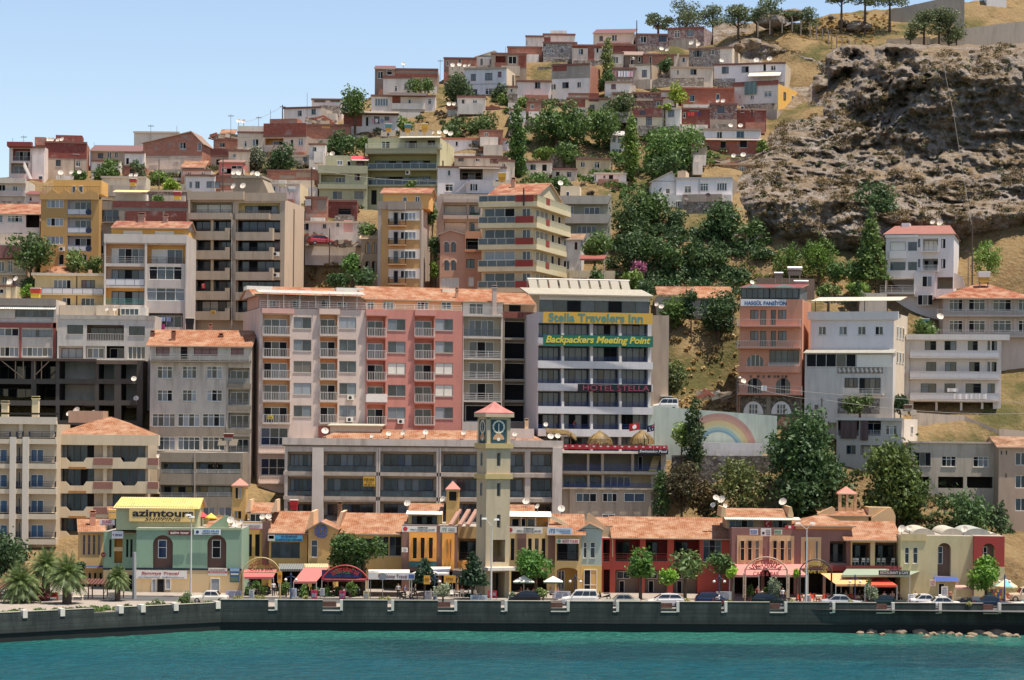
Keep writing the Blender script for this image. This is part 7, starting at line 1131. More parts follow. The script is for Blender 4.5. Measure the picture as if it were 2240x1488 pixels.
for i,(x0,y0,x1,y1,l) in enumerate(((948,1272,990,1312,'silvery olive shrub in front of the yellow cafe sign'),(1672,1266,1708,1312,'silvery olive shrub in front of the arched Victoria sign'),(1886,1276,1926,1314,'silvery olive shrub before the orange awnings'),(1168,1284,1208,1316,'grey green tamarisk bush on the parapet beside the white van'),(398,1294,426,1320,'grey green bush at the bend of the quay parapet'),(1110,1296,1130,1316,'small olive tuft beside the dark car'))): T('olive_shrub',l,x0,y0,x1,y1-6,y1,'76806a' if i!=3 else '70804c','round',Y=264+i%2,dens=1.1,ls=.16,dry=.4,grp='olive shrubs along the quay',cat='shrub')
for i,(x,y,l) in enumerate(((520,1308,'second'),(570,1308,'x'),(670,1309,'x'),(840,1310,'x'),(1340,1316,'x'),(1500,1316,'x'),(1596,1318,'x'),(1735,1319,'x'),(1860,1320,'x'),(2120,1322,'x'))):
    T('weed_tuft',None,x-14,y-6,x+14,y+4,y+5,'8a8a5a',Y=262.6,trunk=False,ls=.12,dens=1.5,cat='weeds',grp='weed tufts on the quay parapet')['label']='dry weed tuft growing on top of the quay parapet'
for i,(x,y) in enumerate(((20,1352),(58,1348),(175,1340),(345,1328),(404,1320),(280,1333))): T('trailing_plant','trailing green plant hanging over the left quay arm',x-20,y-14,x+20,y+10,y+12,'4e6034',Y=q2(x,1398-x*.045).y-.2,trunk=False,ls=.14,dens=1.3,cat='plant',grp='trailing plants on the left quay arm')
def palm(label,x,ytop,yfr,ybase,wpx,Y,stub=1.0):
    k=Y/F; o=thing('palm_tree',label,'palm',P(x,ybase,Y),0,'palms on the left quay'); hz=P(x,yfr,Y).z-o.location.z; w=wpx*k/2; q=MB(); tr=.5*stub
    q.tube([(0,0,-.3),(0,0,hz*.4),(0,0,hz*.8),(0,0,hz+.1)],[tr,tr*.9,tr*1.0,tr*.7],'f:4a3a2c',9); q.build('trunk',o); f=MB(); gm=leafm('44562c','8a8a50',.3); g2=leafm('66764a','a0a070',.3)
    for i in range(60):
        a=i*2.39996; el=1.35-1.9*(i/60)**.8; L=w*random.uniform(.95,1.2); pts=[]
        for j in range(9):
            t=j/8; r=L*t*math.cos(el)*(1-.12*t) ; z=hz+.1+L*(t*math.sin(el)-.55*t*t*max(.2,math.cos(el))); pts.append(Vector((r*math.cos(a),r*math.sin(a),z)))
        f.tube(pts,[.03]*9,g2,3,False)
        for j in range(1,9):
            d=(pts[j]-pts[j-1]); s=d.cross(Vector((0,0,1))).normalized() if d.length else Vector((1,0,0)); up=Vector((0,0,1))
            for sg in (-1,1):
                for u in (0,.5):
                    b0=pts[j-1].lerp(pts[j],u); le=L*.32*math.sin(math.pi*min(.95,.12+(j-1+u)/9)); tip=b0+s*sg*le*.8+d.normalized()*le*.6-up*le*.35; f.poly([b0,b0+d*.42,tip],gm if (j+i)%3 else g2)
    f.build('crown',o)
palm('stout palm, leftmost of the quay palms, with drooping fronds',44,1210,1276,1334,108,258); palm('tall dark palm behind the stout palms',100,1175,1238,1331,96,262); palm('stout palm with thick trunk in the middle of the quay palms',146,1195,1256,1335,104,257.5,1.15); palm('young fan palm beside the grey column, rightmost of the quay palms',256,1230,1264,1330,66,262,.6)
# ================================================================ vehicles
def Yg(px,py,z=GZ): return (HC-z)*F/un(px,py)[1]
PROFC={ # x fractions front to back, hood/belt line heights, roof line
 'sedan':dict(b=[(0,.55),(.04,.68),(.28,.8),(.32,.84),(.75,.86),(.8,.86),(.97,.82),(1,.6)],c=[(.27,.82),(.40,1.34),(.52,1.41),(.66,1.38),(.82,.88)],H=1.42),
 'boxy':dict(b=[(0,.6),(.02,.74),(.3,.84),(.34,.88),(.76,.9),(.8,.9),(.98,.86),(1,.6)],c=[(.3,.86),(.40,1.36),(.5,1.4),(.68,1.38),(.79,.9)],H=1.4),
 'hatch':dict(b=[(0,.5),(.04,.72),(.24,.9),(.3,.95),(.8,1.0),(.97,1.0),(1,.6)],c=[(.18,.88),(.4,1.44),(.6,1.5),(.84,1.44),(.97,1.0)],H=1.5),
 'van':dict(b=[(0,.6),(.03,.85),(.24,1.02),(.28,1.08),(.97,1.12),(1,.65)],c=[(.22,1.02),(.38,1.7),(.5,1.8),(.94,1.78),(.99,1.1)],H=1.8),
 'jeep':dict(b=[(0,.7),(.02,1.0),(.3,1.08),(.34,1.12),(.97,1.14),(1,.7)],c=[(.3,1.1),(.38,1.72),(.5,1.8),(.93,1.78),(.97,1.14)],H=1.8)}
def interp(p,x): return float(np.interp(x,[a for a,b in p],[b for a,b in p]))
def car(label,x0,x1,yb,kind,colr,flip=False,Y=None,z=GZ,yaw=0,L=None,taxi=False,rack=False,cat='car'):
    xm=(x0+x1)/2; Y=Y or Yg(xm,yb,z); L=L or (x1-x0)*Y/F/max(.3,abs(math.cos(math.radians(yaw)))); pr=PROFC[kind]; W={'van':1.75,'jeep':1.8}.get(kind,1.68); p=P(xm,yb,Y); p.z=z if Y<287 else p.z
    o=thing('van' if kind=='van' else 'car',label,'van' if kind=='van' else cat,p,math.radians(yaw+(180 if flip else 0)),'vehicles parked along the quay' if Y<287 else None)
    paint=flat(colr,.25,0,.95,.6); b=MB(); st=sorted({round(x,3) for x,_ in pr['b']}|{.1,.2,.4,.5,.6,.7,.9}); ring=[]
    for x in st:
        zt=interp(pr['b'],x); wf=W/2*(1-.22*max(0,(.06-x)/.06)-.18*max(0,(x-.94)/.06)); zb=.26+.12*max(0,(.05-x)/.05)+.12*max(0,(x-.95)/.05); X=(x-.5)*L
        ring.append([(X,s*wf*k,zz) for s,k,zz in ((-1,.93,zb),(-1,1,zb+.15),(-1,1,zt-.16),(-1,.93,zt-.02),(-1,.6,zt+.02),(1,.6,zt+.02),(1,.93,zt-.02),(1,1,zt-.16),(1,1,zb+.15),(1,.93,zb))])
    for a,c in zip(ring,ring[1:]):
        for j in range(10): k=(j+1)%10; b.poly([a[j],c[j],c[k],a[k]],paint)
    b.poly(ring[0],paint); b.poly(ring[-1][::-1],paint)
    cs=pr['c']; wt=W*.40; wb=W*.465
    def sec(x,zz,k=0):
        zbelt=interp(pr['b'],x)-.03; t=(zz-zbelt)/(pr['H']-zbelt+1e-6); w_=wb+(wt-wb)*max(0,min(1,t)); return w_
    rf=[((x-.5)*L,zz,sec(x,zz)) for x,zz in cs]
    for (xa,za,wa),(xb,zb_,wb_) in zip(rf[1:-1],rf[2:-1]): b.poly([(xa,-wa,za),(xb,-wb_,zb_),(xb,wb_,zb_),(xa,wa,za)],paint)
    ba,bz=rf[0],rf[-1]
    for s in (-1,1):   # pillars and side frame
        poly=[(x,s*w_,zz) for x,zz,w_ in rf]; b.poly(poly if s<0 else poly[::-1],paint)
    b.poly([(ba[0],-ba[2],ba[1]),(rf[1][0],-rf[1][2],rf[1][1]),(rf[1][0],rf[1][2],rf[1][1]),(ba[0],ba[2],ba[1])],paint); b.poly([(rf[-2][0],-rf[-2][2],rf[-2][1]),(bz[0],-bz[2],bz[1]),(bz[0],bz[2],bz[1]),(rf[-2][0],rf[-2][2],rf[-2][1])],paint); b.build('body',o,False)
    dg=flat('14181c',.08,0,.9,.8)
    for s in (-1,1):
        g=MB(); zl=max(rf[0][1],rf[-1][1])+.06; top=min(rf[1][1],rf[-2][1])-.05
        def xat(zz,front):
            (xa,za,_),(xb,zb_,_2)=(rf[0],rf[1]) if front else (rf[-1],rf[-2]); return xa+(xb-xa)*(zz-za)/(zb_-za)
        f0,f1,r0,r1=xat(zl,1)+.09,xat(top,1)+.09,xat(zl,0)-.1,xat(top,0)-.1; mids=[.5] if kind in('sedan','boxy','hatch') else [.4,.7]; cuts=[0]+mids+[1]
        for u,v in zip(cuts,cuts[1:]):
            e=.035/ (r0-f0) *1.0; u2,v2=u+e,v-e; wl=wb+.012; wtp=wb+(wt-wb)*((top-zl)/(pr['H']-zl+.1))+.014
            pts=[(f0+(r0-f0)*u2,s*wl,zl),(f0+(r0-f0)*v2,s*wl,zl),(f1+(r1-f1)*v2,s*wtp,top),(f1+(r1-f1)*u2,s*wtp,top)]; g.poly(pts if s<0 else pts[::-1],dg)
        g.build('side_window',o)
        for kx in (0,1):
            l=MB(); x=-L/2+.02 if kx==0 else L/2-.02; l.box(x-.03,x+.03,min(s*W*.26,s*W*.42),max(s*W*.26,s*W*.42),.6,.74,'f:d8dce0' if kx==0 else 'f:a82020'); l.build('headlight' if kx==0 else 'tail_light',o)
        m=MB(); m.box(f0+.05,f0+.17,min(s*(wb+.02),s*(wb+.2)),max(s*(wb+.02),s*(wb+.2)),zl,zl+.13,paint); m.build('mirror',o)
    for nm,(a,c) in (('windscreen',(rf[0],rf[1])),('rear_window',(rf[-1],rf[-2]))):
        g=MB(); d=-.015 if nm=='windscreen' else .015; A=[a[0]+(c[0]-a[0])*.12+d,a[1]+(c[1]-a[1])*.12+.01]; C=[a[0]+(c[0]-a[0])*.92+d,a[1]+(c[1]-a[1])*.92+.01]; g.poly([(A[0],-a[2]*.9,A[1]),(C[0],-c[2]*.9,C[1]),(C[0],c[2]*.9,C[1]),(A[0],a[2]*.9,A[1])],dg); g.build(nm,o)
    for fx in (.18,.8):
        for s in (-1,1):
            r=.31 if kind!='jeep' else .38; wl=link('wheel',None,o,((fx-.5)*L,s*(W/2-.09),r)); wl.rotation_euler=(math.pi/2,0,0); q=MB(); q.lathe([(r*.6,-.1),(r*.96,-.1),(r,-.05),(r,.05),(r*.96,.1),(r*.6,.1)],'f:16161a',16); q.build('tyre',wl); q=MB(); q.lathe([(0,.08),(r*.3,.085),(r*.62,.07),(r*.62,-.07),(r*.3,-.085),(0,-.08)],'f:9a9ca0',14); q.build('rim',wl)
    if taxi: q=MB(); q.box(-.15,.15,-.35,.35,pr['H']+.0,pr['H']+.2,'f:e8e4d8'); q.build('taxi_sign',o)
    if rack: q=MB(); q.box(-.6,.9,-.7,.7,pr['H']+.18,pr['H']+.3,'f:d8dad8'); q.box(-.5,-.44,-.6,.6,pr['H']-.02,pr['H']+.18,'f:888888'); q.box(.7,.76,-.6,.6,pr['H']-.02,pr['H']+.18,'f:888888'); q.build('roof_rack',o)
    return o
car('old boxy white sedan parked at the bend of the quay',418,500,1319,'boxy','d4d2c8'); car('black hatchback partly behind a bush near the clock tower',1112,1182,1321,'hatch','16181c'); car('white high roofed van parked before the blue gable house',1226,1310,1324,'van','dcdedc',L=4.2); car('silver grey coupe between the white van and white hatchback',1318,1402,1326,'sedan','9aa098'); car('white hatchback in front of the red arcade',1414,1497,1327,'hatch','d4d6d8'); car('dark blue compact car beside a motor scooter rider',1520,1598,1325,'hatch','1c2c50',flip=True); car('blackish green hatchback under the arched Victoria sign',1641,1722,1326,'hatch','182420',flip=True); car('silver blue sedan in front of the orange terrace chairs',1793,1887,1328,'sedan','a8b0b8',flip=True); car('dark green sedan in front of the seafood restaurant',1896,1986,1329,'boxy','14302c',flip=True); car('white sedan behind the taxi',1988,2064,1326,'sedan','d8d8da',flip=True); car('white taxi with a roof sign and green stripe',2012,2100,1332,'sedan','dcdedc',taxi=True); car('dark blue sedan right of the taxi',2130,2206,1329,'sedan','20344a',flip=True); car('pale car cut off by the right edge of the quay',2214,2300,1332,'sedan','c8d0cc'); car('beige off road car parked by the umbrella stall',2204,2280,1312,'jeep','c0b49c',Y=276); car('red hatchback parked on the bank above the slope',682,720,537,'hatch','9a2430',Y=343,z=None,yaw=25,flip=True,L=3.9); car('white van with a roof box behind the rainbow wall',1432,1478,900,'van','d4d8d8',Y=313,z=None,rack=True,L=3.6); car('dark red car half hidden among the demolished house rubble',728,748,518,'hatch','8a2438',Y=347,z=None,L=3.2)
# ================================================================ dishes, tanks, poles, lamps
q=MB(); q.lathe([(0,.0),(.35,.03),(.7,.12),(1.0,.26)],'f:cfc8bc',18); DM=q.mesh('reflector',True); q=MB(); q.lathe([(0,.0),(.35,.03),(.7,.12),(1.0,.26)],'f:4a3a34',18); DMD=q.mesh('reflector',True)
q=MB(); q.tube([(0,-.9,.15),(0,0,.95)],.045,'f:8a8680',5); q.lathe([(0,.88),(.1,.88),(.1,1.08),(0,1.08)],'f:4a4640',8); AM=q.mesh('feed_arm')
def dish(label,x,y,r,Y,grp,dark=False,az=None):
    k=Y/F*r; o=thing('satellite_dish',label,'dish',P(x,y,Y),0,grp); a=az if az is not None else random.uniform(-.75,.35); e=link('reflector',DMD if dark else DM,o); e.rotation_euler=(math.radians(62),0,a); e.scale=(k,k*random.uniform(.92,1.08),k); f=link('feed_arm',AM,o); f.rotation_euler=e.rotation_euler; f.scale=(k,k,k)
    q=MB(); q.tube([(0,.1*k,-.1*k),(0,.35*k,-.3*k),(0,.35*k,-k*1.35-.25)],.05,'f:77736c',5); q.build('mast',o)
DL=[('the far left brick house roof',371.5,[(107,306,5),(115,306,5),(127,307,5),(136,305,5)]),('the vine yard below the dark red brick house',361,[(133,378,6),(157,377,5),(174,377,5)]),('the terrace above the ochre penthouse',358,[(287,384,5),(298,384,5)]),('the beige block stair house',333,[(512,378,6),(522,379,6),(553,379,6),(563,381,6)]),('the beige block roof edge',332,[(511,408,6.5),(532,407,6.5)]),('the rug hung brick house on the skyline',384,[(522,265,5),(533,266,5)]),('the bare wall of the blue white loggia house',394,[(758,243,5),(768,243,5),(779,243,5),(789,242,5)]),('the green block roof',372,[(948,290,5),(961,290,5),(975,289,5.5),(986,293,6)]),('the whitish stone house roof',379,[(715,338,5),(727,337,6)]),('the white terrace wall house',399,[(982,228,5),(994,228,5)]),('the brown block house on the ridge',418,[(882,140,4)]),('the yard under the ridge brick house',418,[(990,143,5),(1005,142,5),(1017,144,4),(1027,143,4)]),('the ruined red brick walls on the ridge',431,[(1130,105,4),(1144,105,4)]),('the bare orange brick house',420,[(1447,107,5),(1460,109,5)]),('the stone corner house under the rocks',422,[(1513,94,6),(1528,97,5)]),('the long white house under the rocks',414,[(1578,133,5),(1655,132,6),(1684,129,6)]),('the rough stone house roof',394,[(1571,221,5),(1582,221,5)]),('the white strip house roof beside the cliff',387,[(1598,275,5),(1620,275,5.5)]),('the junk covered flat roof',381,[(1605,341,5),(1626,339,6)]),('the roof hut of the grey rounded house',352,[(1226,401,6)]),('the dark unfinished frame building',311,[(293,829,6),(298,872,6)]),('the hip roofed cream block',306,[(151,906,6),(168,900,10),(183,905,6),(204,905,8)]),('the grey balcony house under the weathered building',303,[(347,998,5),(368,998,6),(380,1000,5),(393,1001,6),(410,998,7)]),('the long grey block roof',304,[(711,943,8),(814,954,5),(850,949,6),(883,947,7),(931,946,6),(1015,947,6),(1127,950,6)]),('the rustic roof by the pool',302,[(1194,929,5),(1204,955,7),(1220,954,6)]),('the travel office roof end',276,[(505,1138,8),(515,1146,8),(528,1143,7)]),('the cafe building roof',284,[(575,1131,7),(588,1130,7)]),('the veterans club roof',284,[(892,1101,8),(969,1092,7)]),('the club annex roof',284,[(1151,1097,8),(1176,1108,6),(1228,1113,8)]),('the parapet between red arcade and mauve restaurant',284,[(1560,1105,6),(1566,1089,7),(1579,1093,9),(1586,1107,5)]),('the mauve restaurant roof',285,[(1713,1098,9)]),('the seafood restaurant roof edge',279,[(1973,1157,8),(1990,1156,6)]),('the barrel vaults',278,[(2110,1158,7)]),('the rear wing of the hotel',312,[(1437,666,5),(1447,671,6)]),('the pension rooftop room',317,[(1645,618,5)]),('the pension arched balcony wall',315,[(1626,834,6)]),('the villa roof',347,[(2041,486,6),(2057,488,7)]),('the terrace pillar at the left edge',321,[(22,617,7),(35,610,6)]),('the flat roof of the white recessed loggia block',319,[(236,676,6),(253,676,6)]),('the wall of the tile roofed house at right',329,[(2056,693,8)])]
for host,Y,ls in DL:
    for i,(x,y,r) in enumerate(ls):
        dish(('dish on ' if len(ls)==1 else ordw(i,len(ls))+' dish on ' if len(ls)==2 else ordw(i,len(ls))+' dish on ')+host.replace(' under the weathered building','').replace('between red arcade and mauve restaurant','right of the red arcade'),x,y,r,Y-.5,'satellite dishes on the roofs')
dish('dark brown satellite dish, left of two before the blue white house',1500,433,6.5,358,'satellite dishes on the roofs',True); dish('dark brown satellite dish, right of two before the blue white house',1548,429,7,358,'satellite dishes on the roofs',True)
def heater(label,x,y,w,h,top,bot,Y,panels=True,round_=False):
    k=Y/F; W,Hh=w*k,h*k; o=thing('solar_water_heater',label,'water heater',P(x,y+h/2,Y),0,'rooftop solar water heaters'); q=MB()
    if round_: 
        n=12; pr=[(Hh*.25*math.cos(2*math.pi*i/n),Hh*.75+Hh*.25*math.sin(2*math.pi*i/n)) for i in range(n)]; a=[(-W/2,y_,z) for y_,z in pr]; c=[(W/2,y_,z) for y_,z in pr]
        for i in range(n): j=(i+1)%n; q.poly([a[i],a[j],c[j],c[i]],flat(top,.3,.6)); 
        q.poly(a,flat(top,.3,.6)); q.poly(c,flat(top,.3,.6)); q.build('tank',o); q=MB(); q.box(-W*.45,W*.45,-.3,.3,0,Hh*.46,'f:'+bot); q.build('stand',o)
    else: q.hexa([(-W*.45,-.5,Hh*.45),(W*.45,-.5,Hh*.45),(W*.45,.5,Hh*.45),(-W*.45,.5,Hh*.45),(-W/2,-.55,Hh*.92),(W/2,-.55,Hh*.92),(W/2,.55,Hh*.92),(-W/2,.55,Hh*.92)],'f:'+top); q.box(-W*.5,W*.5,-.55,.55,Hh*.92+.003,Hh,'f:e8e0d0'); q.build('hot_tank',o); q=MB(); q.box(-W*.42,W*.42,-.45,.45,.0,Hh*.447,'f:'+bot); q.build('cold_tank',o)
    if panels:
        for s in (-1,1): q=MB(); xx=s*W*.62; q.hexa([(xx-W*.45,-1.3,-Hh*.7),(xx+W*.45,-1.3,-Hh*.7),(xx+W*.45,-.1,Hh*.15),(xx-W*.45,-.1,Hh*.15),(xx-W*.45,-1.36,-Hh*.66),(xx+W*.45,-1.36,-Hh*.66),(xx+W*.45,-.16,Hh*.19),(xx-W*.45,-.16,Hh*.19)],flat('6a6458',.3)); q.build('collector_panel',o)
    q=MB(); 
    for s in (-1,1): q.box(s*W*.35-.04,s*W*.35+.04,-.3,.3,-Hh*.8,-.003,'f:9a9890')
    q.build('frame',o)
heater('teal and yellow water tank, left of three on the green block roof',850,280,15,18,'4a8a92','d89a20',371); heater('teal and yellow water tank, middle of three on the green block roof',892,281,15,18,'4a8086','d89a20',371); heater('all yellow water tank, right of three on the green block roof',929,280,15,18,'d8a820','d8a020',371); heater('red and yellow water tank on a post above the ochre penthouse',291,399,15,17,'a82c34','d8b020',345,False); heater('red and yellow water tank above the brick panelled concrete building',388,428,16,18,'a03038','d8b020',341,False); heater('bright red and yellow water tank near the left edge',78,641,22,22,'d03820','d8c020',321,False); heater('red water tank over slanted collectors on the grey balcony house',500,956,20,16,'8a2c24','a8a49c',304); heater('large glossy red water tank on the press club roof',643,1104,18,22,'b01828','a81828',289,False); heater('white and yellow water tank on the tile roof at right',2152,606,26,24,'e4e0dc','c89a20',334,False); heater('large steel cylinder tank above the pension',1738,593,32,20,'b8b8b8','6a6058',326,False,True); heater('small steel cylinder tank left of the large one above the pension',1703,602,20,14,'a8a8a8','6a6058',327,False,True); heater('low steel cylinder tank on the pension roof corner',1752,620,32,14,'b0b0ac','8a8078',324,False,True); heater('yellow tank with dark collectors above the yellow corner block',1098,388,18,20,'d8b020','c89a18',340); heater('black tank on the roof of the weathered white building',415,708,18,26,'1c1c20','2a2a2c',319,False); heater('blue tank with collectors left of the tile roofed house',2022,706,20,18,'6a90b0','5a80a0',325); heater('brown tank with collectors on the roof beside the white lattice house',1986,892,16,14,'7a4a3a','a89a84',305); heater('white tank with collectors on the beige block roof',618,402,17,14,'e4e0d8','c8c0a0',338,False); heater('lower white tank behind the beige block roof',638,414,15,10,'e0e4e8','a0b0b8',337,False)
def pole(name,label,x,yt,yb,Y,r=.09,m='f:5a4a40',cat='pole',arm=0,grp=None,lamp=False):
    a,b=P(x,yt,Y),P(x,yb,Y); o=thing(name,label,cat,b,0,grp); q=MB(); h=a.z-b.z; q.tube([(0,0,-1.5),(a.x-b.x,0,h)],[r,r*.75],m,7); q.build('shaft',o)
    if arm: q=MB(); q.box(-arm,arm,-.05,.05,h-.35,h-.25,m); q.build('crossarm',o)
    if lamp: q=MB(); q.lathe([(0,.0),(.16,.04),(.2,.14),(.1,.24),(0,.26)],'f:e4e4e0',8,(.3,-.5,h-.4)); q.tube([(0,0,h-.35),(.3,-.5,h-.2)],.04,m,4); q.build('lamp',o)
    return o
for a in [('wooden power pole beside the square white skyline house',618,230,285,397,.12,.5),('brown pole in front of the curtained window cottage',488,345,428,352,.1,0),('pole with white lamp left of the green block',682,366,436,352,.1,0),('thin pole on the skyline beside the stone faced house',1393,45,110,433,.12,0),('tall pole before the small white cube house',1424,128,200,411,.12,0),('pole on the rubble beside the red car',721,500,560,342,.1,0),('tall brown pole right of the villa',2127,468,610,339,.12,0),('pole in front of the ochre block',168,585,650,326,.1,0),('dark pole behind the fig tree on the right',1798,870,945,303,.1,.3),('street pole with lamp at the pension corner',1612,822,910,311,.13,0),('pole among the vines at the far left',163,345,400,363,.1,0),('pole left of the bright vine',348,350,418,357,.08,0),('dark slim pole by the pink garage house',961,580,660,334,.09,0),('pole beside the hedge below the villa',2118,545,620,339.5,.07,.6)]:
    pole('utility_pole',a[0],a[1],a[2],a[3],a[4],a[5],arm=a[6],lamp='lamp' in a[0])
for i,(x,yt,h) in enumerate(((28,302,16),(52,296,20),(206,312,10),(505,250,22),(592,240,36),(566,254,14),(672,203,26),(963,130,16),(1106,103,12),(330,272,14),(387,275,10))):
    o=pole('tv_antenna','thin television antenna mast, %s along the skyline roofs'%ordw(sorted([28,52,206,505,592,566,672,963,1106,330,387]).index(x),11),x,yt,yt+h+12,Yb(yt+h+25)+3,.04,'f:6a625c','antenna',arm=.5 if i%2 else .0)
def street_lamp(label,x,yt,yb,heads,Y,two=True):
    b=P(x,yb,Y); b.z=GZ; o=thing('street_lamp',label,'street lamp',b,0,'tall white street lamps on the quay'); h=P(x,yt+14,Y).z-GZ; q=MB(); q.tube([(0,0,0),(0,0,h)],[.13,.07],'f:c8c8c4',8); q.build('mast',o)
    for hx,hy in heads: p=P(hx,hy,Y)-b; q=MB(); q.tube([(0,0,h-.05),(p.x*.8,0,p.z-.1)],.04,'f:c8c8c4',5); q.build('bracket',o); q=MB(); s=1 if p.x>0 else -1; q.hexa([(p.x-.35,-.14,p.z-.08),(p.x+.3,-.14,p.z-.08),(p.x+.3,.14,p.z-.08),(p.x-.35,.14,p.z-.08),(p.x-.28,-.1,p.z+.12),(p.x+.22,-.1,p.z+.12),(p.x+.22,.1,p.z+.12),(p.x-.28,.1,p.z+.12)],'f:e4e6e4'); q.build('lamp_head',o)
street_lamp('tall white twin armed street lamp in front of the clock tower',1074,1135,1314,[(1060,1135),(1087,1137)],265.5); street_lamp('tall white twin armed street lamp before the mauve restaurant',1763,1143,1322,[(1746,1145),(1778,1145)],264.5); street_lamp('tall white street lamp in front of the travel office',417,1125,1310,[(413,1127),(420,1131)],268.5)
def globe_lamp(label,x,yt,yb,Y):
    b=P(x,yb,Y); b.z=GZ; o=thing('globe_lamp',label,'street lamp',b,0,'blue twin globe lamps on the quay'); h=P(x,yt,Y).z-GZ; q=MB(); q.tube([(0,0,0),(0,0,h)],[.1,.06],'f:2a3c66',8); q.tube([(-.6,0,h-.35),(0,0,h-.1),(.6,0,h-.35)],.035,'f:2a3c66',5); q.tube([(0,0,h),(0,0,h+.3)],[.14,.02],'f:2a3c66',6); q.build('mast',o)
    for s in (-.6,.6): q=MB(); q.lathe([(0,-.18),(.13,-.12),(.18,0),(.13,.12),(0,.18)],'f:dcdcd4',10,(s,0,h-.55)); q.build('globe',o)
for l,x in (('blue twin globe lamp beside the white van',1258),('blue twin globe lamp beside the arched Victoria sign',1573),('blue twin globe lamp in front of the orange awnings',1870),('blue twin globe lamp beside the umbrella stall at right',2197),('blue twin globe lamp under the fir by the yellow cafe signs',950),('blue twin globe lamp by the big salmon awning',636)): globe_lamp(l,x,1262 if x!=636 else 1258,1314,268)
o=pole('steel_column','thick grey steel column on the quay left of the travel office',294,1208,1322,265.5,.28,'f:9a9ea2','column'); pole('sign_post','thin grey road sign post before the stone travel shop',837,1262,1312,266,.05,'f:8a8c8c','sign post'); sign('grey diamond road sign seen from behind on a thin post',828,1253,846,1270,265.9,None,[('@o',.5,.5,.9,.9,'f:7a8690')])
# ================================================================ flags
def flagcloth(name,label,x0,y0,x1,y1,Y,polex,poleyb,m,emb):
    k=Y/F; o=thing('flag',label,'flag',P(polex,poleyb,Y)); h=P(polex,y0-4,Y).z-o.location.z; q=MB(); q.tube([(0,0,0),(0,0,h)],.04,'f:6a6a70',5); q.build('flag_pole',o); q=MB(); n=8; W=(x0-polex)*k; W1=(x1-polex)*k; z1=P(polex,y0,Y).z-o.location.z; z0=P(polex,y1,Y).z-o.location.z; lo,hi=(W,W1)
    def pt(u,v): x=lo+(hi-lo)*u; near=u if abs(lo)<abs(hi) else 1-u; return (x,.12*math.sin(near*7)*near,z0+(z1-z0)*v-.25*near)
    for i in range(n): q.poly([pt(i/n,0),pt((i+1)/n,0),pt((i+1)/n,1),pt(i/n,1)],m)
    q.build('cloth',o); e=MB()
    for cu,cv,ru,rv,mm in emb: e.poly([(lambda p:(p[0],p[1]-.03,p[2]))(pt(cu+ru*math.cos(t*math.pi/6),cv+rv*math.sin(t*math.pi/6))) for t in range(12)],mm)
    if e.f: e.build('emblem',o)
    return o
flagcloth('flag','red flag with white crescent waving above the palm thatch umbrella',1376,924,1399,940,303.5,1399,974,'f:c0101c',[(.5,.5,.2,.3,'f:e8e8e8')]); flagcloth('flag','blue flag with white stars and a union corner beside the red flag',1415,928,1431,942,303,1431,975,'f:20264e',[(.8,.75,.16,.2,'f:c05060'),(.3,.6,.06,.09,'f:e8e8e8'),(.4,.25,.06,.09,'f:e8e8e8'),(.75,.3,.07,.1,'f:e8e8e8')])
def banner(label,x0,y0,x1,y1,Y,m,emb=()):
    k=Y/F; c=P((x0+x1)/2,(y0+y1)/2,Y); o=thing('flag',label,'flag',c); w,h=(x1-x0)*k/2,(y1-y0)*k/2; q=MB(); q.hexa([(-w,-.03,-h),(w,-.03,-h),(w,0,-h),(-w,0,-h),(-w,-.03,h),(w,-.03,h),(w,0,h),(-w,0,h)],m); q.build('cloth',o); e=MB()
    for i,(cx,cz,r,mm) in enumerate(emb): e.poly([(w*cx+r*w*math.cos(t*math.pi/8),-.034-.004*i,h*cz+r*w*math.sin(t*math.pi/8)) for t in range(16)],mm)
    if e.f: e.build('emblem',o)
CRES=[(0,.25,.5,'f:e8e4e0'),(.1,.18,.42,'f:a81420'),(.05,-.45,.16,'f:e8e4e0')]
banner('red flag with crescent hung in the terrace window of the mauve restaurant',1672,1138,1688,1156,280.6,'f:a81420',CRES); banner('red flag with crescent in a window of the beige block',441,620,449,631,330.7,'f:b01420',CRES); banner('small red banner with white mark right of the crescent flag',1717,1149,1738,1157,278.6,'f:b02430',[(0,0,.3,'f:e8e0e0')])
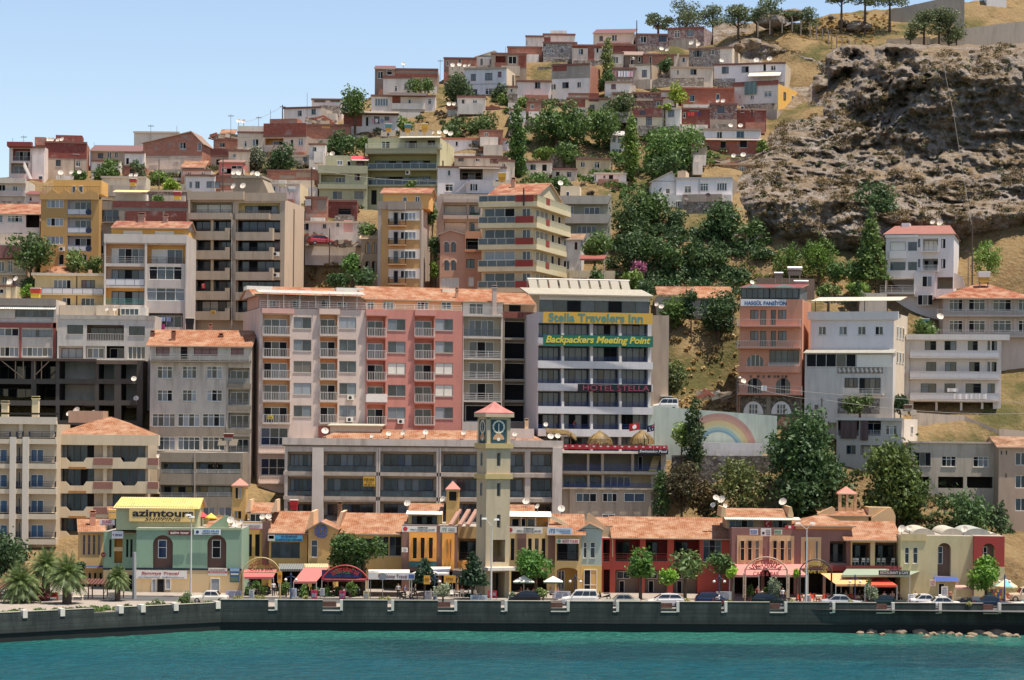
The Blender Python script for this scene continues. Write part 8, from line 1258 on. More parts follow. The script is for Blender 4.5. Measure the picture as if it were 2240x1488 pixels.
# ================================================================ signs and lettering
W_='f:dcdcd8'
sign('big yellow rooftop panel with bold black azimtours lettering',283,1113,425,1141,276.9,'f:dcc078',[('azimtours',.52,.36,.94,.56,'f:1c1c20',0,.03),('SHIPPING',.52,.82,.56,.26,'f:2a2626',.3)]); sign('maroon azim tour sign on the green travel office',369,1161,418,1170,274.7,'f:6a1420',[('azim tour',.5,.5,.84,.62,'f:e4dcd8',0,.02)]); sign('white blue shipping agency sign on the green travel office',425,1158,483,1170,274.7,'f:d4e0e4',[('@o',.12,.5,.12,.6,'f:203a7a'),('ZIHNI',.62,.3,.62,.36,'f:2878b8',0,.03),('SHIPPING AGENCY',.62,.74,.64,.26,'f:205060',0,.01)])
sign('white Sammys Travel sign over the travel office door',297,1248,409,1266,274.6,W_,[('Sammys Travel',.48,.38,.74,.44,'f:a82028',.2,.02),('www.sammystravel.com   info@sammystravel.com',.5,.82,.9,.18,'f:2c4c8c')]); sign('white and red real estate sign on the green travel office',456,1243,497,1259,274.6,'f:d8d8d0',[('BARLASCAN PROPERTY',.5,.22,.84,.16,'f:3a3030'),('#',.5,.52,.98,.26,'f:b02430'),('REAL ESTATE AGENT',.5,.52,.84,.16,'f:f0e8e8')]); sign('landscape poster of a bay on the travel office corner',503,1243,524,1274,274.5,'f:3a6a90',[('#',.5,.12,.96,.2,'f:8ab0d0'),('#',.5,.42,.8,.12,'f:c8ccc8'),('#',.45,.78,.8,.3,'f:5a7a60')],name='poster'); sign('white Kured sign on the roof edge of the corner house',218,1136,251,1149,277.5,'f:dcd0d4',[('KURED',.5,.38,.62,.5,'f:a82038',0,.02),('DANISMANLIK',.5,.82,.84,.16,'f:a84050')]); sign('white azim tours sign hanging on the office wing',245,1162,270,1178,277.6,'f:d4d8e0',[('@o',.14,.5,.14,.34,'f:b02838'),('azim tours',.6,.5,.6,.36,'f:2a3c80',0,.02)]); sign('dark red octagonal sign on the office wing',221,1208,232,1219,278.6,None,[('@o',.5,.5,1,1,'f:7a1c28'),('DUR',.5,.5,.6,.25,'f:d8c0c0')])
sign('pink and white wall sign under the dormer of the cafe building',530,1145,574,1158,282.7,'f:d8d4d0',[('MUHASEBE BUROSU',.5,.4,.8,.22,'f:8a7a80'),('TEL 614 20 37',.5,.7,.6,.16,'f:a09090'),('#',.5,.93,1,.12,'f:b05068')]); sign('bright blue Kusadasi press association sign with red emblem',586,1170,662,1184,281.6,'f:38a0d0',[('#',.1,.5,.2,.98,'f:c8c8c0'),('#',.1,.4,.15,.5,'f:c84838'),('KUŞADASI',.62,.28,.46,.36,'f:142850',0,.02),('GAZETECİLER DERNEĞİ',.6,.74,.76,.34,'f:142850',0,.015)]); a=sign('big blue at symbol on the yellow gable house',688,1147,718,1177,280.85,None,[('@',.5,.5,1,1,'f:3a5088',0,.03)])
for l,x0,x1,em in (('white Temad sign on the club building left of the clock tower',879,955,.1),('white Temad sign right of the clock tower',1112,1187,.06)): sign(l,x0,1151 if x0<1000 else 1153,x1,1164 if x0<1000 else 1167,280.6,W_,[('@o',em,.48,.13,.7,'f:b82838'),('TEMAD',.6,.26,.3,.26,'f:1c2c2c',0,.02),('EMEKLİ ASTSUBAYLAR DERNEĞİ',.6,.58,.7,.24,'f:204c50',0,.012),('KUŞADASI ŞUBESİ',.6,.86,.32,.14,'f:404848')])
sign('small pale ITS sign left of the pergola beams',963,1152,999,1165,280.6,'f:d0d4d0',[('ITS',.25,.5,.3,.6,'f:5a8a78',.2,.01),('BILGISAYAR',.7,.35,.38,.2,'f:8a9498'),('DANISMA',.7,.65,.38,.2,'f:8a9498')]); sign('pale blue ITS sign right of the white roof awning',1197,1155,1252,1169,279.4,'f:c4d4e0',[('ITS',.2,.5,.24,.66,'f:2c5c98',.2,.015),('BILGISAYAR',.65,.3,.56,.2,'f:3a70b0'),('TEKNIK SERVIS',.7,.56,.44,.16,'f:3a70b0'),('DANISMANLIK',.75,.8,.36,.16,'f:3a70b0')]); sign('white Aldo Tours sign over the shaded balcony',1217,1179,1267,1189,279.6,'f:dcd8d4',[('@o',.12,.5,.16,.66,'f:5aa070'),('ALDO TOURS',.6,.5,.7,.66,'f:b02030',.12,.02)]); sign('small white notice on the brown club pillar',879,1198,892,1208,280.6,W_,[('TEMAD',.5,.3,.6,.25,'f:30405a'),('LOKALİ',.5,.7,.6,.25,'f:30405a')])
for l,x0,y0,x1,y1,bg,tx in (('blue printed notice, left of three under the terrace of the mauve restaurant',1640,1157,1658,1170,'f:c8d0dc',[('OTEL PANSİYON',.5,.25,.84,.2,'f:3a5aa0'),('RESTORAN',.5,.5,.8,.2,'f:3a5aa0'),('DERNEĞİ',.5,.76,.7,.2,'f:3a5aa0')]),('white notice with dark emblem, middle of three under the terrace',1664,1156,1687,1173,'f:d4d4d0',[('@o',.25,.6,.26,.34,'f:3a3a40'),('SPOR',.7,.25,.4,.16,'f:4a4a50'),('KULUBU',.72,.5,.42,.16,'f:4a4a50'),('1990',.72,.78,.36,.16,'f:4a4a50')]),('green and yellow notice, right of three under the terrace',1693,1159,1711,1170,'f:c0c4b4',[('#',.45,.35,.8,.4,'f:4a9070'),('ATATURK',.5,.8,.8,.2,'f:6a7a50')])): sign(l,x0,y0,x1,y1,278.75,bg,tx)
sign('yellow hotel banner reading Stella Travelers Inn',1187,684,1429,708,307.2,'f:cfa630',[('Stella Travelers Inn',.48,.48,.86,.78,'f:4c8884',0,.025)],yaw=6,name='banner'); sign('green hotel banner reading Backpackers Meeting Point',1187,734,1430,758,307.0,'f:12705a',[('Backpackers Meeting Point',.5,.5,.95,.82,'f:d8c828',.25,.03)],yaw=6,name='banner'); sign('black Hotel Stella sign with thin red letters',1263,841,1426,857,307.2,'f:16161e',[('HOTEL STELLA',.52,.5,.9,.76,'f:9a4058',0,.0,.02)],yaw=6); sign('black Swimming Pool sign under the red pool banner',1396,983,1462,994,301.4,'f:22303a',[('Swimming Pool',.5,.5,.92,.7,'f:e4e4e4',.25,.02)]); sign('yellow For Sale sign on the long grey block',795,1043,821,1064,298.6,'f:d8a818',[('FOR SALE',.5,.28,.82,.28,'f:4a2c10',0,.02),('by owner',.5,.58,.5,.14,'f:5a3c18'),('0532 360 16 21',.5,.82,.86,.18,'f:4a2c10',0,.01)]); sign('small yellow notice on a balcony of the whitewashed block',585,909,597,917,309.0,'f:d8c020',[('SATILIK',.5,.5,.7,.5,'f:6a5010')]); sign('small yellow notice on the lowest beige block balcony',461,679,472,686,329.9,'f:d0a820',[('SATILIK',.5,.5,.7,.5,'f:6a5010')])
sign('white pension sign with blue Hasgul Pansiyon lettering',1620,655,1747,670,315.6,'f:d0d4d8',[('HASGÜL PANSİYON',.43,.48,.72,.74,'f:1c4c90',0,.03),('614 38 45',.87,.68,.2,.36,'f:2a5490')])
sign('white Stone Travel shop sign on posts',806,1253,907,1268,269.5,W_,[('@o',.26,.46,.1,.66,'f:8a2c44'),('Stone Travel',.6,.5,.48,.56,'f:6a3040',0,.01),('#',.93,.5,.12,.6,'f:4060a0')],posts=2.3); sign('Irish Pub sign board with green letters on blue',704,1247,790,1264,268.0,'f:2c2c54',[('IRISH PUB',.5,.3,.44,.42,'f:30a860',0,.02),('RESTAURANT - CAFE - BAR',.5,.78,.9,.3,'f:4a5ab0',0,.01)]); 
for l,x0,y0,x1,y1 in (('yellow cafe pennant sign left of the blue globe lamp',927,1259,941,1278),('yellow cafe sign board right of the blue globe lamp',971,1259,997,1275),('tall yellow pennant hanging beside the Kings Place arch',607,1250,617,1275)): sign(l,x0,y0,x1,y1,267.5,'f:d89c18',[('EFES',.5,.45,.6,.3,'f:8a4a14')],name='pennant')
MB_=[('white menu board left of the salmon awning',634,1287,649,1308,'f:b8c4d4'),('pink menu board, left of two before the pub',681,1291,694,1311,'f:c82858'),('white menu board between the two pink boards',700,1287,710,1303,'f:c8ccc8'),('pink menu board, right of two before the pub',742,1292,756,1313,'f:c82858'),('cream menu board before the stone travel shop',795,1293,808,1312,'f:c8c08c'),('wide white menu boards under the fir tree',929,1293,945,1312,'f:b8b4b0'),('white menu board right of the wide white boards',947,1295,957,1312,'f:c0c0c4'),('blue white menu board by the clock tower',1029,1302,1066,1313,'f:b8ccd8'),('red menu board at the foot of the clock tower',1068,1292,1087,1306,'f:b81c2c'),('row of white menu panels before the cream arcade',1212,1293,1248,1310,'f:c8c4cc'),('grey menu panels beside the dark blue compact car',1566,1294,1600,1312,'f:b8bcbc'),('tall white price board before the vaulted building',2059,1283,2073,1305,'f:d8d0c8'),('white notice board beside the travel office corner',494,1292,532,1310,'f:b8b4cc'),('white leaflet stand leaning on the lamp post',1760,1302,1773,1322,'f:c0c0bc'),('white plinth with a flower bowl by the Kings Place arch',545,1290,556,1310,'f:c4d0cc'),('white board by the taxi',1986,1300,2000,1316,'f:d4d8dc')]
for i,(l,x0,y0,x1,y1,m) in enumerate(MB_): sign(l,x0,y0,x1,y1,268.4+(i%3)*.3,m,[('MENU',.5,.16,.6,.12,'f:4a3a4a'),('#',.3,.55,.34,.45,'f:8a90a0'),('#',.7,.55,.3,.45,'f:9a98a0')],posts=.25,name='menu_board',cat='menu board')
def arcsign(label,x0,x1,yt,yb,ypost,Y,texts,tube,posts=True,fill=None):
    k=Y/F; c=P((x0+x1)/2,yb,Y); o=thing('arch_sign',label,'sign',c); W=(x1-x0)*k/2; Hh=(yb-yt)*k; R_=(W*W+Hh*Hh)/(2*Hh); a0=math.asin(min(1,W/R_)); z0=Hh-R_; gz=c.z-GZ; q=MB(); n=20
    q.tube([(R_*math.sin(-a0+2*a0*i/n),0,z0+R_*math.cos(-a0+2*a0*i/n)) for i in range(n+1)],.08,tube,6); q.tube([(-W,0,0),(W,0,0)],.06,tube,6)
    if posts:
        for s in (-W,W): q.tube([(s,0,0),(s,0,-gz)],.1,tube,6)
    q.build('frame',o)
    if fill: q=MB(); q.poly([(R_*math.sin(-a0+2*a0*i/n),.03,z0+R_*math.cos(-a0+2*a0*i/n)) for i in range(n+1)],fill); q.build('panel',o)
    for body,rad,hh,col,curved,fr in texts:
        me=textmesh(body,2*W*fr,hh,col,bold=.02); nv=len(me.vertices); v=np.empty(nv*3); me.vertices.foreach_get('co',v); v=v.reshape(nv,3)
        if curved: r=R_-rad+v[:,2]; an=v[:,0]/(R_-rad); v=np.stack([r*np.sin(an),v[:,1],z0+r*np.cos(an)],1)
        else: v[:,2]+=rad
        me.vertices.foreach_set('co',np.ascontiguousarray(v,dtype=np.float32).ravel()); me.update(); link('lettering',me,o,(0,-.06,0))
arcsign('arched Kings Place cafe sign with red letters on a cream arch',531,613,1220,1252,1312,268,[('KINGS PLACE',.55,.55,'f:8a2c34',True,.8),('CAFE & BAR',.35,.35,'f:5a3038',False,.6)],'f:b8a070'); arcsign('red arched pub sign spanning the path',704,806,1237,1268,1312,267.8,[('DELI RESTAURANT BAR',.5,.5,'f:c02c30',True,.62)],'f:b83038',False); arcsign('arched Victoria restaurant sign with big red letters',1630,1722,1219,1246,1312,267,[('VICTORIYA',.62,.75,'f:a02830',True,.82),('RESTAURANT',.28,.4,'f:3a2c2c',False,.5),('CAFE & BAR',-.5,.5,'f:b83030',False,.62)],'f:b89880'); arcsign('yellow arched Harbour restaurant sign on thin posts',1750,1819,1224,1246,1312,267.5,[('HARBOUR',.5,.6,'f:c8a818',True,.8),('RESTAURANT',.3,.36,'f:8a2c30',False,.7),('CAFE BAR',-.25,.36,'f:c8a818',False,.76)],'f:4a4038')
sign('tall narrow sign with vertical red letters, left post of the arch',1625,1254,1632,1308,266.9,'f:c8b090',[('V',.5,.08,.5,.07,'f:8a2c34'),('I',.5,.2,.2,.07,'f:8a2c34'),('C',.5,.32,.5,.07,'f:8a2c34'),('T',.5,.44,.5,.07,'f:8a2c34'),('O',.5,.56,.5,.07,'f:8a2c34'),('R',.5,.68,.5,.07,'f:8a2c34'),('Y',.5,.8,.5,.07,'f:8a2c34'),('A',.5,.92,.5,.07,'f:8a2c34')]); sign('tall narrow cream sign, right post of the arch',1720,1256,1727,1308,266.9,'f:c8b090',[('V',.5,.08,.5,.07,'f:8a6a54'),('I',.5,.24,.2,.07,'f:8a6a54'),('C',.5,.4,.5,.07,'f:8a6a54'),('T',.5,.56,.5,.07,'f:8a6a54')]); sign('dark restaurant sign over the green awning of the seafood restaurant',1922,1248,1990,1258,270.5,'f:2c3438',[('RESTAURANT & CAFE',.5,.5,.9,.6,'f:d0d4d0',0,.01)]); sign('red neon like fish restaurant letters above the green awning',1935,1238,1974,1248,270.6,None,[('OZURUM',.5,.5,.9,.8,'f:c04848',0,.01)]); sign('small round red Efes style badge on the vaulted building',2034,1268,2046,1282,273.5,'f:d8ccc4',[('CAFE',.5,.3,.8,.3,'f:b83838'),('TAXI',.5,.72,.7,.25,'f:b83838')])
# ================================================================ awnings, umbrellas, thatch
def awning(label,x0,yback,x1,yfront,Yk,Yf,m,x0f=None,x1f=None,val=.25,cat='awning',drop=True):
    x0f=x0 if x0f is None else x0f; x1f=x1 if x1f is None else x1f; a,b,c,d=P(x0,yback,Yk),P(x1,yback,Yk),P(x1f,yfront,Yf),P(x0f,yfront,Yf); o=thing('awning',label,cat,(d+c)/2); L=o.location; q=MB(); p=[a-L,b-L,c-L,d-L]; t=Vector((0,0,-.05)); q.hexa([v+t for v in p]+p,m); 
    if val: q.hexa([p[3]+Vector((0,-.02,-val)),p[2]+Vector((0,-.02,-val)),p[2]+Vector((0,.01,-val)),p[3]+Vector((0,.01,-val)),p[3]+Vector((0,-.02,-.052)),p[2]+Vector((0,-.02,-.052)),p[2]+Vector((0,.01,-.052)),p[3]+Vector((0,.01,-.052))],m)
    q.build('canvas',o); q=MB(); gz=GZ-L.z+.1
    for v in (p[2],p[3]): q=MB(); q.tube([v+Vector((0,0,-.05)),(v.x,v.y,gz)],.05,'f:b8b8b4',5); q.build('post',o)
    return o
awning('salmon red awning under the Kings Place arch',528,1246,606,1262,277,271,'f:b85e5c',534,598); awning('large salmon pink retractable awning left of the pub',668,1238,722,1272,279,270,'f:b86a66',642,692); awning('grey striped awning of the press club shop',610,1233,668,1245,281,278,'c:8a8a84'); awning('pale yellow striped awning below the at symbol house',666,1233,718,1241,280,278,'c:e0cc98'); awning('dark red pub awning behind the arched pub sign',704,1252,800,1268,278,271,'f:7a2434'); awning('white awning under the orange panels of the club building',938,1240,986,1254,280,272,'f:e4e0d4',900,982); awning('white flat shop canopy over the stone travel shop',806,1246,896,1253,279,271,'f:d4d4cc'); awning('salmon awning, left one behind the Victoria arch',1612,1240,1672,1258,278,270,'f:b87c74',1596,1660); awning('salmon awning, right one behind the Victoria arch',1676,1240,1744,1258,278,270,'f:b88078',1688,1766); awning('long pale salmon upper awning of the mauve restaurant',1606,1234,1768,1243,279,277,'f:c87c78'); awning('large orange cream awning of the terrace restaurant',1795,1254,1924,1278,276,268,'f:dca868',1828,1892); awning('bright orange red awning right of the cream one',1905,1258,1930,1280,276,269,'f:d84820',1902,1962); awning('dark green awning along the seafood restaurant',1852,1244,2026,1258,278,271,'f:8a9c88',1840,1990); awning('corrugated brown canopy right of the veterans club',990,1244,1040,1256,280,273,'c:8a7460'); awning('maroon awning at the small white cottage terrace',1270,558,1328,566,341,337,'f:8a4a40',1268,1322); awning('low salmon canopy beside the vaulted building doorway',2090,1280,2130,1285,273,270,'f:c8988c')
def umbrella(label,x,y0,y1,w,Y,m,grp=None,n=8,trim=None,zg=GZ):
    k=Y/F; b=P(x,y1,Y); o=thing('market_umbrella',label,'umbrella',(b.x,Y,zg),0,grp); h0=b.z-zg; h1=P(x,y0,Y).z-zg; r=w*k/2; q=MB()
    for i in range(n): a,c=2*math.pi*(i+.5)/n,2*math.pi*(i+1.5)/n; q.poly([(r*math.cos(a),r*math.sin(a),h0),(r*math.cos(c),r*math.sin(c),h0),(0,0,h1)],m if not isinstance(m,list) else m[i%2]); q.poly([(r*math.cos(a),r*math.sin(a),h0-.18),(r*math.cos(c),r*math.sin(c),h0-.18),(r*math.cos(c),r*math.sin(c),h0),(r*math.cos(a),r*math.sin(a),h0)],trim or (m if not isinstance(m,list) else m[0]))
    q.build('canopy',o); q=MB(); q.tube([(0,0,0),(0,0,h1)],.04,'f:d0ccc4',6); q.build('pole',o)
umbrella('white market umbrella with green trim, left of the pair near the clock tower',1146,1258,1272,66,271,'f:e0dcd0','white green trimmed market umbrellas',4,'f:2a5c44'); umbrella('white market umbrella with green trim, right of the pair near the clock tower',1210,1260,1272,60,270.5,'f:d8d4c8','white green trimmed market umbrellas',4,'f:2a5c44'); umbrella('colourful beach stall umbrella under the right tree',2200,1266,1282,52,273,['f:e0c8a0','f:58a8b8']); umbrella('red terrace umbrella behind the azimtours panel',444,1120,1130,26,281,'f:c8303c',zg=P(440,1150,281).z); umbrella('yellow terrace umbrella beside the red one',462,1122,1132,26,280.5,'f:d8c030',zg=P(460,1150,280.5).z)
STRAW=leafm('7e6a48','6a5434',.4)
def thatch(label,x,y0,y1,w,Y,zbpx,flatm=False):
    k=Y/F; z=P(x,zbpx,Y).z; o=thing('thatched_umbrella',label,'umbrella',(P(x,y1,Y).x,Y,z)); h0=P(x,y1,Y).z-z; h1=P(x,y0,Y).z-z; r=w*k/2; q=MB(); n=150
    for i in range(n):
        a=2*math.pi*i/n+random.uniform(-.03,.03); rr=r*random.uniform(.88,1.1); ca,sa=math.cos(a),math.sin(a); pts=[(0,h1+random.uniform(0,.15)),(rr*.5,h1-(h1-h0)*.28),(rr*.86,h1-(h1-h0)*.66),(rr,h0-random.uniform(0,.3))]; wd=r*.045
        for (ra,za),(rb,zb) in zip(pts,pts[1:]): q.poly([(ra*ca-sa*wd,ra*sa+ca*wd,za),(ra*ca+sa*wd,ra*sa-ca*wd,za),(rb*ca+sa*wd,rb*sa-ca*wd,zb),(rb*ca-sa*wd,rb*sa+ca*wd,zb)],STRAW)
    q.build('thatch',o); q=MB(); q.tube([(0,0,-.2),(0,0,h1-.1)],.09,'f:5a4430',6); q.build('pole',o)
thatch('straw thatched sunshade, left of two on the pool terrace',1312,944,968,54,304,976); thatch('straw thatched sunshade, right of two under the red flag',1404,942,968,54,304,976)
b_=P(1226,972,304.5); o=thing('thatched_shelter','rustic straw and timber bar shelter at the left of the pool terrace','shelter',b_); k=304.5/F; q=MB()
for i in range(90): t=i/89; x=(-32+66*t)*k; z=(30-6*t-18*max(0,t-.75)**1.2*3)*k; q.tube([(x,-1.2,z-.25-random.random()*.2),(x+random.uniform(-.1,.1),1.2,z+.3)],.05,STRAW,4,False)
q.build('thatch',o); q=MB()
for x in (-30,-8,22): q=MB(); q.tube([(x*k,-.9,-.2),(x*k,-.9,24*k)],.07,'f:5a4430',6); q.build('post',o)
o=thing('pool_banner','long scalloped red banner with white logos along the pool terrace edge','banner',P(1345,978,301.6)); k=301.6/F; q=MB(); e=MB()
for i in range(15):
    x0=(-115+i*15.4)*k; x1=x0+14.8*k; y=-.06*(i%2); q.hexa([(x0,y-.05,-5*k),(x1,y-.05,-5*k),(x1,y,-5*k),(x0,y,-5*k),(x0,y-.05,4.5*k),(x1,y-.05,4.5*k),(x1,y,4.5*k),(x0,y,4.5*k)],'f:b8182c'); c=(x0+x1)/2; e.poly([(c+.17*math.cos(t*math.pi/5),y-.058,.05+.1*math.sin(t*math.pi/5)) for t in range(10)],'f:d8c8c8')
q.build('cloth',o); e.build('logo',o)
# pergolas of the left quay, benches
for l,x0,x1,yt,yb,Y in (('rust brown timber pergola at the left edge of the quay',-30,66,1288,1338,262),('rust brown timber pergola between palms and travel office',160,262,1278,1330,264)):
    a=P(x0,yb,Y); b=P(x1,yb,Y); o=thing('pergola',l,'pergola',((a.x+b.x)/2,Y,GZ)); W=(b.x-a.x)/2; h=P(x0,yt,Y).z-GZ; q=MB()
    for x in (-W,-W*.35,W*.3,W): q.box(x-.06,x+.06,-.06,.06,0,h,'f:5a342c'); q.box(x-.06,x+.06,2.4,2.52,0,h+.3,'f:5a342c')
    q.build('post',o); q=MB(); n=16
    for i in range(n): x=-W-.2+(2*W+.4)*i/(n-1); q.hexa([(x-.12,-.4,h),(x+.12,-.4,h),(x+.12,2.9,h+.38),(x-.12,2.9,h+.38),(x-.12,-.4,h+.08),(x+.12,-.4,h+.08),(x+.12,2.9,h+.46),(x-.12,2.9,h+.46)],'f:6a4034')
    q.build('roof_slats',o)
def bench(l,x,y,w,Y,m):
    k=Y/F; W=w*k/2; o=thing('bench',l,'bench',(P(x,y,Y).x,Y,GZ)); q=MB(); q.box(-W,W,-.25,.25,.38,.46,m); q.build('seat',o); q=MB(); q.box(-W,W,.22,.28,.463,.9,m); q.build('backrest',o)
    for s in (-1,1): q=MB(); q.box(s*W*.85-.06,s*W*.85+.06,-.2,.2,0,.377,m); q.build('leg',o)
bench('white stone bench left of the orange bench',62,1334,34,261.5,WHT); bench('orange red bench between the palm trunks',116,1334,22,262,'f:b83a20'); bench('white stone bench under the right pergola',246,1328,22,263,WHT); bench('white stone bench left under the right pergola',170,1330,24,262.5,WHT); bench('tan bench before the red arcade trees',1478,1306,34,270,'f:b09878')
# chairs and tables of the terraces
q=MB(); q.box(-.22,.22,-.22,.22,.42,.46,'f:c83c18'); seatm=q.mesh('seat')
def chairset(m):
    q=MB(); q.box(-.23,.23,-.23,.23,.42,.47,m); s=q.mesh('seat'); q=MB(); q.hexa([(-.22,.2,.475),(.22,.2,.475),(.22,.24,.475),(-.22,.24,.475),(-.2,.27,.92),(.2,.27,.92),(.2,.31,.92),(-.2,.31,.92)],m); b=q.mesh('backrest'); q=MB(); q.box(-.02,.02,-.02,.02,0,.42,m); return s,b,q.mesh('leg')
CH={c:chairset(c) for c in ('f:c8401c','f:d8d8d4','f:2c4030')}
def chair(label,x,y,Y,c,grp,rz,z=None):
    o=thing('chair',label,'chair',(P(x,y,Y).x,Y,GZ+.12 if z is None else z),rz,grp); s,b,l=CH[c]; link('seat',s,o); link('backrest',b,o)
    for a in (-.19,.19):
        for d in (-.19,.19): link('leg',l,o,(a,d,0))
for i in range(14): chair('orange plastic terrace chair behind the silver blue sedan',1748+i*9.5,1312,269.6+(i*7%5)*.7,'f:c8401c','orange chairs of the terrace restaurant',(i*2.1)%6.28)
for i in range(7): chair('white plastic chair in the garden cafe right of the fir tree',988+i*11,1306,271+(i*5%4)*.8,'f:d8d8d4','white chairs of the garden cafe',(i*1.7)%6.28)
for i in range(10): chair('dark green chair under the pub awnings',568+i*21,1306,271.5+(i*3%4)*.8,'f:2c4030','dark chairs of the pubs',(i*1.3)%6.28)
for i,x in enumerate((1866,1874,1888,1899,1921,1932,1953)): chair('white chair on the first floor dining terrace',x,1232,279.0,'f:d8d8d4','white chairs on the dining terrace',math.pi,z=P(x,1238,279).z+.03)
for i in range(7):
    x=1752+i*20; o=thing('cafe_table','cream clothed table among the orange chairs','table',(P(x,1312,271.2).x,271.2+(i%2),GZ+.12),0,'cream tables of the terrace restaurant'); q=MB(); q.box(-.45,.45,-.45,.45,.5,.74,'f:d0c8b0'); q.build('tablecloth',o); q=MB(); q.tube([(0,0,0),(0,0,.498)],.06,'f:4a4a4a',6); q.build('leg',o)
for i in range(5):
    x=1000+i*14; o=thing('cafe_table','white table in the garden cafe right of the fir tree','table',(P(x,1308,273).x,273+(i%2),GZ+.12),0,'white tables of the garden cafe'); q=MB(); q.lathe([(0,.72),(.4,.72),(.4,.68),(.05,.66),(.05,.05),(.25,0)],'f:d0d4d0',12); q.build('tabletop',o)
for l,x0,x1,y,Y in (('low clipped hedge before the garden cafe',978,1064,1308,269.4),('green planter hedge before the pub terrace',700,740,1308,270.5),('low green hedge under the orange awnings',1808,1850,1306,270)): T('planter_hedge',l,x0,y-9,x1,y,y+1,'2c4c30',Y=Y,trunk=False,ls=.14,dens=1.4,dscale=.15,cat='hedge')
for i,(x,yt,l) in enumerate(((562,1268,'potted shrub inside the Kings Place terrace'),(626,1270,'potted shrub left of the salmon awning'),(664,1280,'potted cypress before the salmon awning'),(1900,1268,'slim potted cypress before the orange awnings'),(766,1270,'hanging green plant inside the pub'))): T('potted_plant',l,x-8,yt,x+8,yt+26,yt+36,'58703a','cone' if 'cypress' in l else 'round',Y=269.6,ls=.14,dens=1.5,cat='plant')
# ================================================================ people
def person_mesh(pose):
    J={'pelvis':(0,0,.95),'chest':(0,0,1.25),'neck':(0,0,1.47),'head':(0,-.02,1.60),'top':(0,-.01,1.74)}; s={'stand':0,'walk':1,'sit':2,'ride':3}[pose]
    for n,sg in (('l',-1),('r',1)):
        J['hip'+n]=(sg*.09,0,.9); J['sho'+n]=(sg*.19,0,1.41)
        if s==0: J['knee'+n]=(sg*.11,-.02,.5); J['ank'+n]=(sg*.12,.02,.08); J['toe'+n]=(sg*.13,-.16,.04); J['elb'+n]=(sg*.27,.02,1.15); J['han'+n]=(sg*.28,-.1,.9)
        elif s==1: J['knee'+n]=(sg*.09,-.15*sg-.05,.5); J['ank'+n]=(sg*.1,-.3*sg+.04,.1); J['toe'+n]=(sg*.1,-.3*sg-.13,.05); J['elb'+n]=(sg*.26,.14*sg,1.15); J['han'+n]=(sg*.26,.12*sg-.1,.92)
        else: J['knee'+n]=(sg*.14,-.45,.92); J['ank'+n]=(sg*.14,-.42,.48); J['toe'+n]=(sg*.14,-.58,.44); J['elb'+n]=(sg*.27,-.12,1.17); J['han'+n]=(sg*.2,-.42,1.12)
    E=[('pelvis','chest'),('chest','neck'),('neck','head'),('head','top')]+[e for n in 'lr' for e in (('pelvis','hip'+n),('hip'+n,'knee'+n),('knee'+n,'ank'+n),('ank'+n,'toe'+n),('chest','sho'+n),('sho'+n,'elb'+n),('elb'+n,'han'+n))]
    Rr={'pelvis':.15,'chest':.17,'neck':.06,'head':.1,'top':.075,'hip':.1,'knee':.07,'ank':.05,'toe':.04,'sho':.075,'elb':.05,'han':.035}; names=list(J); me=bpy.data.meshes.new('person'); me.from_pydata([J[n] for n in names],[(names.index(a),names.index(b)) for a,b in E],[]); o=bpy.data.objects.new('person',me); COL.objects.link(o); o.modifiers.new('s','SKIN'); sv=me.skin_vertices[0].data
    for i,n in enumerate(names): r=Rr.get(n,Rr.get(n[:-1])); sv[i].radius=(r,r*.75 if n in('pelvis','chest') else r)
    sv[0].use_root=True; o.modifiers.new('u','SUBSURF').levels=1; out=bpy.data.meshes.new_from_object(o.evaluated_get(bpy.context.evaluated_depsgraph_get())); bpy.data.objects.remove(o)
    for m in ('f:b88868','f:3a4a6a','f:2a2c34','f:2a1c14'): out.materials.append(M(m))
    hz=.5 if s>1 else 0
    for p in out.polygons:
        c=p.center; k=0
        if c.z>1.66 or (c.z>1.56 and c.y>.02): k=3
        elif c.z>1.45: k=0
        elif abs(c.x)>.2 and c.z<1.22 and s<2 or (s>1 and c.y<-.2 and c.z>1.02): k=0
        elif c.z>.97 and c.y>-.25: k=1
        else: k=2
        p.material_index=k; p.use_smooth=True
    return out
PM={k:person_mesh(k) for k in ('stand','walk','sit')}
def person(label,x,yb,pose,shirt,pants,Y,rz=0,z=None,h=1.0):
    b=P(x,yb,Y); o=link('person',PM[pose],None,(b.x,Y,(GZ+.12 if z is None else z)-(.5 if pose=='sit' else 0)*0-(.47-.47)),rz); o.scale=(h,h,h); tag(o,label,'person')
    if pose=='sit': o.location.z-=.44
    for i,m in ((1,shirt),(2,pants)): o.material_slots[i].link='OBJECT'; o.material_slots[i].material=M('f:'+m)
    return o
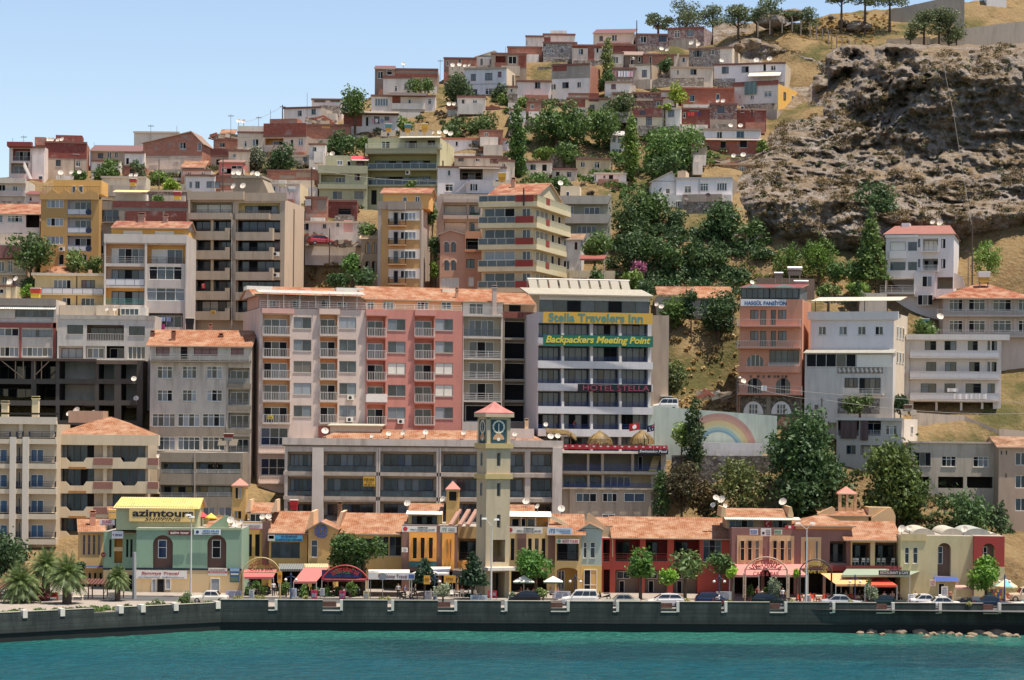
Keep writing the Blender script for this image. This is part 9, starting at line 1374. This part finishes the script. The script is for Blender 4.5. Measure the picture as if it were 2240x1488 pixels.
for a in [('man in a white shirt standing under the Kings Place awning',598,1308,'stand','d0d4d8','202430',271,.4),('person in grey blue standing at the left of the Kings Place terrace',546,1308,'stand','6a7a90','2c2c34',273,.2),('person in white sitting in the pub terrace',757,1310,'sit','c8d0d8','2c3038',271.5,2.6),('person in light blue sitting right in the pub terrace',779,1310,'sit','6a90c0','2c3038',272,.6),('woman in a black and white top before the stone travel shop',871,1310,'stand','b0b0b0','1c1c20',269.5,.2),('person in blue beside a parked motorbike',886,1312,'stand','4a6aa0','1c1c24',267.5,1.4),('person in dark clothes walking right of the stone travel shop',908,1312,'walk','2a2a2c','3a2c28',269,1.2),('person in white sitting under the market umbrellas',1154,1310,'sit','d0d8dc','3a3c44',271.4,.4),('person sitting under the right market umbrella',1204,1310,'sit','a8b0b8','3a3c44',271.6,1.0),('person in white standing behind the green hatchback',1712,1312,'stand','c8d0d8','3a4454',269.5,.2),('person in blue walking by the flower planter',1706,1314,'walk','7a90b0','2c3440',270.5,1.3),('bare shouldered person standing outside the vaulted building',2079,1308,'stand','b07860','3a4a6a',270,.5),('diner in white under the orange red awning, left',1934,1310,'sit','d4d0d0','2c2c34',272,.3),('diner in pale pink under the orange red awning, right',1952,1310,'sit','d8b0a8','2c2c34',272.5,-.5),('diner in white beneath the green awning',2002,1310,'sit','d4d8d8','2c2c34',272.6,.2),('red haired waiter standing left of the slender sign post',1657,1312,'stand','a04038','2c2c30',271.5,0.)]: person(*a)
person('resident in dark clothes standing on the wall beside the cliff',1645,258,'stand','4a3a34','3a3030',391,.3,z=P(1645,258,391).z); person('resident in white at the dark porch door on the hill',1385,142,'stand','c8c8cc','3a3a44',419,.2,z=P(1385,143,419).z); person('dark haired person leaning in a loggia of the grey balcony house',471,1036,'stand','3a3434','2c2c30',302.7,.2,z=P(471,1038,302.7).z); person('sunbather in red on the hotel lowest balcony',1256,940,'sit','b03038','8a5a48',309.8,.5,z=P(1256,940,309.8).z)
for i in range(22):
    x=(548,566,584,616,690,712,728,748,790,884,900,1010,1030,1140,1170,1220,1640,1668,1690,1850,1880,1965)[i]; person('seated diner in the shade of the restaurant awnings',x,1310,'sit',random.choice(['c8c8cc','6a7a9a','a04848','3a3a40','d0c0a0']),'2c2e34',272.5+i%3*.6,random.uniform(-3,3))['group']='diners in the shade of the restaurant awnings'
for i in range(18): chair('dark green chair under the pub awnings',540+i*15,1306,272.2+(i*5%7)*.5,'f:2c4030','dark chairs of the pubs',(i*1.9)%6.28)
for i,x in enumerate((545,580,618,690,716,740,772,1640,1680,1700)): T('potted_plant','leafy planter between the tables of the quay restaurants',x-9,1280,x+9,1304,1308,'4c6430',Y=270.8+i%3*.5,ls=.13,dens=1.5,cat='plant',grp='leafy planters of the quay restaurants')
def scooter(label,x,yb,Y,col,flip=False):
    p=P(x,yb,Y); o=thing('motor_scooter',label,'scooter',(p.x,Y,GZ),math.pi if flip else 0)
    for wx in (-.6,.6): q=MB(); q.lathe([(.14,-.05),(.24,-.05),(.26,0),(.24,.05),(.14,.05)],'f:18181c',14); w_=q.build('wheel',o,loc=(wx,0,.26)); w_.rotation_euler=(math.pi/2,0,0)
    q=MB(); q.hexa([(-.2,-.14,.26),(.75,-.12,.4),(.75,.12,.4),(-.2,.14,.26),(-.15,-.14,.36),(.8,-.12,.7),(.8,.12,.7),(-.15,.14,.36)],'f:'+col); q.hexa([(-.45,-.15,.3),(-.2,-.18,.3),(-.2,.18,.3),(-.45,.15,.3),(-.5,-.12,.95),(-.38,-.18,.95),(-.38,.18,.95),(-.5,.12,.95)],'f:'+col); q.build('body',o); q=MB(); q.box(.0,.7,-.13,.13,.72,.8,'f:1c1c20'); q.build('seat',o); q=MB(); q.tube([(-.6,0,.26),(-.44,0,1.05)],.03,'f:8a8a8a',5); q.tube([(-.42,-.32,1.06),(-.46,0,1.02),(-.42,.32,1.06)],.025,'f:2a2a2a',5); q.build('handlebar',o); return o
scooter('motor scooter ridden past the dark blue compact car',1568,1326,263.6,'8a3a34'); r=person('rider in a white shirt on the motor scooter',1572,1326,'sit','c8ccd0','4a4a50',263.6,-math.pi/2,z=GZ+.33); r.location.x=P(1573,1320,263.6).x
scooter('white motor scooter parked left of the lamp post',1752,1324,265.5,'d0d0d0',True); scooter('black motor scooter parked before the red arcade',1320,1312,272,'1c1c20'); scooter('dark motorbike parked before the stone travel shop',890,1314,266.8,'2c1c20',True)
# stall goods, wires
o=thing('souvenir_stall','grey stacked crates and stall counter by the vaulted building','stall',(P(2112,1312,270).x,270,GZ+.12)); q=MB()
for i in range(5): q.box(-.9+i*.38,-.56+i*.38,-.3,.3,0,.5+.15*(i%2),'f:5a5c60')
q.build('crates',o); q=MB(); q.box(-1.1,1.1,-.35,.35,.7,.76,'f:8a8c8a'); q.build('counter',o); o2=thing('ice_cream_freezer','white ice cream freezer chest under the right tree','freezer',(P(2142,1312,269.5).x,269.5,GZ+.12)); q=MB(); q.box(-.8,.8,-.35,.35,.05,.85,'f:b8c0c4'); q.build('cabinet',o2); q=MB(); q.box(-.82,.82,-.37,.37,.853,.92,'f:d8dcdc'); q.build('lid',o2); q=MB(); q.box(-.7,.7,-.366,-.352,.3,.6,'f:c86a28'); q.build('front_panel',o2)
o=thing('book_rack','colourful postcard rack beside the umbrella stall','rack',(P(2176,1314,269).x,269,GZ+.12)); q=MB()
for r in range(4):
    for c_ in range(6): q.box(-.75+c_*.25,-.53+c_*.25,-.05-.05*r,0-.05*r,1.5-r*.36,1.8-r*.36,random.choice(['f:b04030','f:3a60a0','f:d0b040','f:508060','f:d0d0d0']))
q.build('postcards',o); q=MB(); q.box(-.8,.8,.01,.06,0,1.85,'f:5a4a40'); q.build('frame',o)
def wire(label,pts,r=.025,sag=.6):
    o=thing('power_line',label,'cable',P(*pts[0])); L=o.location; q=MB()
    for a,b in zip(pts,pts[1:]): A,B_=P(*a)-L,P(*b)-L; q.tube([A.lerp(B_,t/10)-Vector((0,0,sag*4*(t/10)*(1-t/10))) for t in range(11)],r,'f:8a8a88',4,False)
    q.build('wire',o)
wire('overhead cable crossing low in front of the white house and pension, upper one',[(1612,832,311),(1798,874,303),(2240,905,300)]); wire('overhead cable crossing in front of the white house, lower one',[(1612,840,311),(2240,880,302)]); wire('pale cable running straight down the dark cliff face',[(2062,130,372),(2086,250,364),(2127,500,341)],.022,.2); wire('cables from the skyline pole to the brick houses',[(618,232,397),(520,268,386)]); wire('cable across the front of the green block',[(682,370,352),(990,396,352)])
# rooftop and yard clutter
k=0
for x,y,Y,l in ((690,520,344,'heap of broken timber on the demolished pink house roof'),(760,530,343,'heap of pale rubble beside the small tree'),(1590,352,379,'planks and junk piled on the flat roof beside the cliff'),(488,300,391,'pile of roof scrap on the bare brick terrace house'),(700,262,393,'stack of scrap timber behind the long red brick house'),(1636,520,349,'pale stones at the foot of the dark glossy tree'),(1560,862,312,'heap of pale rocks on the slope left of the pension')):
    p=P(x,y,Y); o=thing('rubble_heap',l,'rubble',p); q=MB()
    for i in range(26): c=Vector((random.uniform(-2,2),random.uniform(-.8,.8),random.uniform(-.6,.35))); s=Vector((random.uniform(.15,.9),random.uniform(.1,.3),random.uniform(.06,.3))); a=random.uniform(-.6,.6); m=random.choice(['f:b8a890','f:8a7a68','f:c8c0b4','f:a05a44','f:6a5a4c']); pts=[(c.x+sx*s.x*math.cos(a)-sz*s.z*math.sin(a),c.y+sy*s.y,c.z+sx*s.x*math.sin(a)+sz*s.z*math.cos(a)) for sz in (-1,1) for sx,sy in ((-1,-1),(1,-1),(1,1),(-1,1))]; q.hexa(pts,m)
    q.build('debris',o)
gb=[]
for k in range(2):
    bm=bmesh.new(); bmesh.ops.create_icosphere(bm,subdivisions=2,radius=1)
    for v in bm.verts: v.co*=1+.4*noise.noise(v.co*1.4+Vector((k*9,3,0))); v.co.z*=.7
    me=bpy.data.meshes.new('boulder'); bm.to_mesh(me); bm.free(); me.materials.append(rock_mat() if k==0 else MATS.setdefault('rk2',rk[0].materials[0])); gb.append(me)
for i,(x,y,s,Y) in enumerate(((1682,44,2.2,434),(1700,46,1.8,433),(1730,34,1.9,436),(1845,50,1.0,436),(1872,58,1.6,434),(1890,58,1.2,434),(1818,38,.7,438),(1640,96,1.6,424),(1618,104,1.2,423))):
    o=link('boulder',gb[0],None,P(x,y,Y),i*1.3); o.scale=(s*1.3,s,s); tag(o,'grey boulder on the hilltop, %s of nine'%ordw(sorted([1682,1700,1730,1845,1872,1890,1818,1640,1618]).index(x),9),'rock','boulders on the hilltop')
lt=[]
b_=P(2180,6,447); q=MB(); o=thing('hilltop_house','white hilltop house corner at the very top right','house',b_); q.box(-1.9,1.9,0,4,-1.1,4,'w:d8d8d8,0.3'); q.build('wall',o)
